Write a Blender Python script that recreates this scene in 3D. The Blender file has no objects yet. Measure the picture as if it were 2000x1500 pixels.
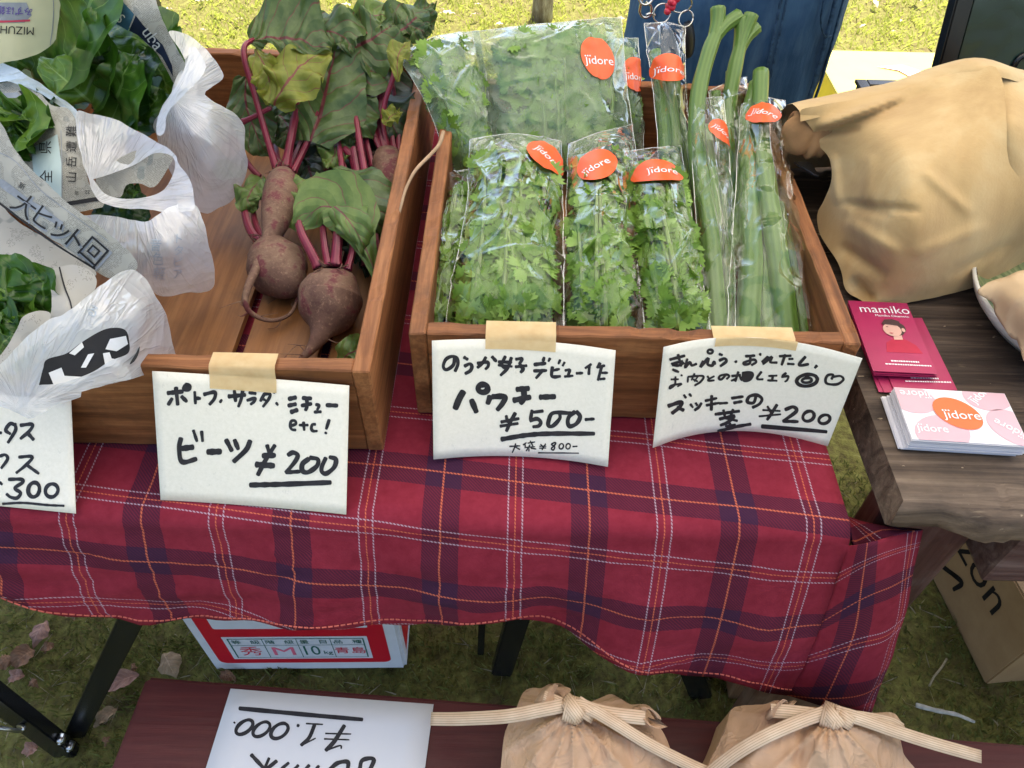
import bpy, bmesh, math, random
import numpy as np
from mathutils import Vector, Matrix, noise
R = math.radians
SC = bpy.context.scene
COL = SC.collection
random.seed(7)

# ------------------------------------------------------------------ camera
CAM_H = 1.27
FPX = 1502.0                                    # focal length in photo pixels (photo 2000 x 1500)
AX = Vector((1, -38 / 1671, 0)).normalized()    # world axes seen from the camera (solved from the vanishing points)
AY = Vector((38, 1671, -1502)).normalized()
AZ = AX.cross(AY)
cd = bpy.data.cameras.new('camera')
cd.sensor_width = 36; cd.lens = 36 * FPX / 2000
cd.clip_start = 0.05; cd.clip_end = 500
cam = bpy.data.objects.new('camera', cd); COL.objects.link(cam)
cam.matrix_world = Matrix(((AX.x, AX.y, AX.z, 0), (AY.x, AY.y, AY.z, 0), (AZ.x, AZ.y, AZ.z, CAM_H), (0, 0, 0, 1)))
SC.camera = cam

# ------------------------------------------------------------------ light
SUN_EL, SUN_AZ = 62, 25                          # degrees; azimuth from +y (behind the stall) towards +x
w = bpy.data.worlds.new('World'); SC.world = w; w.use_nodes = True
nt = w.node_tree; bg = nt.nodes['Background']
sky = nt.nodes.new('ShaderNodeTexSky'); sky.sky_type = 'NISHITA'; sky.sun_disc = False
sky.sun_elevation = R(SUN_EL); sky.sun_rotation = R(SUN_AZ); sky.air_density = 1.0; sky.dust_density = 3.0
nt.links.new(sky.outputs[0], bg.inputs[0]); bg.inputs[1].default_value = 0.15
sd = bpy.data.lights.new('sun', 'SUN'); sd.energy = 5.0; sd.angle = R(0.5); sd.color = (1, .94, .85)
sun = bpy.data.objects.new('sun', sd); COL.objects.link(sun)
sdir = Vector((math.sin(R(SUN_AZ)) * math.cos(R(SUN_EL)), math.cos(R(SUN_AZ)) * math.cos(R(SUN_EL)), math.sin(R(SUN_EL))))
sun.rotation_euler = (-sdir).to_track_quat('-Z', 'Y').to_euler(); sun.location = (1, 2, 6)
SC.view_settings.view_transform = 'Standard'; SC.view_settings.look = 'None'
SC.view_settings.exposure = 1.5; SC.view_settings.gamma = 1
cy = SC.cycles
cy.max_bounces = 10; cy.transparent_max_bounces = 24; cy.diffuse_bounces = 4; cy.glossy_bounces = 4; cy.transmission_bounces = 6
cy.use_denoising = True; cy.caustics_reflective = False; cy.caustics_refractive = False
cy.sample_clamp_indirect = 6

# ------------------------------------------------------------------ pixel -> place helpers
def ray(px, py):
    v = Vector(((px - 1000) / FPX, (750 - py) / FPX, -1))
    return Vector((AX.dot(v), AY.dot(v), AZ.dot(v)))
CAMP = Vector((0, 0, CAM_H))
def atz(px, py, z):
    r = ray(px, py); return CAMP + r * ((z - CAM_H) / r.z)
def aty(px, py, y):
    r = ray(px, py); return CAMP + r * (y / r.y)
def atd(px, py, d): return CAMP + ray(px, py) * d
def proj(p):
    p = Vector(p) - CAMP; v = AX * p.x + AY * p.y + AZ * p.z
    return (1000 + FPX * v.x / -v.z, 750 - FPX * v.y / -v.z)

# ------------------------------------------------------------------ objects
def srgb(r, g, b):
    f = lambda c: c / 12.92 if c <= .04045 else ((c + .055) / 1.055) ** 2.4
    return (f(r / 255), f(g / 255), f(b / 255))
def tag(o, label=None, cat=None, group=None, kind=None):
    if label: o['label'] = label
    if cat: o['category'] = cat
    if group: o['group'] = group
    if kind: o['kind'] = kind
    return o
def thing(name, label, cat, loc, group=None):
    o = bpy.data.objects.new(name, None); COL.objects.link(o); o.location = loc
    o.empty_display_size = .05
    return tag(o, label, cat, group)
def origin_of(o):
    v = Vector((0, 0, 0))
    while o is not None:
        v += Vector(o.location); o = o.parent
    return v
class MB:
    def __init__(s): s.v = []; s.f = []; s.m = []; s.uv = []; s.sm = []
    def add(s, verts, faces, mi=0, uvs=None, smooth=True):
        b = len(s.v); s.v.extend([tuple(p) for p in verts])
        for f in faces:
            s.f.append([b + i for i in f]); s.m.append(mi); s.sm.append(smooth)
            s.uv.append([uvs[i] for i in f] if uvs is not None else [(0, 0)] * len(f))
        return s
    def box(s, lo, hi, mi=0, bev=0.0015):
        bm = bmesh.new(); bmesh.ops.create_cube(bm, size=1)
        for v in bm.verts: v.co = Vector([lo[i] + (v.co[i] + .5) * (hi[i] - lo[i]) for i in range(3)])
        if bev: bmesh.ops.bevel(bm, geom=bm.edges[:], offset=bev, segments=2, affect='EDGES', profile=.6)
        return s.bm(bm, mi)
    def bm(s, bm, mi=0, M=None, smooth=False):
        if M is not None: bmesh.ops.transform(bm, matrix=M, verts=bm.verts)
        bm.verts.index_update()
        s.add([v.co[:] for v in bm.verts], [[v.index for v in f.verts] for f in bm.faces], mi, None, smooth)
        bm.free(); return s
    def build(s, name, mats, parent=None):
        me = bpy.data.meshes.new(name)
        org = origin_of(parent) if parent is not None else Vector((0, 0, 0))
        if parent is None and s.v:
            a = np.array(s.v); org = Vector(((a[:, 0].min() + a[:, 0].max()) / 2, (a[:, 1].min() + a[:, 1].max()) / 2, a[:, 2].min()))
        me.from_pydata([(x - org.x, y - org.y, z - org.z) for x, y, z in s.v], [], s.f)
        if not isinstance(mats, (list, tuple)): mats = [mats]
        for m in mats: me.materials.append(m)
        me.polygons.foreach_set('material_index', s.m)
        me.polygons.foreach_set('use_smooth', s.sm)
        uvl = me.uv_layers.new(name='UVMap')
        uvl.data.foreach_set('uv', np.array([c for f in s.uv for q in f for c in q], dtype=np.float32))
        me.update()
        o = bpy.data.objects.new(name, me); COL.objects.link(o)
        if parent is not None: o.parent = parent
        else: o.location = org
        return o

def crw(n, t):
    """Catmull-Rom weights of n knots at t in 0..1"""
    wv = np.zeros(n)
    if n == 1: wv[0] = 1; return wv
    x = min(max(t, 0), 1) * (n - 1); i = min(int(x), n - 2); f = x - i
    if n == 2: wv[i] += 1 - f; wv[i + 1] += f; return wv
    c = (-.5 * f + f * f - .5 * f ** 3, 1 - 2.5 * f * f + 1.5 * f ** 3, .5 * f + 2 * f * f - 1.5 * f ** 3, -.5 * f * f + .5 * f ** 3)
    for k, cw in zip(range(i - 1, i + 3), c):
        if k < 0: wv[0] += 2 * cw; wv[1] -= cw
        elif k > n - 1: wv[n - 1] += 2 * cw; wv[n - 2] -= cw
        else: wv[k] += cw
    return wv
class Surf:
    """smooth surface through a grid of points G[row][col]; u along columns, v along rows; disp(u,v,p) moves it along its normal"""
    def __init__(s, G, disp=None):
        s.G = np.array([[tuple(p) for p in r] for r in G], dtype=float); s.nr, s.nc = s.G.shape[:2]; s.disp = disp
    def base(s, u, v):
        return Vector(np.einsum('i,j,ijk->k', crw(s.nr, v), crw(s.nc, u), s.G))
    def nrm(s, u, v, e=.01):
        u = min(max(u, e), 1 - e); v = min(max(v, e), 1 - e)
        a = s.base(u + e, v) - s.base(u - e, v); b = s.base(u, v + e) - s.base(u, v - e)
        n = a.cross(b); return n.normalized() if n.length > 1e-12 else Vector((0, 0, 1))
    def at(s, u, v, off=0):
        p = s.base(u, v); d = off + (s.disp(u, v, p) if s.disp else 0)
        return p + s.nrm(u, v) * d if d else p
    def grid(s, nu, nv, off=0):
        us = [i / nu for i in range(nu + 1)]; vs = [j / nv for j in range(nv + 1)]
        Bu = np.array([crw(s.nc, u) for u in us]); Bv = np.array([crw(s.nr, v) for v in vs])
        P = np.einsum('vi,uj,ijk->vuk', Bv, Bu, s.G)
        du = np.gradient(P, axis=1); dv = np.gradient(P, axis=0)
        Nn = np.cross(du, dv); L = np.linalg.norm(Nn, axis=2, keepdims=True); Nn = Nn / np.maximum(L, 1e-12)
        if s.disp:
            D = np.array([[s.disp(us[i], vs[j], Vector(P[j, i])) for i in range(nu + 1)] for j in range(nv + 1)])
            P = P + Nn * D[:, :, None]
        if off: P = P + Nn * off
        return P, us, vs
    def mesh(s, mb, nu, nv, mi=0, off=0, uvs=(1, 1), hole=None, thick=0, flip=False):
        P, us, vs = s.grid(nu, nv, off); k = nu + 1
        V = [tuple(P[j, i]) for j in range(nv + 1) for i in range(k)]
        U = [(us[i] * uvs[0], vs[j] * uvs[1]) for j in range(nv + 1) for i in range(k)]
        F = [[j * k + i, j * k + i + 1, (j + 1) * k + i + 1, (j + 1) * k + i] for j in range(nv) for i in range(nu)
             if not (hole and hole((us[i] + us[i + 1]) / 2, (vs[j] + vs[j + 1]) / 2))]
        if flip: F = [f[::-1] for f in F]
        if thick:
            P2, _, _ = s.grid(nu, nv, off - thick); n0 = len(V)
            V += [tuple(P2[j, i]) for j in range(nv + 1) for i in range(k)]; U = U + U
            F2 = [[n0 + q for q in f[::-1]] for f in F]
            cnt = {}
            for f in F:
                for a, b in zip(f, f[1:] + f[:1]): cnt[(a, b)] = 1
            side = [[b, a, n0 + a, n0 + b] for (a, b) in cnt if (b, a) not in cnt]
            F = F + F2 + side
        mb.add(V, F, mi, U); return mb
def bilin(A, B, C, D, n=3, m=3, fn=None):
    """grid of points over the quad A(bottom left) B C D, rows bottom to top"""
    A, B, C, D = map(Vector, (A, B, C, D)); G = []
    for j in range(m):
        v = j / (m - 1); row = []
        for i in range(n):
            u = i / (n - 1); p = (A * (1 - u) + B * u) * (1 - v) + (D * (1 - u) + C * u) * v
            row.append(p + fn(u, v) if fn else p)
        G.append(row)
    return G
def cr_path(pts, n):
    G = np.array([tuple(p) for p in pts], dtype=float)
    return [Vector(crw(len(pts), i / (n - 1)) @ G) for i in range(n)]
def tube(mb, pts, rad, n=10, mi=0, cap=True, squash=None, uvs=1, jit=0):
    """tube along pts; rad a number, list or function of t"""
    P = [Vector(p) for p in pts]; m = len(P); V = []; U = []
    t0 = (P[1] - P[0]).normalized(); a = t0.orthogonal().normalized(); L = 0
    for i, p in enumerate(P):
        t = (P[min(i + 1, m - 1)] - P[max(i - 1, 0)]).normalized()
        a = (a - t * a.dot(t)).normalized(); b = t.cross(a); f = i / (m - 1)
        r = rad(f) if callable(rad) else (rad[i] if isinstance(rad, (list, tuple)) else rad)
        if i: L += (p - P[i - 1]).length
        for k in range(n + 1):
            th = 2 * math.pi * k / n; rr = r * (squash(th, f) if squash else 1)
            if jit: rr *= 1 + jit * noise.noise(Vector((p.x * 90 + math.cos(th), p.y * 90 + math.sin(th), p.z * 90)))
            V.append(p + a * (math.cos(th) * rr) + b * (math.sin(th) * rr)); U.append((k / n, L * uvs))
    F = [[i * (n + 1) + k, i * (n + 1) + k + 1, (i + 1) * (n + 1) + k + 1, (i + 1) * (n + 1) + k] for i in range(m - 1) for k in range(n)]
    if cap:
        F.append([k for k in range(n)][::-1]); F.append([(m - 1) * (n + 1) + k for k in range(n)])
    mb.add(V, F, mi, U); return mb
def ribbon(mb, pts, width, up, mi=0, thick=.0006, uvs=1):
    """flat strap along pts, width lies in the plane square to up(t)"""
    P = [Vector(p) for p in pts]; m = len(P); V = []; U = []; L = 0
    for i, p in enumerate(P):
        t = (P[min(i + 1, m - 1)] - P[max(i - 1, 0)]).normalized()
        u = Vector(up(i / (m - 1)) if callable(up) else up); s_ = t.cross(u).normalized(); u = s_.cross(t)
        wd = width(i / (m - 1)) if callable(width) else width
        if i: L += (p - P[i - 1]).length
        for sgn, q in ((-1, 0), (1, 1)):
            V.append(p + s_ * (sgn * wd / 2) + u * thick / 2); U.append((q, L * uvs))
        for sgn, q in ((1, 1), (-1, 0)):
            V.append(p + s_ * (sgn * wd / 2) - u * thick / 2); U.append((q, L * uvs))
    F = []
    for i in range(m - 1):
        for k in range(4):
            F.append([i * 4 + k, i * 4 + (k + 1) % 4, (i + 1) * 4 + (k + 1) % 4, (i + 1) * 4 + k])
    F.append([3, 2, 1, 0]); F.append([(m - 1) * 4 + k for k in range(4)])
    mb.add(V, F, mi, U); return mb

# ------------------------------------------------------------------ lettering
_txt = {}
def textgeo(s, size=1.0):
    key = s
    if key not in _txt:
        cu = bpy.data.curves.new('lettering', 'FONT'); cu.body = s; cu.size = 1; cu.align_x = 'CENTER'; cu.align_y = 'CENTER'; cu.resolution_u = 3
        ob = bpy.data.objects.new('lettering', cu); COL.objects.link(ob)
        dg = bpy.context.evaluated_depsgraph_get(); dg.update()
        me = bpy.data.meshes.new_from_object(ob.evaluated_get(dg))
        V = [(v.co.x, v.co.y) for v in me.vertices]; F = [list(p.vertices) for p in me.polygons]
        bpy.data.meshes.remove(me); bpy.data.objects.remove(ob); bpy.data.curves.remove(cu)
        if V:
            cx = (min(v[0] for v in V) + max(v[0] for v in V)) / 2; V = [(x - cx, y) for x, y in V]
        _txt[key] = (V, F)
    V, F = _txt[key]
    return [(x * size, y * size) for x, y in V], F
def put_text(mb, s, size, fn, mi=1, rot=0, at=(0, 0), sx=1):
    """fn maps flat (x, y) to a place on the surface"""
    V, F = textgeo(s, size); c, q = math.cos(rot), math.sin(rot)
    W = [(at[0] + (x * sx) * c - y * q, at[1] + (x * sx) * q + y * c) for x, y in V]
    mb.add([fn(x, y) for x, y in W], F, mi, None, False)
def stroke2d(pts, wd, taper=.75):
    """brush stroke outline as a fan of quads in the plane; y grows down as in the traced crop"""
    P = [Vector((p[0], p[1])) for p in pts]
    if len(P) > 2:
        n = 6 * (len(P) - 1) + 1; P = [Vector((q.x, q.y)) for q in cr_path([(p.x, p.y, 0) for p in P], n)]
    elif len(P) == 2:
        P = [P[0].lerp(P[1], i / 6) for i in range(7)]
    V = []; F = []; m = len(P)
    for i, p in enumerate(P):
        t = (P[min(i + 1, m - 1)] - P[max(i - 1, 0)])
        t = t.normalized() if t.length > 0 else Vector((1, 0)); s_ = Vector((-t.y, t.x))
        f = i / (m - 1); ww = wd * .5 * (1 + .10 * math.sin(5 * f + p.x * .05) - (1 - taper) * max(0, (f - .75) / .25) * .5)
        V += [p + s_ * ww, p - s_ * ww]
        if i: F.append([2 * i - 2, 2 * i - 1, 2 * i + 1, 2 * i])
    for end, sg in ((0, -1), (m - 1, 1)):
        t = (P[1] - P[0]) if end == 0 else (P[-1] - P[-2]); t = t.normalized() if t.length > 0 else Vector((1, 0))
        h = (V[2 * end] - V[2 * end + 1]).length / 2; b = len(V)
        k = 5; arc = []
        for j in range(1, k):
            th = math.pi * j / k; arc.append(P[end] + Vector((-t.y, t.x)) * (h * math.cos(th)) + t * (sg * h * .55 * math.sin(th)))
        V += arc; F.append([2 * end] + [b + j for j in range(k - 1)] + [2 * end + 1])
    return V, F
def ell(cx, cy_, rx, ry, rot=0, n=10):
    c, s_ = math.cos(rot), math.sin(rot)
    return [(cx + rx * math.cos(2 * math.pi * i / n) * c - ry * math.sin(2 * math.pi * i / n) * s_,
             cy_ + rx * math.cos(2 * math.pi * i / n) * s_ + ry * math.sin(2 * math.pi * i / n) * c) for i in range(n + 1)]
def homography(src):
    """src: 4 points (bottom left, bottom right, top right, top left) -> unit square, returns function"""
    A = []; b = []
    for (x, y), (u, v) in zip(src, ((0, 0), (1, 0), (1, 1), (0, 1))):
        A.append([x, y, 1, 0, 0, 0, -u * x, -u * y]); b.append(u)
        A.append([0, 0, 0, x, y, 1, -v * x, -v * y]); b.append(v)
    h = np.linalg.solve(np.array(A, float), np.array(b, float))
    def f(x, y):
        d = h[6] * x + h[7] * y + 1
        return ((h[0] * x + h[1] * y + h[2]) / d, (h[3] * x + h[4] * y + h[5]) / d)
    return f

# ------------------------------------------------------------------ materials
class NM:
    def __init__(s, name):
        s.m = bpy.data.materials.new(name); s.m.use_nodes = True; s.t = s.m.node_tree
        s.b = s.t.nodes['Principled BSDF']; s.out = s.t.nodes['Material Output']
    def n(s, typ, ins=None, **kw):
        d = s.t.nodes.new('ShaderNode' + typ)
        for k, v in kw.items(): setattr(d, k, v)
        for k, v in (ins or {}).items():
            if hasattr(v, 'is_output'): s.t.links.new(v, d.inputs[k])
            else: d.inputs[k].default_value = v
        return d
    def coord(s, kind='Object', scale=(1, 1, 1), rot=(0, 0, 0), loc=(0, 0, 0)):
        tc = s.n('TexCoord'); mp = s.n('Mapping', {'Vector': tc.outputs[kind], 'Scale': scale, 'Rotation': rot, 'Location': loc})
        return mp.outputs[0]
    def noise(s, scale, vec=None, detail=4, rough=.55, dist=0):
        d = s.n('TexNoise', {'Scale': scale, 'Detail': detail, 'Roughness': rough, 'Distortion': dist})
        if vec is not None: s.t.links.new(vec, d.inputs['Vector'])
        return d.outputs['Fac']
    def ramp(s, fac, stops, interp='LINEAR'):
        d = s.n('ValToRGB', {'Fac': fac}); e = d.color_ramp.elements; d.color_ramp.interpolation = interp
        while len(e) < len(stops): e.new(.5)
        for q, (p, c) in zip(e, stops):
            q.position = p; q.color = (c, c, c, 1) if not isinstance(c, (tuple, list)) else (*c, 1)[:4]
        return d.outputs['Color']
    def mix(s, fac, a, b, blend='MIX'):
        d = s.n('Mix', data_type='RGBA', blend_type=blend)
        for i, v in ((0, fac), (6, a), (7, b)):
            if hasattr(v, 'is_output'): s.t.links.new(v, d.inputs[i])
            else: d.inputs[i].default_value = v if i == 0 else ((*v, 1)[:4] if isinstance(v, (tuple, list)) else (v, v, v, 1))
        return d.outputs[2]
    def math(s, op, a, b=0.0, c=None, clamp=False):
        d = s.n('Math', operation=op, use_clamp=clamp)
        for i, v in enumerate((a, b, c)):
            if v is None: continue
            if hasattr(v, 'is_output'): s.t.links.new(v, d.inputs[i])
            else: d.inputs[i].default_value = v
        return d.outputs[0]
    def bump(s, h, strength=.3, dist=.002, to=None):
        d = s.n('Bump', {'Height': h, 'Strength': strength, 'Distance': dist})
        s.t.links.new(d.outputs[0], (to or s.b).inputs['Normal']); return d.outputs[0]
    def crumple(s, scale, vec=None):
        """height of a sheet creased into flat facets"""
        v = vec or s.coord(); w_ = s.n('TexNoise', {'Vector': v, 'Scale': scale * .5, 'Detail': 2.0}); off = s.n('VectorMath', {0: w_.outputs['Color'], 1: (.5, .5, .5)}, operation='SUBTRACT')
        sc_ = s.n('VectorMath', {0: off.outputs[0], 'Scale': .9 / scale}, operation='SCALE'); ad = s.n('VectorMath', {0: v, 1: sc_.outputs[0]}, operation='ADD')
        a = s.n('TexVoronoi', {'Vector': ad.outputs[0], 'Scale': scale}); b = s.n('TexVoronoi', {'Vector': ad.outputs[0], 'Scale': scale * 2.3})
        return s.math('ADD', a.outputs['Distance'], s.math('MULTIPLY', b.outputs['Distance'], .4))
    def set(s, **kw):
        nm = {'base': 'Base Color', 'rough': 'Roughness', 'spec': 'Specular IOR Level', 'metal': 'Metallic', 'trans': 'Transmission Weight',
              'sub': 'Subsurface Weight', 'coat': 'Coat Weight', 'sheen': 'Sheen Weight', 'alpha': 'Alpha', 'ior': 'IOR'}
        for k, v in kw.items():
            i = s.b.inputs[nm[k]]
            if hasattr(v, 'is_output'): s.t.links.new(v, i)
            elif k == 'base': i.default_value = (*v, 1)[:4]
            else: i.default_value = v
        return s
    def surf(s, sock): s.t.links.new(sock, s.out.inputs['Surface']); return s.m

def wood(name, cols, axis='y', grain=1.0, rough=.55, spec=.3, stain=(.03, .02, .012), stain_amt=.5, bump=.25, seed=0.0):
    k = NM(name); st = {'x': (3, 45, 45), 'y': (45, 3, 45), 'z': (45, 45, 3)}[axis]
    v = k.coord('Object', st, loc=(seed, seed * 1.7, seed * .6))
    g1 = k.noise(1.0 * grain, v, 7, .66, 1.2); g2 = k.noise(5.0 * grain, v, 3, .6)
    col = k.ramp(g1, [(.28, cols[0]), (.5, cols[1]), (.72, cols[2])])
    col = k.mix(k.math('MULTIPLY', k.ramp(g2, [(.42, 0.0), (.62, 1.0)]), .45), col, cols[0])
    v2 = k.coord('Object', (1, 1, 1), loc=(seed * 3, 0, 0))
    b = k.ramp(k.noise(14, v2, 6, .7), [(.5, 0.0), (.72, 1.0)])
    col = k.mix(k.math('MULTIPLY', b, stain_amt), col, stain)
    k.set(base=col, rough=rough, spec=spec); k.bump(k.math('ADD', g2, g1), bump, .0012); return k.m
def plain(name, base, rough=.5, spec=.4, metal=0.0, var=.12, scale=40, bump=.0, bscale=200, coat=0):
    k = NM(name); f = k.noise(scale, k.coord(), 4)
    lo = tuple(c * (1 - var) for c in base); hi = tuple(min(1, c * (1 + var)) for c in base)
    k.set(base=k.ramp(f, [(.3, lo), (.7, hi)]), rough=rough, spec=spec, metal=metal, coat=coat)
    if bump: k.bump(k.noise(bscale, k.coord(), 3), bump, .001)
    return k.m
def leafmat(name, lo, hi, vein, back=None, trans=.25, rough=.4, spec=.4, veins=7, vein_w=.09, uvscale=1, bump=.35):
    """leaf: u 0..1 across (midrib at .5), v 0..1 base to tip"""
    k = NM(name); tc = k.n('TexCoord'); sp = k.n('SeparateXYZ', {0: tc.outputs['UV']}); u, v = sp.outputs[0], sp.outputs[1]
    au = k.math('ABSOLUTE', k.math('SUBTRACT', u, .5))
    mid = k.math('LESS_THAN', au, k.math('MULTIPLY', k.math('SUBTRACT', 1.15, v), .030))
    s1 = k.math('SUBTRACT', v, k.math('MULTIPLY', au, .55))
    wob = k.noise(3, tc.outputs['UV'], 2)
    fr = k.math('ABSOLUTE', k.math('SUBTRACT', k.math('FRACT', k.math('ADD', k.math('MULTIPLY', s1, float(veins)), k.math('MULTIPLY', wob, .8))), .5))
    vn = k.math('MAXIMUM', mid, k.math('MULTIPLY', k.math('LESS_THAN', fr, vein_w * .5), .75))
    f = k.noise(9, k.coord('Object', (8, 8, 8)), 4)
    col = k.ramp(f, [(.3, lo), (.7, hi)])
    col = k.mix(vn, col, vein)
    k.set(base=col, rough=rough, spec=spec)
    puff = k.ramp(fr, [(0, 0.0), (.5, 1.0)])
    k.bump(k.math('ADD', puff, k.math('MULTIPLY', f, .6)), bump, .003)
    tr = k.n('BsdfTranslucent', {'Color': col}); ad = k.n('MixShader', {0: trans, 1: k.b.outputs[0], 2: tr.outputs[0]})
    return k.surf(ad.outputs[0])
def film(name, haze=.0, hazecol=(.8, .85, .8), rough=.05, boost=1.5, tint=(.97, .985, .975), fog=None):
    k = NM(name)
    tr = k.n('BsdfTransparent', {'Color': (*tint, 1)}); gl = k.n('BsdfGlossy', {'Color': (1, 1, 1, 1), 'Roughness': rough})
    fn = k.n('LayerWeight', {'Blend': .5})
    bp = k.n('Bump', {'Height': k.math('MULTIPLY', k.crumple(22), k.ramp(k.noise(17, k.coord(), 2), [(.46, 0.0), (.66, 1.0)])), 'Strength': .40, 'Distance': .006})
    for q in (gl, fn): k.t.links.new(bp.outputs[0], q.inputs['Normal'])
    fac = k.math('MULTIPLY', k.math('ADD', .026, k.math('MULTIPLY', k.ramp(fn.outputs['Facing'], [(.34, 0.0), (.88, 1.0)]), .52)), boost, clamp=True)
    df = k.n('BsdfDiffuse', {'Color': (*hazecol, 1)}); tl = k.n('BsdfTranslucent', {'Color': (*hazecol, 1)})
    dd = k.n('MixShader', {0: .5, 1: df.outputs[0], 2: tl.outputs[0]})
    hz = haze
    if fog:
        hz = k.math('ADD', k.math('MULTIPLY', k.ramp(k.noise(fog[1], k.coord(), 5, .65), [(fog[2], 0.0), (fog[3], 1.0)]), fog[0]), haze)
    a = k.n('MixShader', {1: tr.outputs[0], 2: dd.outputs[0]})
    if hasattr(hz, 'is_output'): k.t.links.new(hz, a.inputs[0])
    else: a.inputs[0].default_value = hz
    b = k.n('MixShader', {1: a.outputs[0], 2: gl.outputs[0]}); k.t.links.new(fac, b.inputs[0])
    return k.surf(b.outputs[0])

# ================================================================== SETTING
TZ = CAM_H - .534            # table cloth level
CRT = CAM_H - .429           # crate rims
BZ = CAM_H - .495            # top of the old board
BENCH = .46

def ground_mat():
    k = NM('mossy_ground'); v = k.coord('Object', (1, 1, 1))
    f1 = k.noise(9, v, 6, .7); f2 = k.noise(60, v, 5, .7); f3 = k.noise(2.2, v, 3)
    col = k.ramp(f2, [(.25, (.055, .043, .022)), (.45, (.13, .115, .035)), (.62, (.19, .185, .05)), (.8, (.30, .26, .12))])
    col = k.mix(k.ramp(f1, [(.52, 0.0), (.68, .6)]), col, (.13, .085, .055))
    far = k.ramp(k.noise(22, v, 6, .75), [(.25, (.27, .24, .07)), (.42, (.38, .39, .09)), (.60, (.47, .48, .14)), (.76, (.56, .52, .28))])
    far = k.mix(k.ramp(f3, [(.5, 0.0), (.66, .55)]), far, (.60, .48, .27))
    sy = k.n('SeparateXYZ', {0: k.n('TexCoord').outputs['Object']}).outputs[1]
    m = k.ramp(k.math('ADD', sy, k.math('MULTIPLY', f1, .5)), [(.0, 0.0), (1.0, 1.0)])
    k.set(base=k.mix(k.math('MULTIPLY', k.math('SUBTRACT', k.math('ADD', sy, k.math('MULTIPLY', f1, .5)), 1.1), 2.0, clamp=True), col, far), rough=.95, spec=.1)
    k.bump(f2, .6, .012); return k.m
M_ground = ground_mat()
mb = MB()
nx, ny = 110, 110
xs = [-1.6 + 3.2 * i / nx for i in range(nx + 1)]; ys = [.1 + 3.9 * j / ny for j in range(ny + 1)]
xs = [-60, -20, -6, -3] + xs + [3, 6, 20, 60]; ys = [-60, -20, -5, -1] + ys + [6, 12, 30, 90]
def gz(x, y): return .008 * noise.noise(Vector((x * 9, y * 9, 0))) + .005 * noise.noise(Vector((x * 31, y * 31, 3))) if abs(x) < 2 and 0 < y < 4.5 else 0
V = [(x, y, gz(x, y)) for y in ys for x in xs]; k_ = len(xs)
mb.add(V, [[j * k_ + i, j * k_ + i + 1, (j + 1) * k_ + i + 1, (j + 1) * k_ + i] for j in range(len(ys) - 1) for i in range(k_ - 1)])
g = mb.build('ground', M_ground); tag(g, 'mossy ground under the stall running back to a sunlit lawn', 'ground', None, 'structure')

def blade_mat(name, stops, trans=.3):
    k = NM(name); oi = k.n('TexCoord'); f = k.noise(37, k.coord('Object'), 3, .8)
    col = k.ramp(f, stops); k.set(base=col, rough=.6, spec=.2)
    tr = k.n('BsdfTranslucent', {'Color': col}); a = k.n('MixShader', {0: trans, 1: k.b.outputs[0], 2: tr.outputs[0]}); return k.surf(a.outputs[0])
M_moss = blade_mat('moss_blades', [(.2, (.065, .065, .018)), (.45, (.14, .15, .034)), (.65, (.22, .225, .065)), (.85, (.34, .31, .15))])
M_lawn = blade_mat('lawn_blades', [(.2, (.28, .31, .05)), (.45, (.40, .44, .07)), (.65, (.50, .52, .13)), (.85, (.60, .55, .30))], .45)
M_straw = blade_mat('straw', [(.3, (.25, .19, .10)), (.7, (.46, .40, .27))], .2)
def blades(mb, n, region, hmin, hmax, wd, lean=.8, rs=1, dens=None):
    rr = random.Random(rs); V = []; F = []
    while len(F) < n:
        x = rr.uniform(region[0], region[1]); y = rr.uniform(region[2], region[3])
        if dens and rr.random() > dens(x, y): continue
        a = rr.uniform(0, 6.283); h = rr.uniform(hmin, hmax); l = rr.uniform(0, lean) * h; w_ = wd * rr.uniform(.5, 1.3)
        dx, dy = math.cos(a), math.sin(a); z0 = gz(x, y) - .002; b = len(V)
        V += [(x - dy * w_, y + dx * w_, z0), (x + dy * w_, y - dx * w_, z0),
              (x + dx * l * .4 + dy * w_ * .7, y + dy * l * .4 - dx * w_ * .7, z0 + h * .65), (x + dx * l, y + dy * l, z0 + h * .9)]
        F.append([b, b + 1, b + 2, b + 3])
    mb.add(V, F)
mb = MB(); dn = lambda x, y: .25 + .9 * max(0, noise.noise(Vector((x * 7, y * 7, 5))) + .35)
blades(mb, 42000, (-1.15, 1.35, .12, .95), .006, .020, .0011, 1.2, 3, dn)
tag(mb.build('moss', M_moss), 'dull green moss and short grass on the ground under the table', 'moss', None, 'stuff')
mb = MB(); blades(mb, 45000, (-2.0, 2.3, 1.7, 3.9), .008, .032, .0025, 1.3, 4, dn)
tag(mb.build('lawn_grass', M_lawn), 'short yellow green grass of the sunlit lawn behind the stall', 'grass', None, 'stuff')
mb = MB(); blades(mb, 2600, (-1.1, 1.3, .15, .9), .004, .012, .0009, 5.5, 8)
tag(mb.build('dry_grass', M_straw), 'pale dry grass stalks scattered over the moss', 'dry grass', None, 'stuff')

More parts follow.
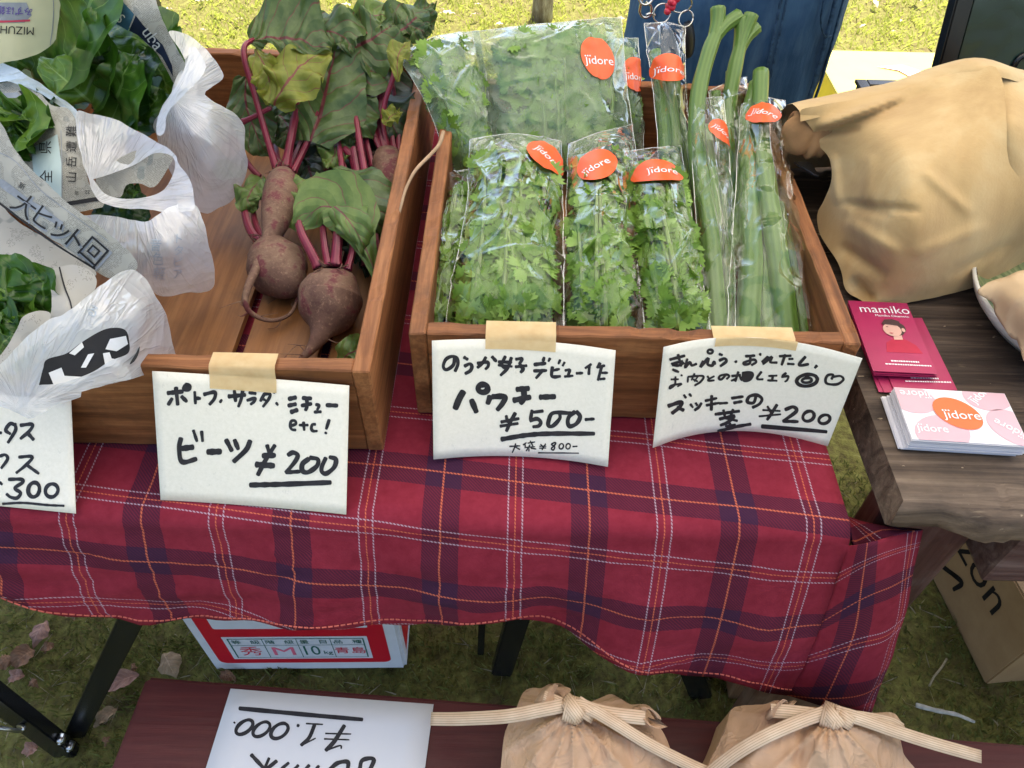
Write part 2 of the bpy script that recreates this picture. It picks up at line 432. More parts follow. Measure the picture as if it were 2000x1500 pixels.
# ------------------------------------------------------------------ tent overhead (outside the frame but for one pole), it shades the stall
k = NM('tent_fabric'); df = k.n('BsdfDiffuse', {'Color': (.92, .89, .83, 1)}); tl = k.n('BsdfTranslucent', {'Color': (.92, .89, .83, 1)})
mx = k.n('MixShader', {0: .55, 1: df.outputs[0], 2: tl.outputs[0]}); M_tent = k.surf(mx.outputs[0])
M_pole = plain('black_steel', (.012, .012, .013), .35, .5, .0, .2, 30)
tent = thing('canopy_tent', 'white fabric canopy on thin black poles over the stall', 'tent', (.55, .55, 0))
mb = MB(); x0, x1, y0, y1 = -.95, 2.15, -.30, 2.05; zc = 2.15; ap = ((x0 + x1) / 2, (y0 + y1) / 2, 2.75)
mb.add([(x0, y0, zc), (x1, y0, zc), (x1, y1, zc), (x0, y1, zc), ap], [[0, 1, 4], [1, 2, 4], [2, 3, 4], [3, 0, 4]], 0, None, False)
mb.add([(x0, y0, zc), (x1, y0, zc), (x1, y1, zc), (x0, y1, zc)] + [(x0, y0, zc - .22), (x1, y0, zc - .22), (x1, y1, zc - .22), (x0, y1, zc - .22)],
       [[0, 1, 5, 4], [1, 2, 6, 5], [2, 3, 7, 6], [3, 0, 4, 7]], 0, None, False)
mb.build('canopy', M_tent, tent)
pl = atz(309, 20, .5)
for (px_, py_) in ((-.925, 2.0), (2.1, 2.0), (-.925, -.27), (2.1, -.27)):
    mb = MB(); mb.box((px_ - .011, py_ - .011, 0), (px_ + .011, py_ + .011, zc), 0, .002); mb.build('pole', M_pole, tent)

# ------------------------------------------------------------------ young tree on the lawn
M_bark = NM('bark'); v = M_bark.coord('Object', (14, 14, 4)); f = M_bark.noise(3, v, 5, .7)
M_bark.set(base=M_bark.ramp(f, [(.3, (.10, .07, .045)), (.5, (.25, .21, .17)), (.7, (.5, .48, .44))]), rough=.9); M_bark.bump(f, .6, .01); M_bark = M_bark.m
M_tleaf = leafmat('tree_leaf', (.05, .09, .02), (.10, .16, .03), (.12, .16, .05))
tb = atz(1058, 40, 0); tree = thing('young_tree', 'slim young tree trunk with peeling grey bark on the lawn', 'tree', tb)
mb = MB(); tube(mb, [tb + Vector((.01 * math.sin(i * 2.1), .01 * math.cos(i * 1.3), -.03 + i * .25)) for i in range(13)], lambda t: .036 * (1 - .5 * t) + .02 * max(0, .06 - t) * 8, 14, jit=.25)
for s_ in range(7):
    a = s_ * 2.4; b0 = tb + Vector((0, 0, 2.0 + .14 * s_)); tube(mb, [b0, b0 + Vector((.3 * math.cos(a), .3 * math.sin(a), .25)), b0 + Vector((.62 * math.cos(a), .62 * math.sin(a), .6))], lambda t: .016 * (1 - .7 * t), 7)
mb.build('trunk', M_bark, tree)
mb = MB(); rr = random.Random(5)
for i in range(900):
    q = Vector((rr.gauss(0, 1), rr.gauss(0, 1), rr.gauss(0, 1))); q = q.normalized() * rr.uniform(.2, 1) * (1 + .3 * noise.noise(q * 2))
    c = tb + Vector((q.x * .75, q.y * .75, 3.0 + q.z * .7)); a = Vector((rr.gauss(0, 1), rr.gauss(0, 1), rr.gauss(0, .5))).normalized(); b = a.orthogonal().normalized()
    mb.add([c - a * .05, c + b * .022, c + a * .05, c - b * .022], [[0, 1, 2, 3]], 0, [(.5, 0), (1, .5), (.5, 1), (0, .5)])
mb.build('crown', M_tleaf, tree)

# ------------------------------------------------------------------ folding table under the cloth
M_leg = plain('black_paint', (.010, .010, .011), .22, .5, 0, .2, 20)
M_bolt = plain('zinc', (.55, .55, .54), .3, .5, 1.0, .1, 60)
table = thing('folding_table', 'folding trestle table with slanting black metal legs under the plaid cloth', 'table', (-.3, .65, 0))
M_ttop = wood('table_top_wood', [(.05, .02, .015), (.09, .03, .022), (.12, .045, .03)], 'x')
mb = MB(); mb.box((-1.15, .328, TZ - .034), (.272, .985, TZ - .004), 0, .004); mb.build('table_top', M_ttop, table)
def bar(mb, a, b, wd, dp, mi=0):
    a = Vector(a); b = Vector(b); t = (b - a); L = t.length; t.normalize(); n_ = Vector((0, 1, 0)); s_ = t.cross(n_).normalized(); n_ = s_.cross(t)
    bm = bmesh.new(); bmesh.ops.create_cube(bm, size=1); M = Matrix.Translation((a + b) / 2) @ Matrix((s_, n_, t)).transposed().to_4x4() @ Matrix.Diagonal((wd, dp, L, 1))
    bmesh.ops.transform(bm, matrix=M, verts=bm.verts); bmesh.ops.bevel(bm, geom=bm.edges[:], offset=min(wd, dp) * .12, segments=2, affect='EDGES'); mb.bm(bm, mi)
def legbar(p, q, y, wd, dp, zt=TZ - .036, zb=0):
    a = aty(*p, y); b = aty(*q, y); d = (a - b) / (a.z - b.z); mb = MB(); bar(mb, b + d * (zb - b.z), b + d * (zt - b.z), wd, dp); return mb.build('leg', M_leg, table)
legbar((1005, 1225), (963, 1365), .50, .034, .02); legbar((941, 1225), (936, 1350), .535, .011, .02)
legbar((1345, 1290), (1385, 1400), .47, .036, .02); legbar((1390, 1310), (1402, 1400), .505, .013, .02)
mb = MB(); a = aty(248, 1225, .40); b = aty(132, 1462, .385); d = (a - b) / (a.z - b.z); bar(mb, b - d * .012, a + d * (TZ - .036 - a.z), .029, .02); mb.build('leg', M_leg, table)
mb = MB(); a = aty(-40, 1335, .37); b = aty(190, 1512, .355); bar(mb, a - (b - a) * .3, a + (b - a) * 2.1, .036, .02); mb.build('leg', M_leg, table)
for bp in ((117, 1451), (134, 1465)):
    mb = MB(); c = aty(*bp, .352); tube(mb, [c + Vector((0, .012, 0)), c + Vector((0, .001, 0)), c + Vector((0, -.001, 0))], [.0055, .0055, .0035], 12); tube(mb, [c, c + Vector((0, -.003, 0))], .0025, 6); mb.build('bolt', M_bolt, table)
mb = MB(); tube(mb, cr_path([aty(-30, 1415, .34), aty(12, 1424, .34), aty(40, 1427, .345), aty(46, 1420, .35), aty(36, 1418, .355)], 14), .003, 8); mb.build('brace_rod', M_bolt, table)
p = atz(1446, 1366, 0); mb = MB(); mb.box((p.x - .02, p.y, 0), (p.x + .02, p.y + .05, .10), 0, .003); mb.box((p.x - .026, p.y - .006, .1), (p.x + .026, p.y + .056, .115), 0, .003)
tag(mb.build('wooden_block', wood('block_wood', [(.12, .06, .03), (.22, .12, .06), (.3, .18, .1)], 'z')), 'small brown wooden block standing on the moss behind the tablecloth hem', 'block')

# ------------------------------------------------------------------ plaid cloth
def plaid_mat():
    k = NM('red_plaid'); tc = k.n('TexCoord'); sp = k.n('SeparateXYZ', {0: tc.outputs['UV']}); u, v = sp.outputs[0], sp.outputs[1]
    P = .12
    def d(c, ph): return k.math('MULTIPLY', k.math('ABSOLUTE', k.math('SUBTRACT', k.math('FRACT', k.math('ADD', k.math('DIVIDE', k.math('SUBTRACT', c, ph), P), 100.5)), .5)), P)
    tw = k.math('FRACT', k.math('MULTIPLY', k.math('ADD', u, v), 330.0)); twl = k.math('LESS_THAN', tw, .6)
    f = k.noise(90, k.coord(), 4, .7); f0 = k.noise(7, k.coord(), 3)
    col = k.ramp(k.math('ADD', k.math('MULTIPLY', f, .6), k.math('MULTIPLY', f0, .4)), [(.35, (.185, .015, .028)), (.65, (.25, .025, .044))])
    du, dv = d(u, -.055), d(v, .368)
    bu, bv = k.math('LESS_THAN', du, .0150), k.math('LESS_THAN', dv, .0150)
    tt = k.math('ADD', .52, k.math('MULTIPLY', twl, .36))
    col = k.mix(k.math('MULTIPLY', k.math('MAXIMUM', bu, bv), tt), col, (.055, .013, .030))
    col = k.mix(k.math('MULTIPLY', k.math('MULTIPLY', bu, bv), .68), col, (.026, .015, .042))
    for dd in (du, dv):
        tri = k.math('SUBTRACT', P / 2, dd)      # distance from the centre of a triple line
        wl = k.math('LESS_THAN', k.math('ABSOLUTE', k.math('SUBTRACT', tri, .0058)), .00062)
        ol = k.math('LESS_THAN', k.math('ABSOLUTE', tri), .00055)
        oc = k.math('LESS_THAN', dd, .00078)
        col = k.mix(k.math('MULTIPLY', wl, k.math('ADD', .05, k.math('MULTIPLY', twl, .58))), col, (.52, .40, .48))
        col = k.mix(k.math('MULTIPLY', k.math('MAXIMUM', ol, oc), k.math('ADD', .12, k.math('MULTIPLY', twl, .68))), col, (.62, .15, .075))
    k.set(base=col, rough=.9, spec=.12)
    k.bump(k.math('ADD', k.math('ADD', tw, f), k.math('MULTIPLY', k.noise(28, k.coord('Object', (1, 1, 1.6)), 4, .6, .6), 5.0)), .22, .0012); return k.m
M_plaid = plaid_mat()
EDGE_Y = .324
hem = [(0, 1137, .305), (60, 1163, .300), (130, 1192, .297), (210, 1219, .292), (270, 1231, .288), (400, 1218, .296), (600, 1213, .288), (800, 1218, .297), (1000, 1221, .290), (1060, 1234, .296),
       (1150, 1262, .288), (1250, 1294, .280), (1350, 1324, .284), (1450, 1349, .272), (1540, 1366, .278)]
hx = [aty(*h) for h in hem]
hx = [Vector((-1.15, .305, hx[0].z + .03)), Vector((-.75, .300, hx[0].z + .02))] + hx
hxa = np.array([p.x for p in hx]); hya = np.array([p.y for p in hx]); hza = np.array([p.z for p in hx])
top_rows = [1.0, .9, .8, .7, .62, .56, .50, .46, .43, .40, .38, .36, .345, .335]
def cloth_col(x):
    """one column of the cloth, from the back of the table over the front edge to the hem: points and arc length"""
    pts = []; wr = lambda y: .0022 * noise.noise(Vector((x * 14, y * 9, 1))) + .0022 * noise.noise(Vector((x * 7, y * 32, 7))) + .002
    for y in top_rows: pts.append(Vector((x, y, TZ + .002 + wr(y))))
    sag = .006 * noise.noise(Vector((x * 7, 2, 0)))
    for a in (25, 50, 75, 90): pts.append(Vector((x, EDGE_Y + .011 - .013 * math.sin(R(a)) , TZ + .002 - .013 * (1 - math.cos(R(a))))))
    xh = min(x, hxa[-1]) if x < .2 else x
    hy = float(np.interp(xh, hxa, hya)); hz = float(np.interp(xh, hxa, hza)); p0 = pts[-1]; n_ = 16
    hx_ = x + (.012 * (x - .05))
    for i in range(1, n_ + 1):
        t = i / n_
        wv = t * (1 - .3 * t) * (.009 * math.sin(x * 21 + 1.3 * t + 2 * noise.noise(Vector((x * 3, t, 0)))) + .004 * math.sin(x * 47 + .5 - 1.5 * t)) + .005 * t ** .5 * noise.noise(Vector((x * 13, t * 3.2, 9))) + .004 * noise.noise(Vector((x * 30 + 6 * t, t * 6, 4))) * min(1, 5 * t)
        ax = .007 * math.sin(3.1 * t + x * 17) * t
        pts.append(Vector((x + (hx_ - x) * t + .3 * wv, p0.y + (hy - p0.y) * t - .010 * math.sin(math.pi * t) * .6 + wv, p0.z + (hz - p0.z) * t + ax * .2)))
    return pts
mb = MB(); V = []; U = []; ncol = 0; rows = len(top_rows) + 4 + 16
colx = [-1.15 + (.274 + 1.15) * i / 150 for i in range(151)]
for x in colx:
    pts = cloth_col(x); s = 0; t0 = 1.0
    for i, p in enumerate(pts):
        if i: s += (p - pts[i - 1]).length
        V.append(p); U.append((x, 1.0 - s + .115 * x))
    ncol += 1
F = [[c * rows + r, (c + 1) * rows + r, (c + 1) * rows + r + 1, c * rows + r + 1] for c in range(ncol - 1) for r in range(rows - 1)]
mb.add(V, F, 0, U)
# the ear of cloth at the table corner
lastc = V[-rows:]; iE = len(top_rows) + 3; L0 = [lastc[iE], lastc[iE + 5], lastc[iE + 10], lastc[-1]]
def E(px, y): return aty(px[0], px[1], y)
ear = [[L0[0], E((1699, 1061), .316), E((1748, 1047), .328), E((1803, 1036), .345)],
       [L0[1], E((1690, 1140), .303), E((1745, 1120), .312), E((1788, 1105), .325)],
       [L0[2], E((1672, 1250), .290), E((1728, 1245), .296), E((1760, 1230), .308)],
       [L0[3], E((1612, 1381), .272), E((1668, 1391), .278), E((1702, 1394), .288)]]
es = Surf(ear, lambda u, v, p: .004 * u * noise.noise(p * 18) * v)
P_, us, vs = es.grid(24, 26); kk = len(us)
s0 = U[-rows + iE][1]; s1 = U[-1][1]
V2 = [tuple(P_[j, i]) for j in range(len(vs)) for i in range(kk)]
U2 = [(.274 + .104 * us[i], s0 + (s1 - s0) * vs[j] - .03 * us[i] * vs[j]) for j in range(len(vs)) for i in range(kk)]
mb.add(V2, [[j * kk + i, j * kk + i + 1, (j + 1) * kk + i + 1, (j + 1) * kk + i] for j in range(len(vs) - 1) for i in range(kk - 1)], 0, U2)
# side flap hanging behind the ear
fl = [[(.274, .335, TZ + .001), (.275, .42, TZ + .001), (.275, .7, TZ + .001), (.275, 1.0, TZ + .001)],
      [(.290, .330, TZ - .03), (.284, .43, TZ - .04), (.281, .7, TZ - .05), (.281, 1.0, TZ - .05)],
      [tuple(ear[0][2]), (.290, .45, TZ - .10), (.283, .7, TZ - .11), (.283, 1.0, TZ - .11)],
      [tuple(ear[0][3]), (.292, .46, TZ - .17), (.284, .7, TZ - .18), (.284, 1.0, TZ - .18)]]
fs = Surf(fl); P_, us, vs = fs.grid(30, 14); kk = len(us)
mb.add([tuple(P_[j, i]) for j in range(len(vs)) for i in range(kk)], [[j * kk + i, j * kk + i + 1, (j + 1) * kk + i + 1, (j + 1) * kk + i] for j in range(len(vs) - 1) for i in range(kk - 1)], 0,
       [(.274 + .17 * vs[j], float(P_[j, i][1]) + .03) for j in range(len(vs)) for i in range(kk)])
M_thread = plain('hem_thread', (.50, .12, .09), .8, .1)
for c in range(ncol - 1):       # stitched hem
    a, b = [V[(c + q) * rows + rows - 1].lerp(V[(c + q) * rows + rows - 2], .95) + Vector((0, -.0012, 0)) for q in (0, 1)]
    for q0, q1 in ((.05, .42), (.55, .92)):
        p, q = a.lerp(b, q0), a.lerp(b, q1); mb.add([p, q, q + Vector((0, -.0001, .0009)), p + Vector((0, -.0001, .0009))], [[0, 1, 2, 3]], 1, None, False)
cl = mb.build('tablecloth', [M_plaid, M_thread])
bm = bmesh.new(); bm.from_mesh(cl.data); bmesh.ops.remove_doubles(bm, verts=bm.verts, dist=.00025); bmesh.ops.recalc_face_normals(bm, faces=[f for f in bm.faces if f.material_index == 0]); bm.to_mesh(cl.data); bm.free()
md = cl.modifiers.new('thickness', 'SOLIDIFY'); md.thickness = .0012; md.offset = -1
tag(cl, 'red tartan tablecloth hanging over the front of the vegetable table', 'tablecloth')

# ------------------------------------------------------------------ the two wooden fruit crates
CW = [(.10, .036, .013), (.26, .100, .036), (.38, .170, .068)]
M_cx = wood('crate_wood_across', CW, 'x', 1, .6, .25, seed=1.0); M_cy = wood('crate_wood_along', CW, 'y', 1, .6, .25, seed=2.0)
M_cf = wood('crate_floor_wood', [(.13, .050, .016), (.235, .098, .032), (.31, .145, .052)], 'y', .7, .45, .35, seed=3.0, stain_amt=.3)
M_end = wood('crate_end_grain', [(.13, .07, .04), (.26, .15, .09), (.33, .22, .14)], 'y', 1.4, .8, .1, seed=4.0, stain_amt=.8)
def crate(label, x0, x1, y0, y1, gaps, rag):
    t = thing('wooden_crate', label, 'crate', ((x0 + x1) / 2, (y0 + y1) / 2, TZ + .003)); th = .0135; zb = TZ + .006
    def board(name, lo, hi, m, seed, cut=None):
        bm = bmesh.new(); bmesh.ops.create_cube(bm, size=1)
        for v in bm.verts: v.co = Vector([lo[i] + (v.co[i] + .5) * (hi[i] - lo[i]) for i in range(3)])
        bmesh.ops.bevel(bm, geom=bm.edges[:], offset=.0012, segments=1, affect='EDGES')
        bmesh.ops.subdivide_edges(bm, edges=[e for e in bm.edges if e.calc_length() > .12], cuts=40, use_grid_fill=True)
        for v in bm.verts:
            n_ = noise.noise(v.co * 55 + Vector((seed, 0, 0))); n2 = noise.noise(v.co * 16 + Vector((0, seed, 0)))
            if v.co.z > hi[2] - .004: v.co.z += .0013 * n_ + .0016 * n2 - (.003 if n_ > .42 else 0)
            v.co.x += .0006 * n2; v.co.y += .0006 * n_
        mb = MB(); mb.bm(bm); return mb.build(name, m, t)
    board('front_board', (x0 + th, y0, zb), (x1 - th, y0 + th, CRT), M_cx, 1 + rag)
    board('back_board', (x0 + th, y1 - th, zb), (x1 - th, y1, CRT), M_cx, 2 + rag)
    board('side_board', (x0, y0 - .001, zb + .001), (x0 + th, y1 + .001, CRT + .001), M_cy, 3 + rag); board('side_board', (x1 - th, y0 - .001, zb + .001), (x1, y1 + .001, CRT + .001), M_cy, 4 + rag)
    xs_ = [x0 + th] + gaps + [x1 - th]
    for a, b in zip(xs_[:-1], xs_[1:]):
        mb = MB(); mb.box((a + .005, y0 + th, zb + .006), (b - .005, y1 - th, zb + .014), 0, .001); mb.build('floor_slat', M_cf, t)
    for yy in (y0 + .03, y1 - .05):
        mb = MB(); mb.box((x0 + .02, yy, TZ + .0035), (x1 - .02, yy + .02, zb + .0055), 0, .001); mb.build('runner', M_end, t)
    return t
LC = (-.52, -.108, .395, .925); RC = (-.083, .277, .437, .864)
crate_l = crate('wooden crate with bare slats holding beets and bagged lettuce', *LC, [-.385, -.255, -.175], 0)
crate_r = crate('wooden crate packed with bagged coriander and green stems', *RC, [.035, .155], 11)

# ================================================================== PRICE CARDS
k = NM('card_paper'); f = k.noise(350, k.coord(), 5, .7); f2 = k.ramp(k.noise(160, k.coord('Object', (1, 1, .3)), 3, .8), [(.30, 1.0), (.36, 0.0)])
k.set(base=k.mix(k.math('MULTIPLY', f2, .25), k.ramp(f, [(.3, (.77, .725, .61)), (.7, (.85, .80, .69))]), (.5, .48, .42)), rough=.85, spec=.15); k.bump(f, .1, .0004); M_card = k.m
k = NM('marker_ink'); k.set(base=k.ramp(k.noise(120, k.coord(), 3), [(.3, (.012, .011, .014)), (.7, (.03, .028, .032))]), rough=.55, spec=.3); M_ink = k.m
k = NM('masking_tape'); f = k.noise(90, k.coord(), 3, .6)
k.set(base=k.ramp(f, [(.3, (.72, .50, .24)), (.7, (.80, .60, .32))]), rough=.6, spec=.3); k.bump(f, .2, .0004)
tr = k.n('BsdfTransparent', {'Color': (1, .93, .8, 1)}); a_ = k.n('MixShader', {0: .30, 1: k.b.outputs[0], 2: tr.outputs[0]}); M_tape = k.surf(a_.outputs[0])

def card(label, crop, corners, y_top, bow, strokes, tape=None, ellipses=(), bottom_z=TZ + .005, group='price cards taped to the crates'):
    """corners bl, br, tr, tl in the traced crop; the card leans from the crate rim down onto the cloth"""
    ox, oy, sc = crop; px = [(ox + c[0] / sc, oy + c[1] / sc) for c in corners]
    BL, BR = atz(*px[0], bottom_z + .6 * bow), atz(*px[1], bottom_z + .6 * bow); TR, TL = aty(*px[2], y_top - .9 * bow), aty(*px[3], y_top - .9 * bow)
    H_ = homography(px); n_ = (BR - BL).cross(TL - BL).normalized()
    S = Surf(bilin(BL, BR, TR, TL, 7, 5, lambda u, v: n_ * (-bow * (1 - (2 * u - 1) ** 2))))
    def UV(x, y):
        t_ = Vector((ox + x / sc, oy + y / sc)); q = t_.copy()
        for _ in range(4):
            q = q + (t_ - Vector(proj(S.at(*H_(q.x, q.y)))))
        return H_(q.x, q.y)
    t = thing('price_card', label, 'price card', (BL + BR) / 2, group)
    mb = MB(); S.mesh(mb, 24, 12, 0, thick=.0005)
    for w_, pts in strokes:
        V, F = stroke2d(pts, w_)
        mb.add([S.at(*UV(p.x, p.y), .00035) for p in V], F, 1, None, False)
    for w_, e in ellipses:
        V, F = stroke2d(ell(*e), w_, 1)
        mb.add([S.at(*UV(p.x, p.y), .00035) for p in V], F, 1, None, False)
    mb.build('paper', [M_card, M_ink], t)
    if tape:
        mb = MB(); (u0, u1, vb) = tape; C = []; nt_ = 8
        for i in range(nt_ + 1):
            u = u0 + (u1 - u0) * i / nt_; a0 = S.at(u, vb, .0009); a1 = S.at(u, .99, .0009)
            C.append([a0, a0.lerp(a1, .5), a1, Vector((a1.x, min(a1.y + .001, y_top + .0005), max(a1.z + .002, CRT - .004))), Vector((a1.x, y_top + .0015, CRT + .0012)), Vector((a1.x, y_top + .004, CRT + .0030)), Vector((a1.x, y_top + .0165, CRT + .0032))])
        m_ = len(C[0]); mb.add([p for c in C for p in c], [[i * m_ + j, (i + 1) * m_ + j, (i + 1) * m_ + j + 1, i * m_ + j + 1] for i in range(nt_) for j in range(m_ - 1)]); mb.build('masking_tape', M_tape, t)
    return t
# card with beets
SB = [(45, [(190, 237), (335, 222)]), (40, [(270, 185), (287, 350)]), (36, [(232, 290), (195, 350)]), (40, [(325, 270), (375, 320)]), (46, [(362, 155), (398, 170), (392, 200), (352, 195), (360, 160)]),
      (30, [(452, 225), (460, 340)]), (36, [(460, 286), (508, 290)]), (38, [(545, 250), (640, 228), (655, 255), (640, 300), (598, 348)]), (28, [(716, 303), (700, 328)]),
      (42, [(785, 270), (945, 255)]), (36, [(840, 215), (852, 318)]), (36, [(922, 205), (908, 290), (880, 370)]), (34, [(985, 232), (1048, 242)]), (34, [(965, 308), (1040, 288), (1034, 318), (1000, 348)]),
      (32, [(1133, 245), (1095, 315)]), (34, [(1130, 248), (1185, 245), (1178, 290), (1120, 370)]), (26, [(1115, 292), (1150, 312)]), (25, [(1162, 200), (1158, 218)]), (24, [(1240, 215), (1225, 238)]), (26, [(1248, 332), (1265, 355)]),
      (45, [(1372, 295), (1440, 280)]), (42, [(1367, 360), (1440, 345)]), (45, [(1393, 423), (1455, 402)]), (40, [(1508, 285), (1590, 290)]), (38, [(1497, 360), (1592, 342)]), (38, [(1545, 285), (1550, 360), (1535, 405)]),
      (32, [(1637, 350), (1668, 358), (1650, 400)]), (32, [(1622, 423), (1685, 420)]), (42, [(1740, 355), (1845, 360)]),
      (30, [(1400, 555), (1440, 538), (1430, 508), (1395, 512), (1385, 560), (1402, 592), (1438, 598)]), (28, [(1475, 550), (1558, 550)]), (30, [(1515, 522), (1522, 600)]), (30, [(1630, 542), (1600, 547), (1592, 585), (1610, 608), (1648, 608)]),
      (32, [(1765, 500), (1737, 588)]), (30, [(1736, 622), (1729, 632)]),
      (50, [(318, 680), (302, 760), (312, 880), (355, 912), (468, 880)]), (58, [(330, 778), (435, 765)]), (32, [(440, 602), (475, 708)]), (32, [(520, 612), (530, 708)]), (62, [(580, 812), (705, 808)]),
      (45, [(760, 695), (815, 800)]), (45, [(842, 695), (878, 785)]), (52, [(993, 705), (955, 790), (835, 905)]), (38, [(1160, 748), (1185, 840)]), (44, [(1235, 748), (1140, 900), (1070, 1035)]),
      (56, [(1120, 850), (1235, 845)]), (60, [(1055, 935), (1225, 947)]), (46, [(1365, 842), (1412, 818), (1458, 845), (1430, 910), (1345, 1012)]), (40, [(1345, 1012), (1480, 1003)]),
      (48, [(1565, 880), (1505, 930), (1505, 995), (1560, 1010), (1645, 950), (1655, 885), (1580, 868)]), (46, [(1732, 872), (1695, 955), (1695, 1005), (1740, 1022), (1815, 960), (1830, 885), (1770, 862)]), (52, [(995, 1135), (1300, 1128), (1780, 1110)])]
card('cream beet price card at 200 yen, taped to the front of the beet crate', (290, 720, 5.0), [(118, 1283), (1930, 1425), (1960, 165), (35, 25)], LC[2] - .003, .002, SB, (.285, .625, .90))
# card with coriander
SCR = [(36, [(305, 250), (290, 330), (220, 378), (188, 345), (212, 275), (270, 242), (325, 258), (338, 320), (310, 392)]), (34, [(402, 250), (438, 272)]), (36, [(408, 340), (460, 318), (482, 345), (465, 388), (415, 418)]),
      (36, [(542, 312), (640, 300), (650, 340), (622, 372)]), (34, [(625, 250), (590, 310), (540, 356)]), (36, [(690, 245), (733, 292)]), (36, [(825, 242), (790, 330), (850, 372)]), (34, [(888, 255), (850, 360), (778, 435)]), (34, [(757, 297), (890, 302)]), (30, [(755, 330), (895, 345)]),
      (34, [(935, 270), (998, 266), (970, 318)]), (40, [(975, 322), (1008, 370), (985, 405)]), (34, [(932, 348), (1045, 336)]), (40, [(1125, 325), (1240, 312)]), (36, [(1120, 390), (1250, 386)]), (34, [(1200, 398), (1142, 465)]), (34, [(1225, 252), (1215, 288)]), (28, [(1285, 262), (1270, 292)]),
      (36, [(1310, 352), (1302, 435), (1330, 452), (1392, 445)]), (30, [(1312, 387), (1382, 371)]), (26, [(1390, 278), (1372, 318)]), (26, [(1435, 302), (1416, 338)]), (30, [(1442, 385), (1488, 382), (1470, 438)]), (28, [(1437, 448), (1522, 440)]), (30, [(1558, 415), (1622, 412)]),
      (30, [(1708, 322), (1648, 362)]), (32, [(1690, 345), (1685, 425)]), (34, [(1800, 312), (1772, 358)]), (30, [(1782, 350), (1848, 336)]), (34, [(1815, 352), (1780, 485)]), (28, [(1820, 410), (1878, 410)]), (28, [(1802, 474), (1852, 470)]),
      (64, [(392, 605), (350, 680), (312, 775)]), (60, [(478, 690), (528, 812)]), (60, [(670, 655), (645, 725)]), (60, [(695, 655), (820, 655), (800, 720), (745, 790)]), (58, [(945, 580), (1065, 570)]), (60, [(915, 692), (1080, 660)]), (58, [(1015, 580), (1018, 670), (985, 725)]), (58, [(1185, 660), (1335, 655)]),
      (34, [(835, 852), (850, 918)]), (38, [(928, 825), (880, 910), (838, 1008)]), (34, [(785, 915), (965, 880)]), (32, [(775, 958), (955, 930)]), (38, [(1212, 802), (1115, 815)]), (36, [(1100, 795), (1085, 890)]), (42, [(1082, 902), (1150, 882), (1190, 915), (1170, 955), (1112, 965)]),
      (42, [(1500, 825), (1320, 822), (1272, 900), (1272, 955), (1320, 952), (1385, 880), (1385, 830)]), (44, [(1540, 812), (1482, 860), (1468, 920), (1492, 960), (1560, 930), (1595, 860), (1558, 808)]), (32, [(1650, 890), (1740, 884)]), (50, [(790, 1092), (1050, 1050), (1300, 1035), (1740, 1035)]),
      (15, [(870, 1166), (975, 1160)]), (15, [(932, 1138), (918, 1185), (898, 1230)]), (15, [(922, 1168), (975, 1198)]), (15, [(1010, 1150), (1042, 1128)]), (14, [(1030, 1145), (1030, 1182)]), (14, [(1058, 1132), (1130, 1120)]), (14, [(1082, 1110), (1110, 1162)]), (13, [(1040, 1176), (1130, 1170)]),
      (14, [(1080, 1150), (1042, 1212)]), (13, [(1070, 1190), (1068, 1215)]), (14, [(1090, 1186), (1142, 1192)]), (15, [(1190, 1145), (1212, 1170)]), (15, [(1240, 1140), (1204, 1200)]), (12, [(1180, 1165), (1246, 1164)]), (12, [(1178, 1185), (1246, 1182)]),
      (17, [(1332, 1125), (1302, 1145), (1334, 1172), (1320, 1203), (1300, 1188), (1332, 1155), (1345, 1132), (1332, 1125)]), (15, [(1520, 1168), (1565, 1165)]), (13, [(1165, 1232), (1580, 1235)])]
card('cream coriander price card, 500 yen in large strokes above a small 800 yen line', (830, 650, 5.2632), [(88, 1302), (1880, 1378), (1960, 182), (72, 82)], RC[2] - .003, .011, SCR, (.285, .675, .925),
     [(62, (596, 570, 50, 40, 0)), (15, (1402, 1165, 22, 28, .3)), (15, (1472, 1165, 22, 28, .3))])
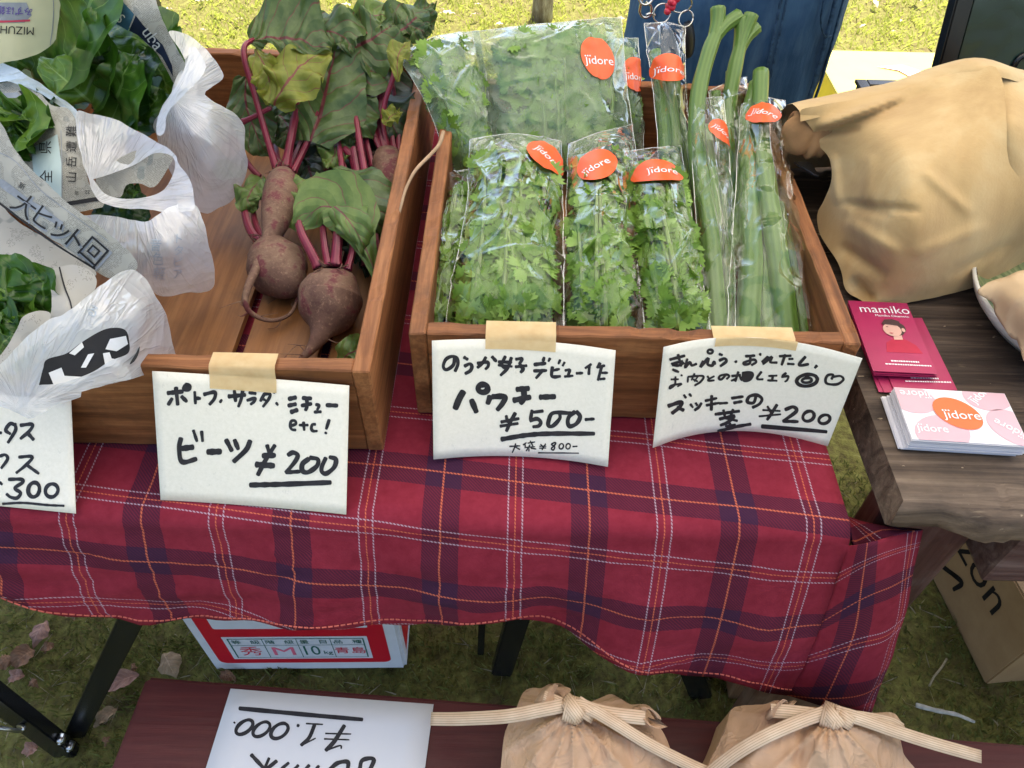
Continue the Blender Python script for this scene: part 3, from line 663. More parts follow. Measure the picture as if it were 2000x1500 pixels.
# card with stems
SDR = [(28, [(182, 247), (318, 212)]), (26, [(197, 287), (298, 262)]), (26, [(257, 202), (285, 308)]), (26, [(205, 298), (262, 302), (310, 278)]), (26, [(208, 340), (262, 363)]), (26, [(342, 242), (322, 322), (365, 272), (385, 302), (428, 287)]),
      (28, [(490, 262), (466, 316), (538, 235), (532, 290), (575, 302), (592, 268), (602, 290)]), (25, [(642, 196), (668, 205)]), (28, [(642, 255), (690, 237), (705, 265), (652, 308)]), (28, [(795, 262), (797, 272)]),
      (26, [(887, 216), (972, 210)]), (24, [(930, 207), (926, 278), (882, 293), (872, 275), (958, 247), (984, 270), (942, 298)]), (24, [(1020, 192), (1025, 208)]), (26, [(1042, 270), (1095, 217), (1048, 288), (1130, 222), (1116, 270), (1178, 275)]),
      (26, [(1202, 216), (1308, 211)]), (26, [(1255, 202), (1222, 297)]), (22, [(1290, 242), (1328, 240)]), (22, [(1277, 286), (1338, 290)]), (28, [(1443, 222), (1388, 285), (1402, 302), (1472, 290)]), (28, [(1550, 305), (1532, 324)]),
      (20, [(192, 432), (260, 430)]), (20, [(233, 407), (226, 480), (180, 518), (192, 490), (288, 472), (252, 498)]), (18, [(285, 392), (296, 396)]), (18, [(350, 410), (346, 458)]), (20, [(350, 407), (488, 400), (470, 450), (412, 488)]), (18, [(410, 378), (382, 438)]), (18, [(400, 432), (438, 450)]), (16, [(440, 405), (410, 450)]),
      (20, [(532, 402), (545, 425)]), (20, [(593, 402), (542, 430), (542, 445), (593, 440)]), (22, [(700, 392), (662, 430), (637, 424), (652, 396), (708, 386), (733, 402), (710, 428)]),
      (24, [(758, 400), (838, 390)]), (26, [(818, 362), (790, 448)]), (22, [(790, 430), (752, 444)]), (24, [(830, 400), (852, 440)]), (40, [(860, 378), (945, 378), (925, 428), (872, 436), (866, 382)]), (30, [(855, 402), (935, 410)]), (20, [(905, 380), (900, 440)]),
      (22, [(1033, 362), (996, 410), (1002, 430), (1048, 430)]), (22, [(1140, 395), (1130, 438), (1092, 440)]), (20, [(1102, 400), (1178, 396)]), (20, [(1092, 440), (1178, 444)]), (22, [(1263, 372), (1227, 398)]), (22, [(1222, 410), (1283, 402), (1273, 438), (1252, 453)]),
      (25, [(1690, 430), (1702, 390), (1652, 396), (1632, 440), (1652, 474), (1740, 478), (1798, 435), (1770, 402), (1702, 410)]),
      (38, [(168, 678), (288, 642), (270, 690), (202, 746)]), (36, [(252, 692), (308, 718)]), (24, [(312, 577), (330, 603)]), (24, [(362, 567), (380, 588)]), (24, [(372, 662), (395, 692)]), (24, [(422, 652), (435, 673)]), (28, [(474, 652), (450, 690), (412, 718)]),
      (26, [(512, 630), (618, 606)]), (26, [(522, 672), (640, 650)]), (30, [(570, 584), (567, 716)]), (24, [(642, 655), (718, 650)]), (28, [(757, 606), (863, 591)]), (28, [(778, 650), (853, 636)]), (32, [(985, 582), (960, 648), (902, 640), (922, 590), (990, 577), (1038, 610), (1015, 660), (952, 692)]),
      (30, [(603, 756), (828, 726)]), (26, [(680, 717), (692, 770)]), (26, [(770, 712), (745, 770)]), (30, [(645, 800), (780, 770), (720, 830), (652, 858)]), (26, [(690, 790), (808, 816)]), (26, [(740, 838), (742, 880)]), (24, [(700, 868), (790, 852)]), (32, [(630, 917), (780, 875), (933, 847)]),
      (24, [(1090, 682), (1130, 750)]), (28, [(1178, 668), (1120, 760), (1087, 806)]), (19, [(1047, 716), (1208, 725)]), (19, [(1012, 775), (1213, 756)]), (34, [(1257, 712), (1330, 688), (1358, 730), (1235, 820)]), (32, [(1235, 820), (1375, 825)]), (38, [(1040, 868), (1642, 920)])]
card('cream curled price card with a double circle and a heart, under the green stems', (1270, 650, 4.7619), [(25, 1070), (1650, 1055), (1972, 240), (127, 135)], RC[2] - .003, .021, SDR, (.285, .71, .925),
     [(24, (556, 173, 24, 18, 0)), (33, (1460, 440, 98, 54, -.12)), (28, (1458, 440, 46, 22, -.1)), (31, (1474, 775, 56, 44, -.5)), (29, (1622, 804, 54, 38, -.4))])
# card cut by the frame
SA = [(46, [(190, 322), (132, 310), (76, 390), (135, 440)]), (48, [(192, 310), (200, 395), (105, 550)]), (45, [(-90, 425), (20, 425)]), (46, [(265, 330), (415, 318), (380, 400), (265, 500)]), (48, [(352, 425), (430, 512)]),
      (40, [(0, 722), (70, 706), (100, 760), (20, 875)]), (42, [(245, 735), (415, 730), (340, 830), (212, 935)]), (42, [(345, 835), (497, 945)]), (36, [(0, 1055), (28, 1082)]), (46, [(115, 1018), (278, 1018), (288, 1060), (192, 1130), (265, 1190), (220, 1255), (140, 1245), (88, 1205)]),
      (32, [(38, 1330), (300, 1318), (600, 1345), (818, 1355)])]
card('white price card half under the nearest white carrier bag, ending in a 300 yen price', (0, 780, 6.522), [(-1450, 1235), (965, 1455), (905, 10), (-1507, -166)], LC[2] - .003, .001, SA, None, [(52, (435, 1150, 72, 92, .2)), (48, (662, 1160, 78, 86, .6))])

# ================================================================== BENCH in front
M_bench = wood('maroon_paint', [(.060, .011, .011), (.085, .016, .015), (.105, .024, .020)], 'x', .8, .42, .3, (.10, .04, .03), .25, .2, 5.0)
b0 = atz(285, 1320, BENCH); b1 = atz(1960, 1450, BENCH); ang = math.atan2(b1.y - b0.y, b1.x - b0.x)
bench = thing('low_bench', 'low maroon painted wooden bench along the front edge', 'bench', (b0.x + .4, b0.y - .15, 0))
bm = bmesh.new(); bmesh.ops.create_cube(bm, size=1)
for v in bm.verts: v.co = Vector(((v.co.x + .5) * 1.6, (v.co.y - .5) * .31, (v.co.z - .5) * .028))
bmesh.ops.bevel(bm, geom=bm.edges[:], offset=.004, segments=3, affect='EDGES')
bmM = Matrix.Translation((b0.x, b0.y, BENCH)) @ Matrix.Rotation(ang, 4, 'Z')
mb = MB(); mb.bm(bm, 0, bmM); mb.build('plank', M_bench, bench)
for lx in (.12, 1.48):
    for ly in (-.05, -.26):
        mb = MB(); p = bmM @ Vector((lx, ly, 0)); bar(mb, (p.x, p.y, 0), (p.x, p.y, BENCH - .03), .026, .02); mb.build('leg', M_leg, bench)
# upside-down card on the bench
cE = (390, 1340, 4.2553); e0 = atz(*[390 + 260 / 4.2553, 1340 + 25 / 4.2553], BENCH + .0012); e1 = atz(390 + 1945 / 4.2553, 1340 + 155 / 4.2553, BENCH + .0012)
ex = e1 - e0; ey = Vector((ex.y, -ex.x, 0)).normalized() * .148
q = [e0 + ey, e1 + ey, e1, e0]; HE = homography([proj(p) for p in q]); SE_ = Surf(bilin(*q, 3, 3, lambda u, v: Vector((0, 0, .0015 * (2 * u - 1) ** 2))))
SEs = [(38, [(335, 190), (1352, 280)]), (27, [(814, 328), (824, 332)]), (14, [(887, 313), (1023, 320)]), (34, [(955, 325), (910, 430), (845, 492)]), (13, [(845, 495), (963, 435)]), (34, [(1203, 330), (1120, 460), (1050, 535)]), (15, [(1050, 538), (1165, 496), (1178, 520)]),
       (14, [(1047, 395), (1258, 400)]), (14, [(1037, 440), (1243, 448)]), (16, [(288, 305), (296, 312)]), (34, [(432, 575), (530, 680)]), (26, [(578, 602), (540, 690)]), (30, [(640, 625), (560, 690)]), (26, [(740, 640), (680, 690)]), (26, [(820, 660), (785, 695)]), (26, [(910, 660), (878, 692)]), (26, [(990, 665), (968, 692)]),
       (36, [(1085, 690), (1150, 640), (1230, 632), (1232, 690)]), (36, [(1332, 690), (1350, 622), (1420, 602), (1448, 622), (1420, 690)])]
mb = MB(); SE_.mesh(mb, 8, 6, 0, thick=.0005)
for w_, pts in SEs + [(30, ell(375, 345, 82, 44, -.65)), (28, ell(516, 362, 82, 46, -.65)), (30, ell(665, 375, 82, 50, -.65))]:
    V, F = stroke2d(pts, w_); mb.add([SE_.at(*HE(390 + p.x / 4.2553, 1340 + p.y / 4.2553), .0004) for p in V], F, 1, None, False)
k = NM('white_card'); k.set(base=(.68, .67, .67), rough=.8, spec=.2); M_wcard = k.m
tag(mb.build('price_sheet', [M_wcard, M_ink]), 'white price sheet lying upside down on the maroon bench, 1.000 yen', 'price sheet')

# ================================================================== OLD WOODEN BOARD on the right
def old_wood():
    k = NM('weathered_board'); v = k.coord('Object', (3, 60, 60)); g1 = k.noise(1, v, 7, .65, 1.5); g2 = k.noise(4, v, 4, .7)
    col = k.ramp(g1, [(.3, (.012, .008, .006)), (.48, (.050, .033, .024)), (.62, (.11, .076, .054)), (.8, (.20, .145, .105))])
    col = k.mix(k.ramp(k.noise(5, k.coord(), 4), [(.45, 0.0), (.7, .65)]), col, (.024, .016, .012))
    yy = k.n('SeparateXYZ', {0: k.n('TexCoord').outputs['Object']}).outputs[1]
    wear = k.ramp(k.math('ADD', k.math('MULTIPLY', yy, -2.0), k.math('MULTIPLY', k.noise(16, k.coord('Object', (1, 1.5, 1)), 5, .7), .5)), [(.55, 0.0), (.90, 1.0)])
    col = k.mix(k.math('MULTIPLY', wear, .85), col, k.ramp(g1, [(.3, (.07, .045, .03)), (.55, (.20, .14, .095)), (.75, (.33, .25, .175))]))
    chip = k.ramp(k.noise(75, k.coord('Object', (1, 2.2, 1)), 3, .6), [(.70, 0.0), (.735, 1.0)])
    scr = k.ramp(k.noise(1, k.coord('Object', (22, 170, 60), (0, 0, .25)), 3, .5), [(.70, 0.0), (.76, .5)])
    col = k.mix(k.math('MULTIPLY', k.math('MAXIMUM', chip, scr), .8), col, (.38, .29, .19))
    k.set(base=col, rough=.62, spec=.25); k.bump(k.math('SUBTRACT', k.math('ADD', g2, g1), k.math('MULTIPLY', chip, .4)), .5, .002); return k.m
M_old = old_wood()
M_oldleg = wood('worn_brown_planks', [(.05, .018, .014), (.10, .045, .035), (.17, .095, .075)], 'z', 1, .35, .5, (.22, .17, .14), .5, .3, 8.0)
M_oldbeam = wood('worn_brown_beam', [(.05, .022, .018), (.11, .065, .055), (.20, .14, .12)], 'x', 1, .4, .5, (.05, .012, .010), .5, .3, 9.0)
old = thing('rustic_table', 'dark weathered wooden table with a chipped front edge, right of the plaid cloth', 'table', (.65, .6, 0))
mb = MB(); nx_, rows_ = 120, []
xs_ = [.2985 + (1.25 - .2985) * (i / nx_) ** 1.1 for i in range(nx_ + 1)]
for x in xs_:
    n1 = noise.noise(Vector((x * 24, 0, 3))); n2 = noise.noise(Vector((x * 70, 5, 0))); sl = .324 + .02 * (x - .3) - .013 * max(0, min(1, (x - .335) / .03))
    yt = sl + .004 + .004 * n1; yb = sl + .006 * n2 - .003 * n1 + (.010 if n1 > .3 else 0); ch = .006 * max(0, n2)
    le = .0035 * noise.noise(Vector((x * 9, 9, 9)))
    ysl = [.895, .8, .6, .5, .42, .38, .355, yt + .016, yt + .006]
    row = [(x, y, BZ + .0012 * noise.noise(Vector((x * 11, y * 25, 0))) - (.0022 if noise.noise(Vector((x * 38, y * 60, 4))) > .45 else 0)) for y in ysl]
    row += [(x, yt, BZ - .004 - ch), (x, (yt + yb) / 2 - .003 * n2, BZ - .013), (x, yb, BZ - .022), (x, yb + .006, BZ - .029), (x, .5, BZ - .03), (x, .895, BZ - .03)]
    rows_.append(row)
m_ = len(rows_[0])
for i in range(3):      # round off the left arris
    rows_[0] = [(rows_[0][j][0] + (.0 if rows_[0][j][2] < BZ - .003 else .0015), rows_[0][j][1], rows_[0][j][2]) for j in range(m_)]
mb.add([p for r_ in rows_ for p in r_], [[i * m_ + j, i * m_ + j + 1, (i + 1) * m_ + j + 1, (i + 1) * m_ + j][::-1] for i in range(nx_) for j in range(m_ - 1)])
for i, rv in ((0, False), (nx_, True)):
    f = [tuple(p) for p in rows_[i]]; idx = list(range(m_)); mb.add(f, [idx[::-1] if rv else idx], 0, None, False)
mb.build('table_board', M_old, old)
mb = MB(); mb.box((.315, .362, 0), (.411, .386, BZ - .031), 0, .003); mb.build('leg', M_oldleg, old)
mb = MB(); mb.box((.4125, .327, .662), (1.22, .384, BZ - .031), 0, .004); mb.build('apron', M_oldbeam, old)
mb = MB(); mb.box((1.08, .39, 0), (1.18, .43, BZ - .031), 0, .003); mb.build('leg', M_oldleg, old)
mb = MB(); mb.box((.33, .84, 0), (.42, .87, BZ - .031), 0, .003); mb.build('leg', M_oldleg, old)

# ------------------------------------------------------------------ cards on it
M_crim = plain('crimson_card', (.36, .018, .085), .45, .4, 0, .08, 30); M_white = plain('white_print', (.80, .78, .80), .5, .4, 0, .02, 30)
M_pink = plain('pink_print', (.60, .36, .40), .5, .4, 0, .03, 30); M_or = plain('orange_print', (.80, .125, .025), .42, .4, 0, .03, 30)
M_cwhite = plain('gloss_white_card', (.66, .64, .67), .35, .5, 0, .02, 30); M_skin = plain('printed_skin', (.62, .36, .29), .5, .3, 0, .1, 60); M_hair = plain('printed_hair', (.06, .03, .03), .5, .3); M_red = plain('printed_red', (.42, .015, .05), .5, .3)
M_edge = plain('card_edge', (.58, .48, .42), .7, .2, 0, .35, 300)
def eggs(cx, cy_, r, rot, n=28, sh=.16):
    P = []
    for i in range(n):
        th = 2 * math.pi * i / n; rr = r * (1 + sh * math.cos(th) + .05 * math.cos(2 * th)); x, y = rr * 1.02 * math.cos(th), rr * .86 * math.sin(th)
        P.append((cx + x * math.cos(rot) - y * math.sin(rot), cy_ + x * math.sin(rot) + y * math.cos(rot)))
    return P
def put_logo(mb, fn, size, mi, at=(0, 0), rot=0):
    """the farm mark: lower case word whose j and i share a row of three dots"""
    put_text(mb, '\u0237\u0131dore', size, fn, mi, rot, at)
    c, s_ = math.cos(rot), math.sin(rot)
    for dx in (-1.12, -.93, -.74):
        o = (at[0] + dx * size * c - .36 * size * s_, at[1] + dx * size * s_ + .36 * size * c)
        mb.add([fn(o[0] + .065 * size * math.cos(2 * math.pi * i / 8), o[1] + .065 * size * math.sin(2 * math.pi * i / 8)) for i in range(8)], [list(range(8))], mi, None, False)
def rectcard(p0, ex, ey, L, W_, th, z0):
    """flat card frame: p0 corner, ex along the long side"""
    return lambda x, y, h=0: Vector((p0.x + ex.x * x + ey.x * y, p0.y + ex.y * x + ey.y * y, z0 + h))
def clip_poly(P, w_, h_):
    for ax, lim, sg in ((0, 0, 1), (0, w_, -1), (1, 0, 1), (1, h_, -1)):
        out = []
        for a, b in zip(P, P[1:] + P[:1]):
            ia, ib = sg * (a[ax] - lim) >= 0, sg * (b[ax] - lim) >= 0
            if ia: out.append(a)
            if ia != ib:
                t = (lim - a[ax]) / (b[ax] - a[ax]); out.append((a[0] + (b[0] - a[0]) * t, a[1] + (b[1] - a[1]) * t))
        P = out
        if not P: return P
    return P
# white farm cards: a tight stack
zt = BZ + .0165
c0 = atz(1781, 859, zt); c1 = atz(1999, 872, zt); ex = (c1 - c0); ex.z = 0; ex.normalize(); ey = Vector((-ex.y, ex.x, 0))
st = thing('card_stack', 'stack of white business cards with an orange egg mark on the weathered table', 'card stack', (c0.x, c0.y, BZ + .001))
rr = random.Random(3); mb = MB()
for i in range(34):
    fn = rectcard(c0 + ex * rr.uniform(-.0012, .0012) + ey * (rr.uniform(-.0008, .0008)), ex, ey, 0, 0, 0, BZ + .0016 + .00045 * i); sh_ = -.004 * max(0, (12 - i) / 12)
    b = [fn(x + sh_, y - sh_ * .5) for x, y in ((0, 0), (.091, 0), (.091, .055), (0, .055))]; t_ = [p + Vector((0, 0, .00036)) for p in b]
    mb.add(b + t_, [[3, 2, 1, 0], [4, 5, 6, 7], [0, 1, 5, 4], [1, 2, 6, 5], [2, 3, 7, 6], [3, 0, 4, 7]], 0, None, False)
mb.build('card_pile', [M_cwhite], st)
fn0 = rectcard(c0, ex, ey, 0, 0, 0, BZ + .0016 + .00045 * 34)
mb = MB(); b = [fn0(x, y) for x, y in ((0, 0), (.091, 0), (.091, .055), (0, .055))]; t_ = [p + Vector((0, 0, .0003)) for p in b]
mb.add(b + t_, [[3, 2, 1, 0], [4, 5, 6, 7], [0, 1, 5, 4], [1, 2, 6, 5], [2, 3, 7, 6], [3, 0, 4, 7]], 0, None, False)
for e, lg in (((.014, .043, .019, 2.9), (.016, .049, math.pi)), ((.023, .008, .021, .3), (.019, .012, 0)), ((.074, .052, .021, .4), (.070, .052, .75)), ((.084, .020, .021, -.6), (.082, .017, 2.5))):
    P = clip_poly(eggs(*e), .091, .055)
    if P: mb.add([fn0(x, y, .0006) for x, y in P], [list(range(len(P)))], 1, None, False)
    V0, F0 = textgeo('\u0237\u0131dore', .0105)
    put_logo(mb, lambda x, y: fn0(min(max(x, .0005), .0905), min(max(y, .0005), .0545), .0009), .0105, 3, (lg[0], lg[1]), lg[2])
P = eggs(.047, .028, .0185, 2.55); mb.add([fn0(x, y, .0010) for x, y in P], [list(range(len(P)))], 2, None, False)
put_logo(mb, lambda x, y: fn0(x, y, .0014), .0125, 3, (.047, .0275), .0)
mb.build('top_card', [M_cwhite, M_pink, M_or, M_white], st)
# crimson cards: a loose fan
cs = thing('card_stack', 'crimson business cards with a small portrait, fanned out beside the crate corner', 'card stack', atz(1760, 680, BZ))
def crim(mb, A, B, z, full):
    """A, B pixels of the near edge's ends; card runs away from the camera"""
    a = atz(*A, z); b_ = atz(*B, z); ux = (b_ - a); ux.z = 0; W_ = .055; ux.normalize(); uy = Vector((-ux.y, ux.x, 0))
    def f(x, y, h=0): return Vector((a.x + ux.x * x + uy.x * y, a.y + ux.y * x + uy.y * y, z + h))
    b = [f(x, y) for x, y in ((0, 0), (W_, 0), (W_, .091), (0, .091))]; t_ = [p + Vector((0, 0, .0004)) for p in b]
    mb.add(b + t_, [[3, 2, 1, 0], [4, 5, 6, 7], [0, 1, 5, 4], [1, 2, 6, 5], [2, 3, 7, 6], [3, 0, 4, 7]], 0, None, False)
    for yy, (x0, x1), hh in ((.0125, (.019, .044), .0016), (.0085, (.013, .053), .0014)):
        rr = random.Random(2); x = x0
        while x < x1 - .001:
            l = rr.uniform(.0008, .0022); mb.add([f(x, yy, .0006), f(x + l, yy, .0006), f(x + l, yy + hh, .0006), f(x, yy + hh, .0006)], [[0, 1, 2, 3]], 1, None, False); x += l + .0005
    if full:
        put_text(mb, 'mamiko', .0146, lambda x, y: f(x, y, .0006), 1, 0, (.031, .0800)); put_text(mb, 'Mamiko Okamoto', .0042, lambda x, y: f(x, y, .0006), 1, 0, (.036, .0718))
        def blob(cx, cy_, rx, ry, mi, h, n=18, w_=0): mb.add([f(cx + rx * math.cos(2 * math.pi * i / n) * (1 + w_ * math.sin(i * 2.3)), cy_ + ry * math.sin(2 * math.pi * i / n) * (1 + w_ * math.cos(i * 1.7)), h) for i in range(n)], [list(range(n))], mi, None, False)
        mb.add([f(x, y, .0006) for x, y in ((.018, .024), (.050, .024), (.047, .034), (.041, .040), (.034, .0435), (.028, .041), (.021, .036))], [list(range(7))], 4, None, False)
        mb.add([f(x, y, .0008) for x, y in ((.029, .040), (.037, .0405), (.0375, .050), (.030, .048))], [[0, 1, 2, 3]], 2, None, False)
        blob(.0335, .0555, .0098, .0100, 3, .0010, 18, .05); blob(.0305, .0525, .0082, .0085, 2, .0012); blob(.0405, .0525, .0016, .0026, 2, .0014)
        mb.add([f(x, y, .0016) for x, y in ((.0225, .0595), (.0300, .0590), (.0380, .0575), (.0400, .0635), (.0340, .0665), (.0265, .0655))], [list(range(6))], 3, None, False)
        mb.add([f(x, y, .0018) for x, y in ((.0255, .0555), (.0275, .0553), (.0275, .0560), (.0255, .0563))], [[0, 1, 2, 3]], 3, None, False)
        mb.add([f(x, y, .0018) for x, y in ((.0262, .0482), (.0305, .0478), (.0285, .0468))], [[0, 1, 2]], 4, None, False)
Ms_ = [M_crim, M_white, M_skin, M_hair, M_red]
spec_ = [((1716, 766), (1850, 771), 0), ((1727, 767), (1868, 763), 0), ((1745, 760), (1868, 763), 1), ((1706, 733), (1829, 738), 6), ((1706, 730), (1829, 735), 7), ((1705, 725), (1829, 731), 9)]
for j, (A, B, lv) in enumerate(spec_):
    mb = MB(); crim(mb, A, B, BZ + .0018 + .00075 * lv + .0006 * j, j == len(spec_) - 1); mb.build('card', Ms_, cs)

# ================================================================== BOXES under the tables
M_boxw = plain('white_carton', (.72, .72, .76), .45, .4, 0, .05, 30); M_boxr = plain('red_print', (.62, .010, .028), .4, .4, 0, .05, 30); M_green = plain('green_print', (.015, .13, .10), .5, .3); M_pr = plain('red_stamp', (.72, .05, .08), .5, .3); M_pk = plain('pink_stamp', (.80, .16, .25), .5, .3)
o0 = atz(421, 1311, 0); o1 = atz(795, 1308, 0); bw = (o1 - o0).length; ux = (o1 - o0).normalized(); uy = Vector((-ux.y, ux.x, 0)); BH = .25
cb = thing('fruit_carton', 'red and white cardboard fruit carton marked 10kg under the plaid cloth', 'carton', (o0 + o1) / 2)
def fb(x, z, h=0): return Vector((o0.x, o0.y, .004)) + ux * x + Vector((0, 0, z)) - uy * h
bm = bmesh.new(); bmesh.ops.create_cube(bm, size=1)
M4 = Matrix((ux, uy, Vector((0, 0, 1)))).transposed().to_4x4()
for v in bm.verts: v.co = M4 @ Vector(((v.co.x + .5) * bw, (v.co.y + .5) * .27, (v.co.z + .5) * BH)) + Vector((o0.x, o0.y, .004))
bmesh.ops.bevel(bm, geom=bm.edges[:], offset=.005, segments=3, affect='EDGES'); mb = MB(); mb.bm(bm)
def rr_poly(x0, z0, x1, z1, r):
    P = []
    for cx, cz, a0 in ((x1 - r, z0 + r, -90), (x1 - r, z1 - r, 0), (x0 + r, z1 - r, 90), (x0 + r, z0 + r, 180)):
        P += [(cx + r * math.cos(R(a0 + 15 * i)), cz + r * math.sin(R(a0 + 15 * i))) for i in range(7)]
    return P
def flat(P, mi, h): mb.add([fb(x, z, h) for x, z in P], [list(range(len(P)))], mi, None, False)
s_ = bw / 1690.0                          # carton front traced from a crop 1690 px wide; x from its left edge
flat(rr_poly(.018, .030, bw - .022, .235, .013), 1, .0004)
flat(rr_poly(.044, .047, bw - .050, .130, .001), 0, .0008)
x0, x1, z0, z1 = .051, bw - .056, .053, .124
for (xa, za, xb, zb_) in [(x0, z0, x0 + .002, z1), (x1 - .002, z0, x1, z1), (x0, z0, x1, z0 + .001), (x0, z1 - .002, x1, z1), (x0, .099, x1, .100)] + [(x0 + (x1 - x0) * q / 4, z0, x0 + (x1 - x0) * q / 4 + .001, z1) for q in (1, 2, 3)]:
    flat([(xa, za), (xb, za), (xb, zb_), (xa, zb_)], 2, .0012)
cw = (x1 - x0) / 4
for i, (a, b) in enumerate((('等', '級'), ('階', '級'), ('量', '目'), ('品', '種'))):
    for q, ch in ((.22, a), (.78, b)): put_text(mb, ch, .0150, lambda x, y: fb(x, y, .0013), 2, 0, (x0 + cw * (i + q), .1105), 1.05)
put_text(mb, '秀', .036, lambda x, y: fb(x, y, .0013), 3, 0, (x0 + cw * .52, .0755)); put_text(mb, 'M', .043, lambda x, y: fb(x, y, .0013), 4, 0, (x0 + cw * 1.5, .0755), 1.25)
put_text(mb, '10', .048, lambda x, y: fb(x, y, .0013), 2, 0, (x0 + cw * 2.36, .0775), .66); put_text(mb, 'kg', .018, lambda x, y: fb(x, y, .0013), 2, 0, (x0 + cw * 2.82, .071), .9)
put_text(mb, '青島', .0245, lambda x, y: fb(x, y, .0013), 3, 0, (x0 + cw * 3.5, .077), 1.05)
for P in (rr_poly(.04, .158, .148, .215, .004), rr_poly(.22, .160, bw - .045, .215, .004)): flat(P, 0, .0008)
# its red right side
sidef = lambda y, z, h=.0004: Vector((o0.x, o0.y, .004)) + ux * (bw + h) + uy * y + Vector((0, 0, z))
P = [(.02, .03), (.25, .03), (.25, .235), (.02, .235)]; mb.add([sidef(y, z) for y, z in P], [[0, 1, 2, 3]], 1, None, False)
mb.build('carton_body', [M_boxw, M_boxr, M_green, M_pr, M_pk], cb)
mb = MB()
for sgn in (0, 1):
    mb.add([Vector((o0.x, o0.y, 0)) + ux * x + uy * y + Vector((0, 0, BH + .0045)) for x, y in ((.002, .002 + .134 * sgn), (bw - .002, .002 + .134 * sgn), (bw - .002, .132 + .134 * sgn), (.002, .132 + .134 * sgn))], [[0, 1, 2, 3]], 0, None, False)
mb.build('lid_flap', M_boxw, cb)
# shipping carton on the right
M_kraft = NM('corrugated_board'); f = M_kraft.noise(25, M_kraft.coord(), 4); M_kraft.set(base=M_kraft.ramp(f, [(.3, (.30, .18, .085)), (.7, (.36, .225, .11))]), rough=.75, spec=.2); M_kraft.bump(M_kraft.noise(1, M_kraft.coord('Object', (60, 60, 700)), 2), .1, .0004); M_kraft = M_kraft.m
M_blk = plain('black_print', (.012, .010, .010), .6, .2)
f0 = atz(1922, 1338, 0); f1 = atz(1832, 1157, 0); vy = (f1 - f0); vy.z = 0; vy.normalize(); vx = Vector((vy.y, -vy.x, 0)); DL, DW, DH = .40, .36, .19
sb = thing('shipping_carton', 'brown corrugated shipping carton under the weathered table', 'carton', f0 + vx * .15 + vy * .2)
bm = bmesh.new(); bmesh.ops.create_cube(bm, size=1); M4 = Matrix((vx, vy, Vector((0, 0, 1)))).transposed().to_4x4()
for v in bm.verts: v.co = M4 @ Vector(((v.co.x + .5) * DW, (v.co.y + .5) * DL, (v.co.z + .5) * DH)) + Vector((f0.x, f0.y, .003))
bmesh.ops.bevel(bm, geom=bm.edges[:], offset=.0025, segments=2, affect='EDGES'); mb = MB(); mb.bm(bm)
side = lambda x, z: Vector((f0.x, f0.y, .003)) + vy * (DL - x) - vx * .0005 + Vector((0, 0, z))
put_text(mb, 'amazon', .088, side, 1, 0, (.195, .128))
V, F = stroke2d([(-.10, .018), (-.04, -.012), (.04, -.010), (.10, .02)], .012); mb.add([side(.150 + p.x * .9, .046 + p.y) for p in V], [f[::-1] for f in F], 1, None, False)
V, F = stroke2d([(.085, .012), (.115, .026), (.112, -.004)], .010); mb.add([side(.150 + p.x * .9, .046 + p.y) for p in V], [f[::-1] for f in F], 1, None, False)
mb.build('carton_body', [M_kraft, M_blk], sb)
mb = MB(); top = lambda x, y, h: Vector((f0.x, f0.y, DH + .0034 + h)) + vx * x + vy * y
mb.add([top(*q, 0) for q in ((.003, .003), (DW - .003, .003), (DW - .003, DL / 2 - .001), (.003, DL / 2 - .001))], [[0, 1, 2, 3]], 0, None, False); mb.build('lid_flap', M_kraft, sb)
mb = MB(); mb.add([top(*q, 0) for q in ((.003, DL / 2 + .001), (DW - .003, DL / 2 + .001), (DW - .003, DL - .003), (.003, DL - .003))], [[0, 1, 2, 3]], 0, None, False); mb.build('lid_flap', M_kraft, sb)

# ================================================================== BEETS
def beet_mat():
    k = NM('beet_skin'); v = k.coord(); f = k.noise(28, v, 6, .7); f2 = k.noise(260, v, 4, .7); f3 = k.noise(55, k.coord('Object', (1, 1, 1)), 3, .6)
    col = k.ramp(f, [(.30, (.080, .038, .032)), (.48, (.138, .076, .054)), (.66, (.220, .140, .092))])
    col = k.mix(k.ramp(f3, [(.54, 0.0), (.63, .8)]), col, (.115, .018, .032)); col = k.mix(k.ramp(f2, [(.55, 0.0), (.75, .6)]), col, (.36, .23, .15))
    k.set(base=col, rough=.75, spec=.25); k.bump(k.math('ADD', f2, f), .5, .0012); return k.m
M_beet = beet_mat()
def stem_mat(name, a, b, stripes=10, c=None):
    k = NM(name); tc = k.n('TexCoord'); sp = k.n('SeparateXYZ', {0: tc.outputs['UV']})
    s1 = k.math('FRACT', k.math('MULTIPLY', sp.outputs[0], float(stripes))); tri = k.math('ABSOLUTE', k.math('SUBTRACT', s1, .5))
    f = k.noise(30, k.coord(), 4, .6); col = k.mix(k.math('MULTIPLY', tri, 1.15), a, b); col = k.mix(k.ramp(f, [(.4, 0.0), (.7, .55)]), col, c or b)
    k.set(base=col, rough=.38, spec=.45); k.bump(tri, .25, .001); return k.m
M_bstem = stem_mat('beet_stalk', (.16, .010, .030), (.30, .045, .075), 9, (.09, .012, .018))
M_bleaf = leafmat('beet_leaf', (.040, .075, .020), (.10, .15, .045), (.13, .025, .03), trans=.22, rough=.36, veins=6, vein_w=.06, bump=.6)
M_bleafy = leafmat('beet_leaf_yellow', (.16, .19, .022), (.27, .28, .04), (.22, .06, .05), trans=.35, rough=.45, veins=6, vein_w=.05)
M_bleafb = leafmat('beet_leaf_bright', (.085, .145, .03), (.15, .22, .05), (.17, .05, .05), trans=.25, rough=.38, veins=6, vein_w=.05)
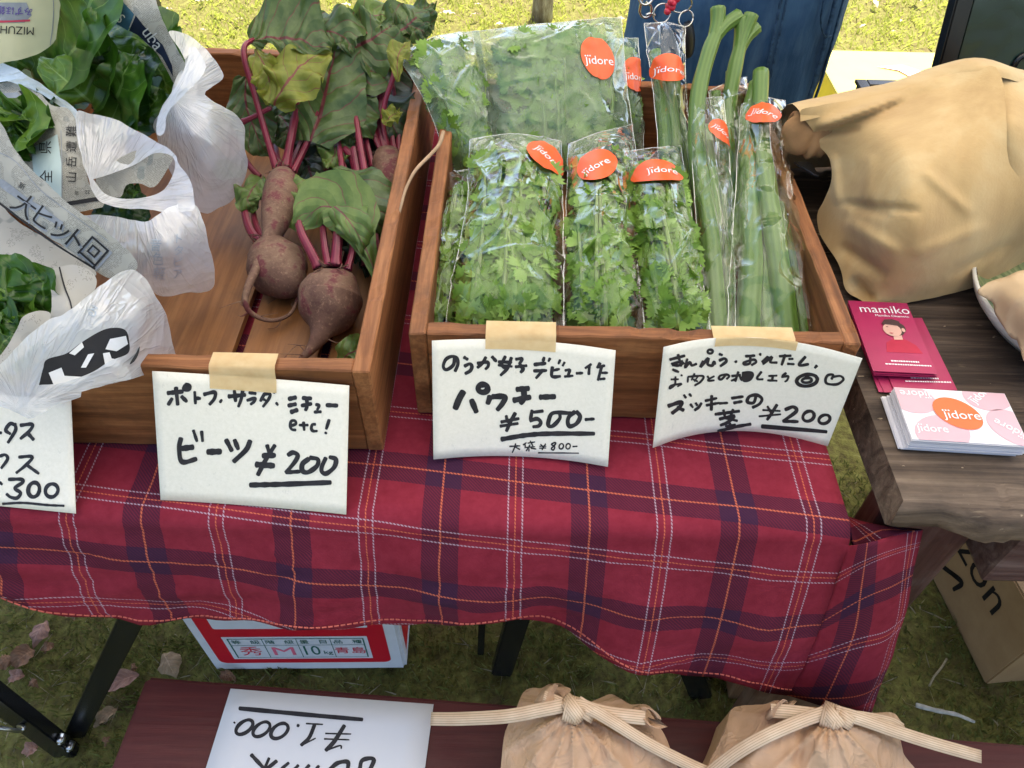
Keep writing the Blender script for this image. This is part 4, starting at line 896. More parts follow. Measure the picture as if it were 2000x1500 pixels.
def leaf_mesh(mid, wl, wr, up=(0, -.65, .76), curl=0.0, ruf=.006, seed=0, nu=16, nv=26, roll=None, fold=0.0):
    """mid: places from leaf base to tip; wl/wr half widths to either side; edges curl by `curl`, ruffle with `ruf`"""
    P = cr_path(mid, nv + 1); up = Vector(up).normalized(); V = []; U = []
    cl_ = [float(crw(len(wl), j / nv) @ np.array(wl)) for j in range(nv + 1)]; cr2 = [float(crw(len(wr), j / nv) @ np.array(wr)) for j in range(nv + 1)]
    for j, p in enumerate(P):
        t = (P[min(j + 1, nv)] - P[max(j - 1, 0)]).normalized(); s_ = t.cross(up).normalized(); n_ = s_.cross(t).normalized()
        if roll: 
            an = roll * (j / nv); s_, n_ = s_ * math.cos(an) + n_ * math.sin(an), n_ * math.cos(an) - s_ * math.sin(an)
        for i in range(nu + 1):
            q = 2 * i / nu - 1; wd = max(cl_[j], 0.0004) if q < 0 else max(cr2[j], 0.0004)
            ed = abs(q) ** 1.5; wob = noise.noise(Vector((seed * 3.1 + q * 1.5, j / nv * 7, seed)))
            wd *= 1 + .14 * noise.noise(Vector((j / nv * 14, seed * 1.7 + (0 if q < 0 else 9), 2))) * ed
            h = curl * wd * q * q + fold * wd * abs(q) + .0016 * noise.noise(Vector((q * 5 + seed, j * .55, seed))) + 1.35 * ruf * ed * math.sin(j / nv * 19 + seed + (1.7 if q > 0 else 0)) + ruf * wob * .9
            V.append(p + s_ * (q * wd) + n_ * h); U.append((i / nu, j / nv))
    return V, [[j * (nu + 1) + i, j * (nu + 1) + i + 1, (j + 1) * (nu + 1) + i + 1, (j + 1) * (nu + 1) + i] for j in range(nv) for i in range(nu)], U
def Z(*p): return atz(*p)
def leaf_part(name, mat_, parent, pts, wl, wr, **kw):
    mb = MB(); V, F, U = leaf_mesh([Z(*p) for p in pts], wl, wr, **kw); mb.add(V, F, 0, U); return mb.build(name, mat_, parent)
def stalk(parent, pts, r, m=None, name='stalk', n=9, taper=.25):
    mb = MB(); tube(mb, cr_path([Z(*p) for p in pts], 6 * len(pts)), lambda t: .70 * r * (1.25 - taper * t + .35 * max(0, .12 - t) / .12), n, uvs=1, squash=lambda th, f: 1 + .12 * math.cos(2 * th) + .04 * math.cos(7 * th)); return mb.build(name, m or M_bstem, parent)
def beet(label, pts, rad, seed):
    p = [Z(*q) for q in pts]; t = thing('beetroot', label, 'beet', p[0], 'beets lying in the crate')
    mb = MB(); n_ = 44; P = cr_path(p, n_); rd = [max(.0006, float(crw(len(rad), i / (n_ - 1)) @ np.array(rad))) for i in range(n_)]
    tube(mb, P, rd, 28, jit=.07)
    rr = random.Random(seed)
    for _ in range(7):      # hair roots
        i = rr.randrange(n_ // 2, n_ - 3); d_ = Vector((rr.gauss(0, 1), rr.gauss(0, 1), rr.gauss(0, .6))).normalized(); b_ = P[i] + d_ * rd[i] * .9
        tube(mb, cr_path([b_, b_ + d_ * .006 + Vector((rr.gauss(0, .003), rr.gauss(0, .003), 0)), b_ + d_ * .012 + Vector((rr.gauss(0, .007), rr.gauss(0, .007), -.003))], 7), lambda f: .0006 * (1 - .7 * f), 5)
    c = P[1]
    for _ in range(12):     # dry fibres at the crown
        d_ = Vector((rr.gauss(0, 1), rr.gauss(0, .7), rr.uniform(0, 1))).normalized(); b_ = c + d_ * .006
        tube(mb, cr_path([b_, b_ + d_ * .006, b_ + d_ * .009 + Vector((rr.gauss(0, .004), rr.gauss(0, .004), .001))], 6), .0006, 4)
    mb.build('root', M_beet, t); return t
z0 = .80
B1 = beet('long beetroot on top, its thin taproot curling in a loop over the slats', [(553, 338, .806), (553, 352, .808), (549, 385, .808), (540, 425, .806), (529, 462, .804), (516, 492, .802), (498, 530, .800), (484, 562, .796), (479, 592, .788), (494, 614, .776), (530, 626, .768), (568, 612, .766), (584, 570, .770), (590, 530, .778)],
          [.007, .0152, .0188, .0150, .0088, .0058, .0042, .0036, .0028, .0024, .0021, .0018, .0014, .0008], 1)
B3 = beet('round beetroot in front with red stalks standing up and a short tapered root', [(650, 524, .806), (650, 540, .800), (645, 578, .788), (639, 615, .782), (630, 643, .779), (618, 666, .776), (600, 690, .771), (570, 716, .763)],
          [.010, .0215, .0295, .0255, .0125, .0070, .0040, .0010], 2)
B2 = beet('round beetroot lying under the long beetroot', [(510, 480, .790), (522, 492, .788), (543, 522, .784), (566, 548, .780), (590, 566, .772), (604, 576, .766)], [.010, .0215, .0290, .0230, .009, .001], 3)
B4 = beet('small brown beetroot in the shade beside the crate divider', [(757, 300, .800), (758, 310, .800), (763, 336, .796), (764, 368, .790), (758, 395, .782), (750, 410, .775)], [.008, .0170, .0215, .0190, .007, .001], 4)
# stalks and leaves of the long beet
stalk(B1, [(541, 334, .808), (519, 262, .835), (496, 180, .868), (478, 118, .895), (478, 90, .905), (494, 78, .905)], .0043)
stalk(B1, [(557, 330, .808), (568, 272, .828), (580, 205, .85), (586, 162, .868), (584, 140, .874)], .0060)
stalk(B1, [(572, 336, .804), (590, 300, .815), (607, 262, .830), (622, 215, .845)], .0048)
stalk(B1, [(562, 338, .802), (578, 300, .808), (596, 250, .815), (588, 190, .83)], .004)
stalk(B1, [(548, 336, .802), (540, 300, .800), (535, 268, .797), (530, 215, .80)], .004)
leaf_part('leaf', M_bleaf, B1, [(488, 82, .905), (540, 74, .908), (592, 82, .904), (646, 98, .894)], [.006, .052, .060, .004], [.004, .014, .018, .003], curl=.25, ruf=.006, seed=1, up=(0, -.5, .87))
leaf_part('leaf', M_bleafy, B1, [(534, 206, .865), (562, 160, .886), (598, 118, .896), (648, 104, .890)], [.010, .030, .022, .003], [.012, .026, .024, .003], ruf=.006, seed=2, curl=-.2)
leaf_part('leaf', M_bleafy, B1, [(498, 95, .898), (520, 135, .888), (528, 175, .872), (520, 205, .86)], [.004, .014, .018, .003], [.004, .016, .014, .003], ruf=.005, seed=3, curl=.3)
leaf_part('leaf', M_bleaf, B1, [(606, 276, .828), (626, 215, .848), (642, 150, .870), (654, 100, .886), (668, 70, .89)], [.016, .034, .034, .030, .006], [.022, .046, .040, .030, .006], ruf=.005, seed=4, curl=-.15)
leaf_part('leaf', M_bleaf, B1, [(480, 150, .866), (478, 190, .85), (490, 235, .83), (510, 282, .812), (528, 300, .80)], [.008, .024, .028, .018, .003], [.006, .018, .022, .016, .003], ruf=.006, seed=5, curl=.2)
leaf_part('leaf', M_bleaf, B1, [(528, 240, .815), (545, 225, .825), (560, 250, .82), (540, 285, .81)], [.006, .02, .02, .004], [.006, .02, .016, .004], ruf=.006, seed=6)
stalk(B1, [(474, 238, .84), (500, 226, .848), (530, 210, .858)], .003)
# round front beet
stalk(B3, [(622, 522, .806), (606, 490, .816), (590, 458, .822), (580, 425, .828)], .0054); stalk(B3, [(641, 520, .806), (634, 480, .815), (630, 440, .820)], .0045)
stalk(B3, [(655, 520, .808), (658, 480, .818), (660, 436, .824), (655, 405, .826)], .0062); stalk(B3, [(678, 528, .804), (688, 490, .812), (688, 455, .818), (678, 420, .82)], .0042)
leaf_part('leaf', M_bleafb, B3, [(736, 540, .800), (712, 480, .822), (676, 424, .838), (630, 404, .840), (580, 440, .826)], [.004, .010, .018, .016, .008], [.004, .012, .034, .036, .006], ruf=.004, seed=7, curl=-.15)
leaf_part('leaf', M_bleafb, B3, [(600, 370, .826), (630, 388, .838), (672, 420, .842), (706, 470, .830), (720, 500, .81)], [.02, .024, .022, .014, .004], [.014, .02, .014, .008, .004], ruf=.005, seed=8, curl=-.2)
leaf_part('leaf', M_bleaf, B3, [(650, 335, .824), (686, 362, .830), (715, 400, .826), (730, 445, .812), (732, 490, .79)], [.010, .030, .034, .026, .006], [.010, .020, .020, .014, .004], ruf=.005, seed=9, curl=-.3)
leaf_part('leaf', M_bleafb, B3, [(612, 345, .815), (600, 372, .816), (592, 400, .812), (566, 445, .80)], [.012, .02, .022, .01], [.01, .02, .02, .006], ruf=.006, seed=10)
# lower beet foliage at the left
stalk(B2, [(512, 478, .790), (490, 452, .792), (478, 415, .796), (476, 380, .80), (488, 350, .802)], .0045); stalk(B2, [(520, 478, .788), (500, 440, .788), (492, 400, .79)], .004); stalk(B2, [(470, 300, .80), (492, 330, .795), (508, 345, .79)], .0035)
leaf_part('leaf', M_bleafb, B2, [(512, 345, .80), (494, 368, .808), (484, 392, .806), (500, 412, .796)], [.006, .014, .016, .004], [.006, .016, .014, .004], ruf=.004, seed=11)
# back beet
for j, pp in enumerate(([(748, 300, .802), (728, 255, .82), (716, 200, .84), (712, 150, .86)], [(752, 300, .802), (740, 250, .82), (744, 180, .845), (752, 128, .865), (764, 100, .875)], [(760, 298, .802), (748, 245, .825), (752, 200, .845), (768, 150, .87), (776, 100, .895)], [(770, 302, .800), (764, 250, .815), (770, 195, .83), (764, 160, .84)], [(778, 304, .798), (778, 250, .815), (776, 200, .83)])):
    stalk(B4, pp, (.0042, .0058, .0034, .0044, .004)[j])
for j, pp in enumerate(([(742, 560, .775), (735, 480, .80), (722, 390, .815), (706, 300, .825), (692, 210, .84), (688, 150, .855)], [(700, 355, .80), (688, 310, .81), (672, 290, .815)], [(716, 352, .805), (704, 300, .815), (694, 250, .825), (690, 200, .835)], [(680, 350, .80), (664, 310, .808), (655, 285, .815)], [(728, 330, .80), (712, 260, .82), (704, 200, .835)])):
    stalk(B4, pp, (.0050, .005, .0044, .0045, .004)[j])
leaf_part('leaf', M_bleafy, B4, [(778, 160, .876), (776, 120, .892), (782, 98, .898), (796, 82, .898)], [.002, .009, .014, .003], [.002, .007, .012, .003], ruf=.003, seed=12)
leaf_part('leaf', M_bleafy, B4, [(750, 244, .84), (765, 225, .846), (782, 218, .846)], [.003, .011, .003], [.003, .010, .003], ruf=.004, seed=13)
for sd, pts, wl, wr, m_ in ((14, [(660, 110, .88), (690, 92, .886), (722, 78, .892), (752, 60, .898), (770, 48, .90)], [.02, .036, .040, .03, .005], [.02, .036, .04, .03, .005], M_bleaf),
                      (15, [(560, 82, .896), (600, 66, .900), (640, 62, .902), (672, 72, .898), (690, 100, .89)], [.012, .022, .028, .026, .006], [.01, .016, .02, .02, .005], M_bleaf),
                      (16, [(716, 70, .894), (722, 45, .900), (740, 30, .903), (770, 40, .90)], [.012, .024, .022, .005], [.012, .02, .02, .004], M_bleafb),
                      (17, [(735, 90, .884), (770, 66, .892), (805, 52, .896), (838, 70, .89)], [.018, .034, .030, .006], [.018, .030, .026, .006], M_bleaf),
                      (18, [(780, 62, .893), (808, 40, .90), (830, 18, .905), (846, 6, .907)], [.01, .022, .016, .004], [.01, .020, .016, .004], M_bleaf),
                      (19, [(700, 70, .88), (710, 110, .875), (726, 140, .866), (750, 120, .86)], [.02, .030, .03, .006], [.02, .03, .03, .006], M_bleaf),
                      (20, [(640, 250, .822), (655, 290, .815), (640, 330, .806)], [.010, .022, .004], [.010, .02, .004], M_bleafb),
                      (21, [(680, 170, .85), (690, 230, .835), (690, 280, .82)], [.02, .03, .01], [.02, .03, .01], M_bleaf)):
    mb = MB(); V, F, U = leaf_mesh([Z(*p) for p in pts], wl, wr, ruf=.007, seed=sd, curl=-.1); mb.add(V, F, 0, U); mb.build('leaf', m_, B4)
M_bleafsh = leafmat('beet_leaf_shaded', (.016, .030, .010), (.04, .065, .022), (.08, .015, .02), trans=.15, rough=.4, veins=6, vein_w=.06, bump=.6)  # darkened leaf copy: the shadow among the beet tops is put into its colour
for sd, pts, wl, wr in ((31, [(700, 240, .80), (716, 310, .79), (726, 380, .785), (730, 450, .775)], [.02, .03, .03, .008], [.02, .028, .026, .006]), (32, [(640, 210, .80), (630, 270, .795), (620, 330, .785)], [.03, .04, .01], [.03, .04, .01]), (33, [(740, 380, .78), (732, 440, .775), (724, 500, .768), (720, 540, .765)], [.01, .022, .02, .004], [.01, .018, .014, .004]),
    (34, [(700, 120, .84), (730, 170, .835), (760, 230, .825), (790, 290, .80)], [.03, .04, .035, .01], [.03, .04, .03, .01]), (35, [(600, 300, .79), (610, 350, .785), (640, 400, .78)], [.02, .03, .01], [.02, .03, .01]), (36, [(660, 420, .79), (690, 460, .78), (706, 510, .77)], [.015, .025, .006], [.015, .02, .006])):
    mb = MB(); V, F, U = leaf_mesh([Z(*p) for p in pts], wl, wr, ruf=.007, seed=sd, curl=-.1); mb.add(V, F, 0, U); mb.build('leaf', M_bleafsh, B4)
mb = MB(); tube(mb, cr_path([Z(866, 258, .856), Z(858, 282, .858), Z(838, 305, .857), Z(812, 332, .854), Z(794, 366, .850), Z(784, 400, .845), Z(776, 440, .828), Z(774, 470, .80)], 40), lambda f: .0022 - .0012 * f, 7, jit=.25); mb.build('side_root', plain('pale_root', (.36, .24, .15), .8, .2, 0, .2, 60), B4)
for pp, r in (([(660, 480, .775), (672, 400, .80), (668, 330, .81), (660, 270, .82)], .0045), ([(716, 520, .772), (712, 430, .795), (700, 350, .81), (690, 290, .82)], .005), ([(640, 330, .80), (632, 290, .805), (640, 240, .82)], .004)): stalk(B4, pp, r)
mb = MB(); V, F, U = leaf_mesh([Z(*p) for p in ((660, 712, .768), (680, 692, .778), (703, 684, .782), (716, 690, .776))], [.004, .014, .014, .003], [.004, .012, .012, .003], ruf=.003, seed=22); mb.add(V, F, 0, U)
lf = mb.build('fallen_beet_leaf', M_bleafb); tag(lf, 'single green beet leaf fallen into the front corner of the beet crate', 'leaf')

# ================================================================== BAGGED CORIANDER AND STEMS
M_film = film('clear_film', boost=1.25); M_filmF = film('fogged_film', .24, (.44, .56, .40), .08, 1.3, (.95, .98, .95), (.30, 30, .38, .66))
k = NM('film_seam_glint'); tr = k.n('BsdfTransparent'); gl = k.n('BsdfGlossy', {'Roughness': .15}); a_ = k.n('MixShader', {0: .38, 1: tr.outputs[0], 2: gl.outputs[0]}); M_glintf = k.surf(a_.outputs[0])  # glossy line added along the bag edges to imitate their bright glint
def cil_mat(name, lo, hi):
    k = NM(name); f = k.noise(45, k.coord(), 4, .6); col = k.ramp(f, [(.3, lo), (.7, hi)]); k.set(base=col, rough=.45, spec=.35); k.bump(k.noise(300, k.coord(), 3), .3, .0008)
    tr = k.n('BsdfTranslucent', {'Color': col}); a = k.n('MixShader', {0: .28, 1: k.b.outputs[0], 2: tr.outputs[0]}); return k.surf(a.outputs[0])
M_cil = cil_mat('coriander_leaf', (.085, .185, .018), (.23, .38, .055)); M_cilp = cil_mat('coriander_leaf_pale', (.19, .33, .05), (.34, .50, .13)); M_cilsh = cil_mat('coriander_leaf_shaded', (.035, .095, .010), (.085, .18, .025))  # last one is a shaded copy: the dimness deep in the bag as colour
M_cst = stem_mat('coriander_stalk', (.13, .22, .04), (.26, .36, .10), 5, (.10, .10, .04))
M_sticker = plain('orange_sticker', (.80, .105, .022), .38, .45, 0, .03, 30)
def wrinkle(seed, amp, fr=26):
    def f(u, v, p):
        e = min(u, 1 - u, v, 1 - v); q = Vector((p.x * fr + seed, p.y * fr * .8, p.z * fr))
        n1 = noise.noise(q); n2 = noise.noise(q * 2.3 + Vector((3, seed, 1)))
        return amp * ((1 - abs(n1)) ** 4 * 1.3 + .6 * n2 + .35 * (1 - abs(n2)) ** 5 - .5) * min(1, e * 14 + .25)
    return f
CALM = {11: (.775, .635), 13: (.8, .62), 15: (.83, .84), 16: (.44, .76), 17: (.52, .76), 31: (.46, .63), 32: (.80, .77), 34: (.46, .845)}
class Bag:
    """film bag over the quad bl br tr tl (photo pixels with heights), puffed by `puff`; edges may be bent by inner control rows"""
    def __init__(s, rows, puff, seed, amp=.0030):
        s.seed = seed; s.G = [[Z(*p) for p in r] for r in rows]; nr, nc = len(rows), len(rows[0]); A = s.G
        b = Surf(A); s.n0 = b.nrm(.5, .5)
        if s.n0.dot(CAMP - A[0][0]) < 0: s.n0 = -s.n0
        def pf(u, v, sg): return s.n0 * (sg * puff * (max(0, 4 * u * (1 - u)) ** .6) * (max(0, min(1, 1.1 * 4 * v * (1 - v))) ** .45))
        n_, m_ = 9, 9
        mk = lambda sg: [[b.base(i / (n_ - 1), j / (m_ - 1)) + pf(i / (n_ - 1), j / (m_ - 1), sg) for i in range(n_)] for j in range(m_)]
        rc = random.Random(seed * 7); CR = []
        for _ in range(15):
            u0, v0 = rc.uniform(.06, .94), rc.uniform(.04, .96); an = rc.choice([1.57, 1.57, 1.2, 1.9, .5, 2.6]) + rc.gauss(0, .25); L = rc.uniform(.08, .26)
            CR.append((u0, v0, math.cos(an), math.sin(an), L, rc.uniform(.012, .026), rc.uniform(.0014, .0036)))
        wr_ = wrinkle(seed, amp * .8)
        def fd(u, v, p):
            h = wr_(u, v, p); cm = CALM.get(seed)
            for (u0, v0, c, q, L, w_, a) in CR:
                x, y = (u - u0) * .5, v - v0; t = (x * c + y * q) / L
                if abs(t) < 1:
                    n_ = abs(-x * q + y * c) / w_
                    if n_ < 1: h += a * (1 - n_) * (1 - t * t)
            return h * (1 - .9 * math.exp(-((u - cm[0]) / .30) ** 2 - ((v - cm[1]) / .13) ** 2)) if cm else h
        s.front = Surf(mk(1), fd); s.back = Surf(mk(-.8), wrinkle(seed + 9, amp)); s.puff = puff; s.mid = b
    def film(s, t, m, nu=90, nv=150):
        mb = MB(); s.front.mesh(mb, nu, nv); s.back.mesh(mb, nu // 4, nv // 4, flip=True)
        for e in (0, 1): tube(mb, [s.front.at(e, v / 40) for v in range(41)], .00045, 5, 1)
        tube(mb, [s.front.at(u / 20, 1) for u in range(21)], .00045, 5, 1); return mb.build('film', [m, M_glintf], t)
    def sticker(s, t, uv, r, rot=0, text=.0, eggrot=1.6, aspect=1.0):
        """orange egg label on the film: uv centre, r radius in metres"""
        f = s.front; W_ = (f.base(1, uv[1]) - f.base(0, uv[1])).length; H_ = (f.base(uv[0], 1) - f.base(uv[0], 0)).length
        smooth = Surf(f.G)
        fn = lambda x, y, o=.0014: f.at(min(max(uv[0] + x / W_, -.02), 1.02), min(max(uv[1] + y / H_, 0), 1), o + .0006)
        mb = MB(); E = eggs(0, 0, 1, eggrot, 40); rings = [0, .17, .34, .5, .67, .84, 1.0]; V = []; F = []
        c, q = math.cos(rot), math.sin(rot)
        for j, k_ in enumerate(rings):
            for (x, y) in E: V.append(fn((x * c - y * q) * k_ * r * aspect, (x * q + y * c) * k_ * r, .0012))
        n_ = len(E)
        for j in range(6):
            for i in range(n_): F.append([j * n_ + i, j * n_ + (i + 1) % n_, (j + 1) * n_ + (i + 1) % n_, (j + 1) * n_ + i])
        mb.add(V, F, 0, None, True)
        put_logo(mb, lambda x, y: fn(x, y, .0017), r * .60, 1, (0, 0), rot); return mb.build('sticker', [M_sticker, M_white], t)
def cil_leaf(mb, p, n_, d, size, mi, rr):
    n_ = n_.normalized(); d = (d - n_ * d.dot(n_)).normalized(); s_ = d.cross(n_); wob = rr.uniform(-.3, .3)
    for a0, sc in ((0, 1.0), (rr.uniform(62, 78), .86), (-rr.uniform(62, 78), .86)):      # three fan-shaped leaflets with cut teeth
        ca, sa = math.cos(R(a0)), math.sin(R(a0)); N_ = 15; V = []; half = rr.uniform(38, 50); lift = rr.uniform(-.40, .08)
        for i in range(-1, N_):
            if i < 0: x = y = 0.0; y = .05 * size
            else:
                th = R(-half * 1.05 + 2.1 * half * i / (N_ - 1)); cut = abs(math.sin(1.5 * math.pi * i / (N_ - 1) + .0)); r_ = size * sc * (.74 + .20 * cut + (.10 if i % 2 else -.07)) * rr.uniform(.93, 1.07)
                x, y = r_ * math.sin(th), r_ * math.cos(th)
            X_, Y_ = x * ca + y * sa, -x * sa + y * ca; h = (lift * (x * x + y * y) / size - .9 * x * x / size * wob + .07 * size * math.sin(4 * X_ / size + wob * 9))
            V.append(p + s_ * X_ + d * Y_ + n_ * h)
        mb.add(V, [[0, i + 1, i + 2] for i in range(N_ - 1)], mi)
def fill_coriander(t, bag, n, seed, size=(.009, .019), leafy=(.15, 1.0), deep=True, stems=12, pale=.25):
    rr = random.Random(seed); mb = MB(); f = Surf(bag.front.G); b = bag.mid
    for i in range(n):
        u, v = rr.uniform(.15, .85), .04 + leafy[0] * .95 + (leafy[1] - leafy[0] - .15) * rr.random() ** .85; lay = rr.random()
        cm = CALM.get(bag.seed)
        if cm and abs(u - cm[0]) < .24 and abs(v - cm[1]) < .10: lay = max(lay, .6)
        p = f.base(u, v).lerp(b.base(u, v), .26 + .9 * lay * lay); n_ = f.nrm(u, v); n_ = n_ if n_.dot(CAMP - p) > 0 else -n_
        n_ = (n_ + Vector((rr.gauss(0, .27), rr.gauss(0, .27), rr.gauss(0, .2)))).normalized(); upv = f.base(u, min(1, v + .05)) - f.base(u, max(0, v - .05))
        d = (upv.normalized() + Vector((rr.gauss(0, .7), rr.gauss(0, .5), rr.gauss(0, .3)))).normalized()
        sz = rr.uniform(*size) * (.6 if min(u, 1 - u) < .15 else 1)
        cil_leaf(mb, p, n_, d, sz, 2 if lay > .72 else (1 if rr.random() < pale else 0), rr)  # innermost leaves take the shaded copy
    mb.build('leaves', [M_cil, M_cilp, M_cilsh], t)
    for i in range(stems):
        u0 = rr.uniform(.2, .8); u1 = min(.94, max(.06, u0 + rr.uniform(-.3, .3))); v1 = rr.uniform(.5, .95); lay = rr.uniform(.12, .8); mb = MB(); pts = []
        for q in range(5):
            v = .03 + (v1 - .03) * q / 4; u = u0 + (u1 - u0) * (q / 4) ** 1.4 + rr.uniform(-.02, .02); pts.append(f.base(u, v).lerp(b.base(u, v), lay))
        tube(mb, cr_path(pts, 18), lambda q_: .0028 * (1 - .5 * q_), 7); mb.build('stalk', M_cst, t)
def bag_thing(label, rows, puff, seed, m, cat='bag of coriander', group='bags of coriander', name='coriander_bag', amp=.0030):
    b = Bag(rows, puff, seed, amp); t = thing(name, label, cat, b.mid.base(.5, 0), group); b.film(t, m); return t, b
# rows run bottom to top, each left to right: (px, py, height)
t, b = bag_thing('large fogged coriander bag propped against the back board, round egg sticker at its upper right', [[(955, 345, .795), (1100, 335, .795), (1245, 320, .795)], [(945, 190, .85), (1090, 180, .85), (1225, 170, .85)], [(922, 62, .900), (1065, 46, .902), (1213, 34, .904)]], .026, 11, M_filmF)
fill_coriander(t, b, 210, 1, (.012, .024), (.02, 1), stems=12, pale=.5); b.sticker(t, (.775, .635), .0235, -.02, eggrot=1.75)
t, b = bag_thing('fogged coriander bag drooping over the divider towards the beet leaves', [[(880, 345, .80), (925, 345, .80), (965, 340, .80)], [(838, 215, .852), (890, 200, .856), (955, 190, .85)], [(776, 108, .885), (850, 72, .892), (935, 60, .894)]], .020, 12, M_filmF)
fill_coriander(t, b, 130, 2, (.012, .024), (.02, 1), stems=6, pale=.5)
t, b = bag_thing('coriander bag mostly hidden behind the large fogged bag, only its right edge showing', [[(1165, 310, .785), (1215, 305, .785), (1258, 300, .785)], [(1160, 190, .83), (1210, 190, .83), (1252, 185, .83)], [(1150, 78, .872), (1200, 76, .872), (1246, 74, .872)]], .014, 13, M_filmF)
fill_coriander(t, b, 60, 3, (.010, .02), (.02, 1), stems=4, pale=.4); b.sticker(t, (.80, .62), .019, 0)
t, b = bag_thing('narrow coriander bag squeezed against the left side board', [[(828, 648, .795), (856, 650, .797), (885, 650, .795)], [(848, 500, .81), (885, 500, .812), (915, 500, .81)], [(876, 338, .825), (905, 332, .827), (935, 330, .825)]], .016, 14, M_film)
fill_coriander(t, b, 110, 4, (.010, .017), (.0, 1), stems=7)
t, b = bag_thing('wide clear coriander bag at the front left with a tilted sticker in its corner', [[(868, 652, .806), (985, 655, .810), (1100, 654, .806)], [(884, 545, .822), (990, 545, .826), (1100, 545, .824)], [(912, 400, .836), (1005, 400, .840), (1099, 400, .838)], [(917, 272, .843), (1005, 262, .846), (1096, 276, .843)]], .024, 15, M_film, amp=.0036)
fill_coriander(t, b, 330, 5, (.013, .023), (.0, .98), stems=11); b.sticker(t, (.83, .84), .0190, -.65, eggrot=2.3, aspect=1.2)
t, b = bag_thing('slim coriander bag in the middle with a sticker slanting upwards', [[(1104, 654, .806), (1180, 656, .812), (1258, 652, .806)], [(1103, 545, .822), (1170, 545, .828), (1248, 545, .822)], [(1106, 400, .836), (1168, 400, .842), (1236, 400, .836)], [(1110, 282, .845), (1165, 262, .850), (1236, 242, .846)]], .023, 16, M_film, amp=.0042)
fill_coriander(t, b, 250, 6, (.012, .021), (.0, .96), stems=10); b.sticker(t, (.44, .76), .0185, .5, eggrot=1.0, aspect=1.2)
t, b = bag_thing('coriander bag at the front right whose level sticker lies like a pebble', [[(1262, 656, .806), (1325, 658, .812), (1388, 656, .806)], [(1250, 545, .822), (1312, 545, .828), (1372, 545, .822)], [(1232, 400, .836), (1290, 400, .842), (1348, 400, .836)], [(1214, 296, .843), (1270, 290, .848), (1330, 284, .843)]], .022, 17, M_film, amp=.0030)
fill_coriander(t, b, 240, 7, (.013, .023), (.0, .97), stems=8); b.sticker(t, (.52, .76), .0190, .0, eggrot=2.9, aspect=1.15)
# green stems
M_zst = stem_mat('green_stem', (.070, .135, .022), (.130, .215, .042), 11, (.09, .17, .028)); M_cut = plain('cut_stem_end', (.30, .36, .12), .5, .4)
def zstem(t, pts, r, fork=None, tip=None):
    mb = MB(); P = cr_path([Z(*p) for p in pts], 8 * len(pts)); tube(mb, P, lambda f: 1.0 * r * (1 - .30 * f) * (1 + .03 * math.sin(31 * f + r * 9000)), 22, squash=lambda th, f: 1 + .030 * math.cos(9 * th))
    d = (P[-1] - P[-3]).normalized()
    if fork:
        for (dx, dz) in fork:
            e = P[-1] + d * .020 + Vector((dx, 0, dz)); tube(mb, cr_path([P[-1] - d * .010, P[-1] + d * .006 + Vector((dx * .35, 0, dz * .3)), e], 10), lambda f: r * (.66 + .08 * f), 16, squash=lambda th, f: 1 + .05 * math.cos(8 * th))
    return mb.build('stem', M_zst, t)
G_ = 'bags of green stems'
def zbag(label, rows, puff, seed, stems, stick=None, amp=.0030):
    b = Bag(rows, puff, seed, amp); t = thing('stem_bag', label, 'bag of stems', b.mid.base(.5, 0), G_); b.film(t, M_film, 60, 170)
    for s in stems: zstem(t, *s)
    if stick: b.sticker(t, *stick[0], **stick[1])
zbag('tall bag of green stems at the back, folded film top and sticker against the denim', [[(1290, 430, .79), (1325, 432, .79), (1362, 430, .79)], [(1283, 250, .84), (1312, 250, .845), (1346, 250, .84)], [(1270, 140, .875), (1305, 140, .880), (1338, 142, .875)], [(1258, 46, .905), (1298, 44, .908), (1338, 52, .905)]], .014, 31,
     [([(1302, 470, .79), (1300, 300, .825), (1292, 190, .855), (1280, 100, .885)], .0085), ([(1328, 470, .79), (1322, 300, .825), (1310, 190, .855), (1300, 110, .88)], .008), ([(1345, 470, .785), (1336, 300, .82), (1322, 190, .85), (1316, 120, .875)], .007)],
     (((.46, .63), .0200, -.12), dict(eggrot=1.9)))
zbag('bag of green stems with a forked stalk above the film, its sticker wrapped aside', [[(1352, 656, .80), (1398, 658, .80), (1436, 656, .80)], [(1362, 480, .822), (1400, 480, .826), (1432, 480, .822)], [(1352, 320, .845), (1385, 318, .85), (1425, 320, .845)], [(1346, 200, .872), (1374, 192, .876), (1412, 190, .872)]], .015, 32,
     [([(1402, 670, .79), (1388, 480, .815), (1364, 320, .842), (1362, 200, .872), (1382, 110, .900), (1402, 58, .917)], .0105, [(.016, -.002), (-.008, .006)]), ([(1378, 670, .79), (1396, 480, .81), (1388, 340, .835), (1376, 250, .85)], .009), ([(1420, 670, .785), (1420, 500, .80), (1408, 360, .825)], .008)],
     (((.80, .77), .0160, -.6), dict(eggrot=2.2)))
zbag('bag of green stems behind, its cut stalk tip standing highest at the right', [[(1408, 480, .79), (1440, 482, .79), (1470, 480, .79)], [(1405, 330, .83), (1436, 330, .835), (1465, 330, .83)], [(1384, 178, .872), (1422, 160, .876), (1458, 150, .872)]], .012, 33,
     [([(1440, 520, .785), (1424, 360, .82), (1420, 240, .85), (1434, 140, .885), (1448, 80, .906)], .0100, [(.012, -.004), (-.006, .006), (.004, .010)]), ([(1420, 520, .785), (1410, 360, .82), (1402, 250, .845), (1396, 180, .87)], .009), ([(1450, 500, .785), (1446, 300, .83), (1426, 190, .865), (1424, 140, .88)], .0055)], None)
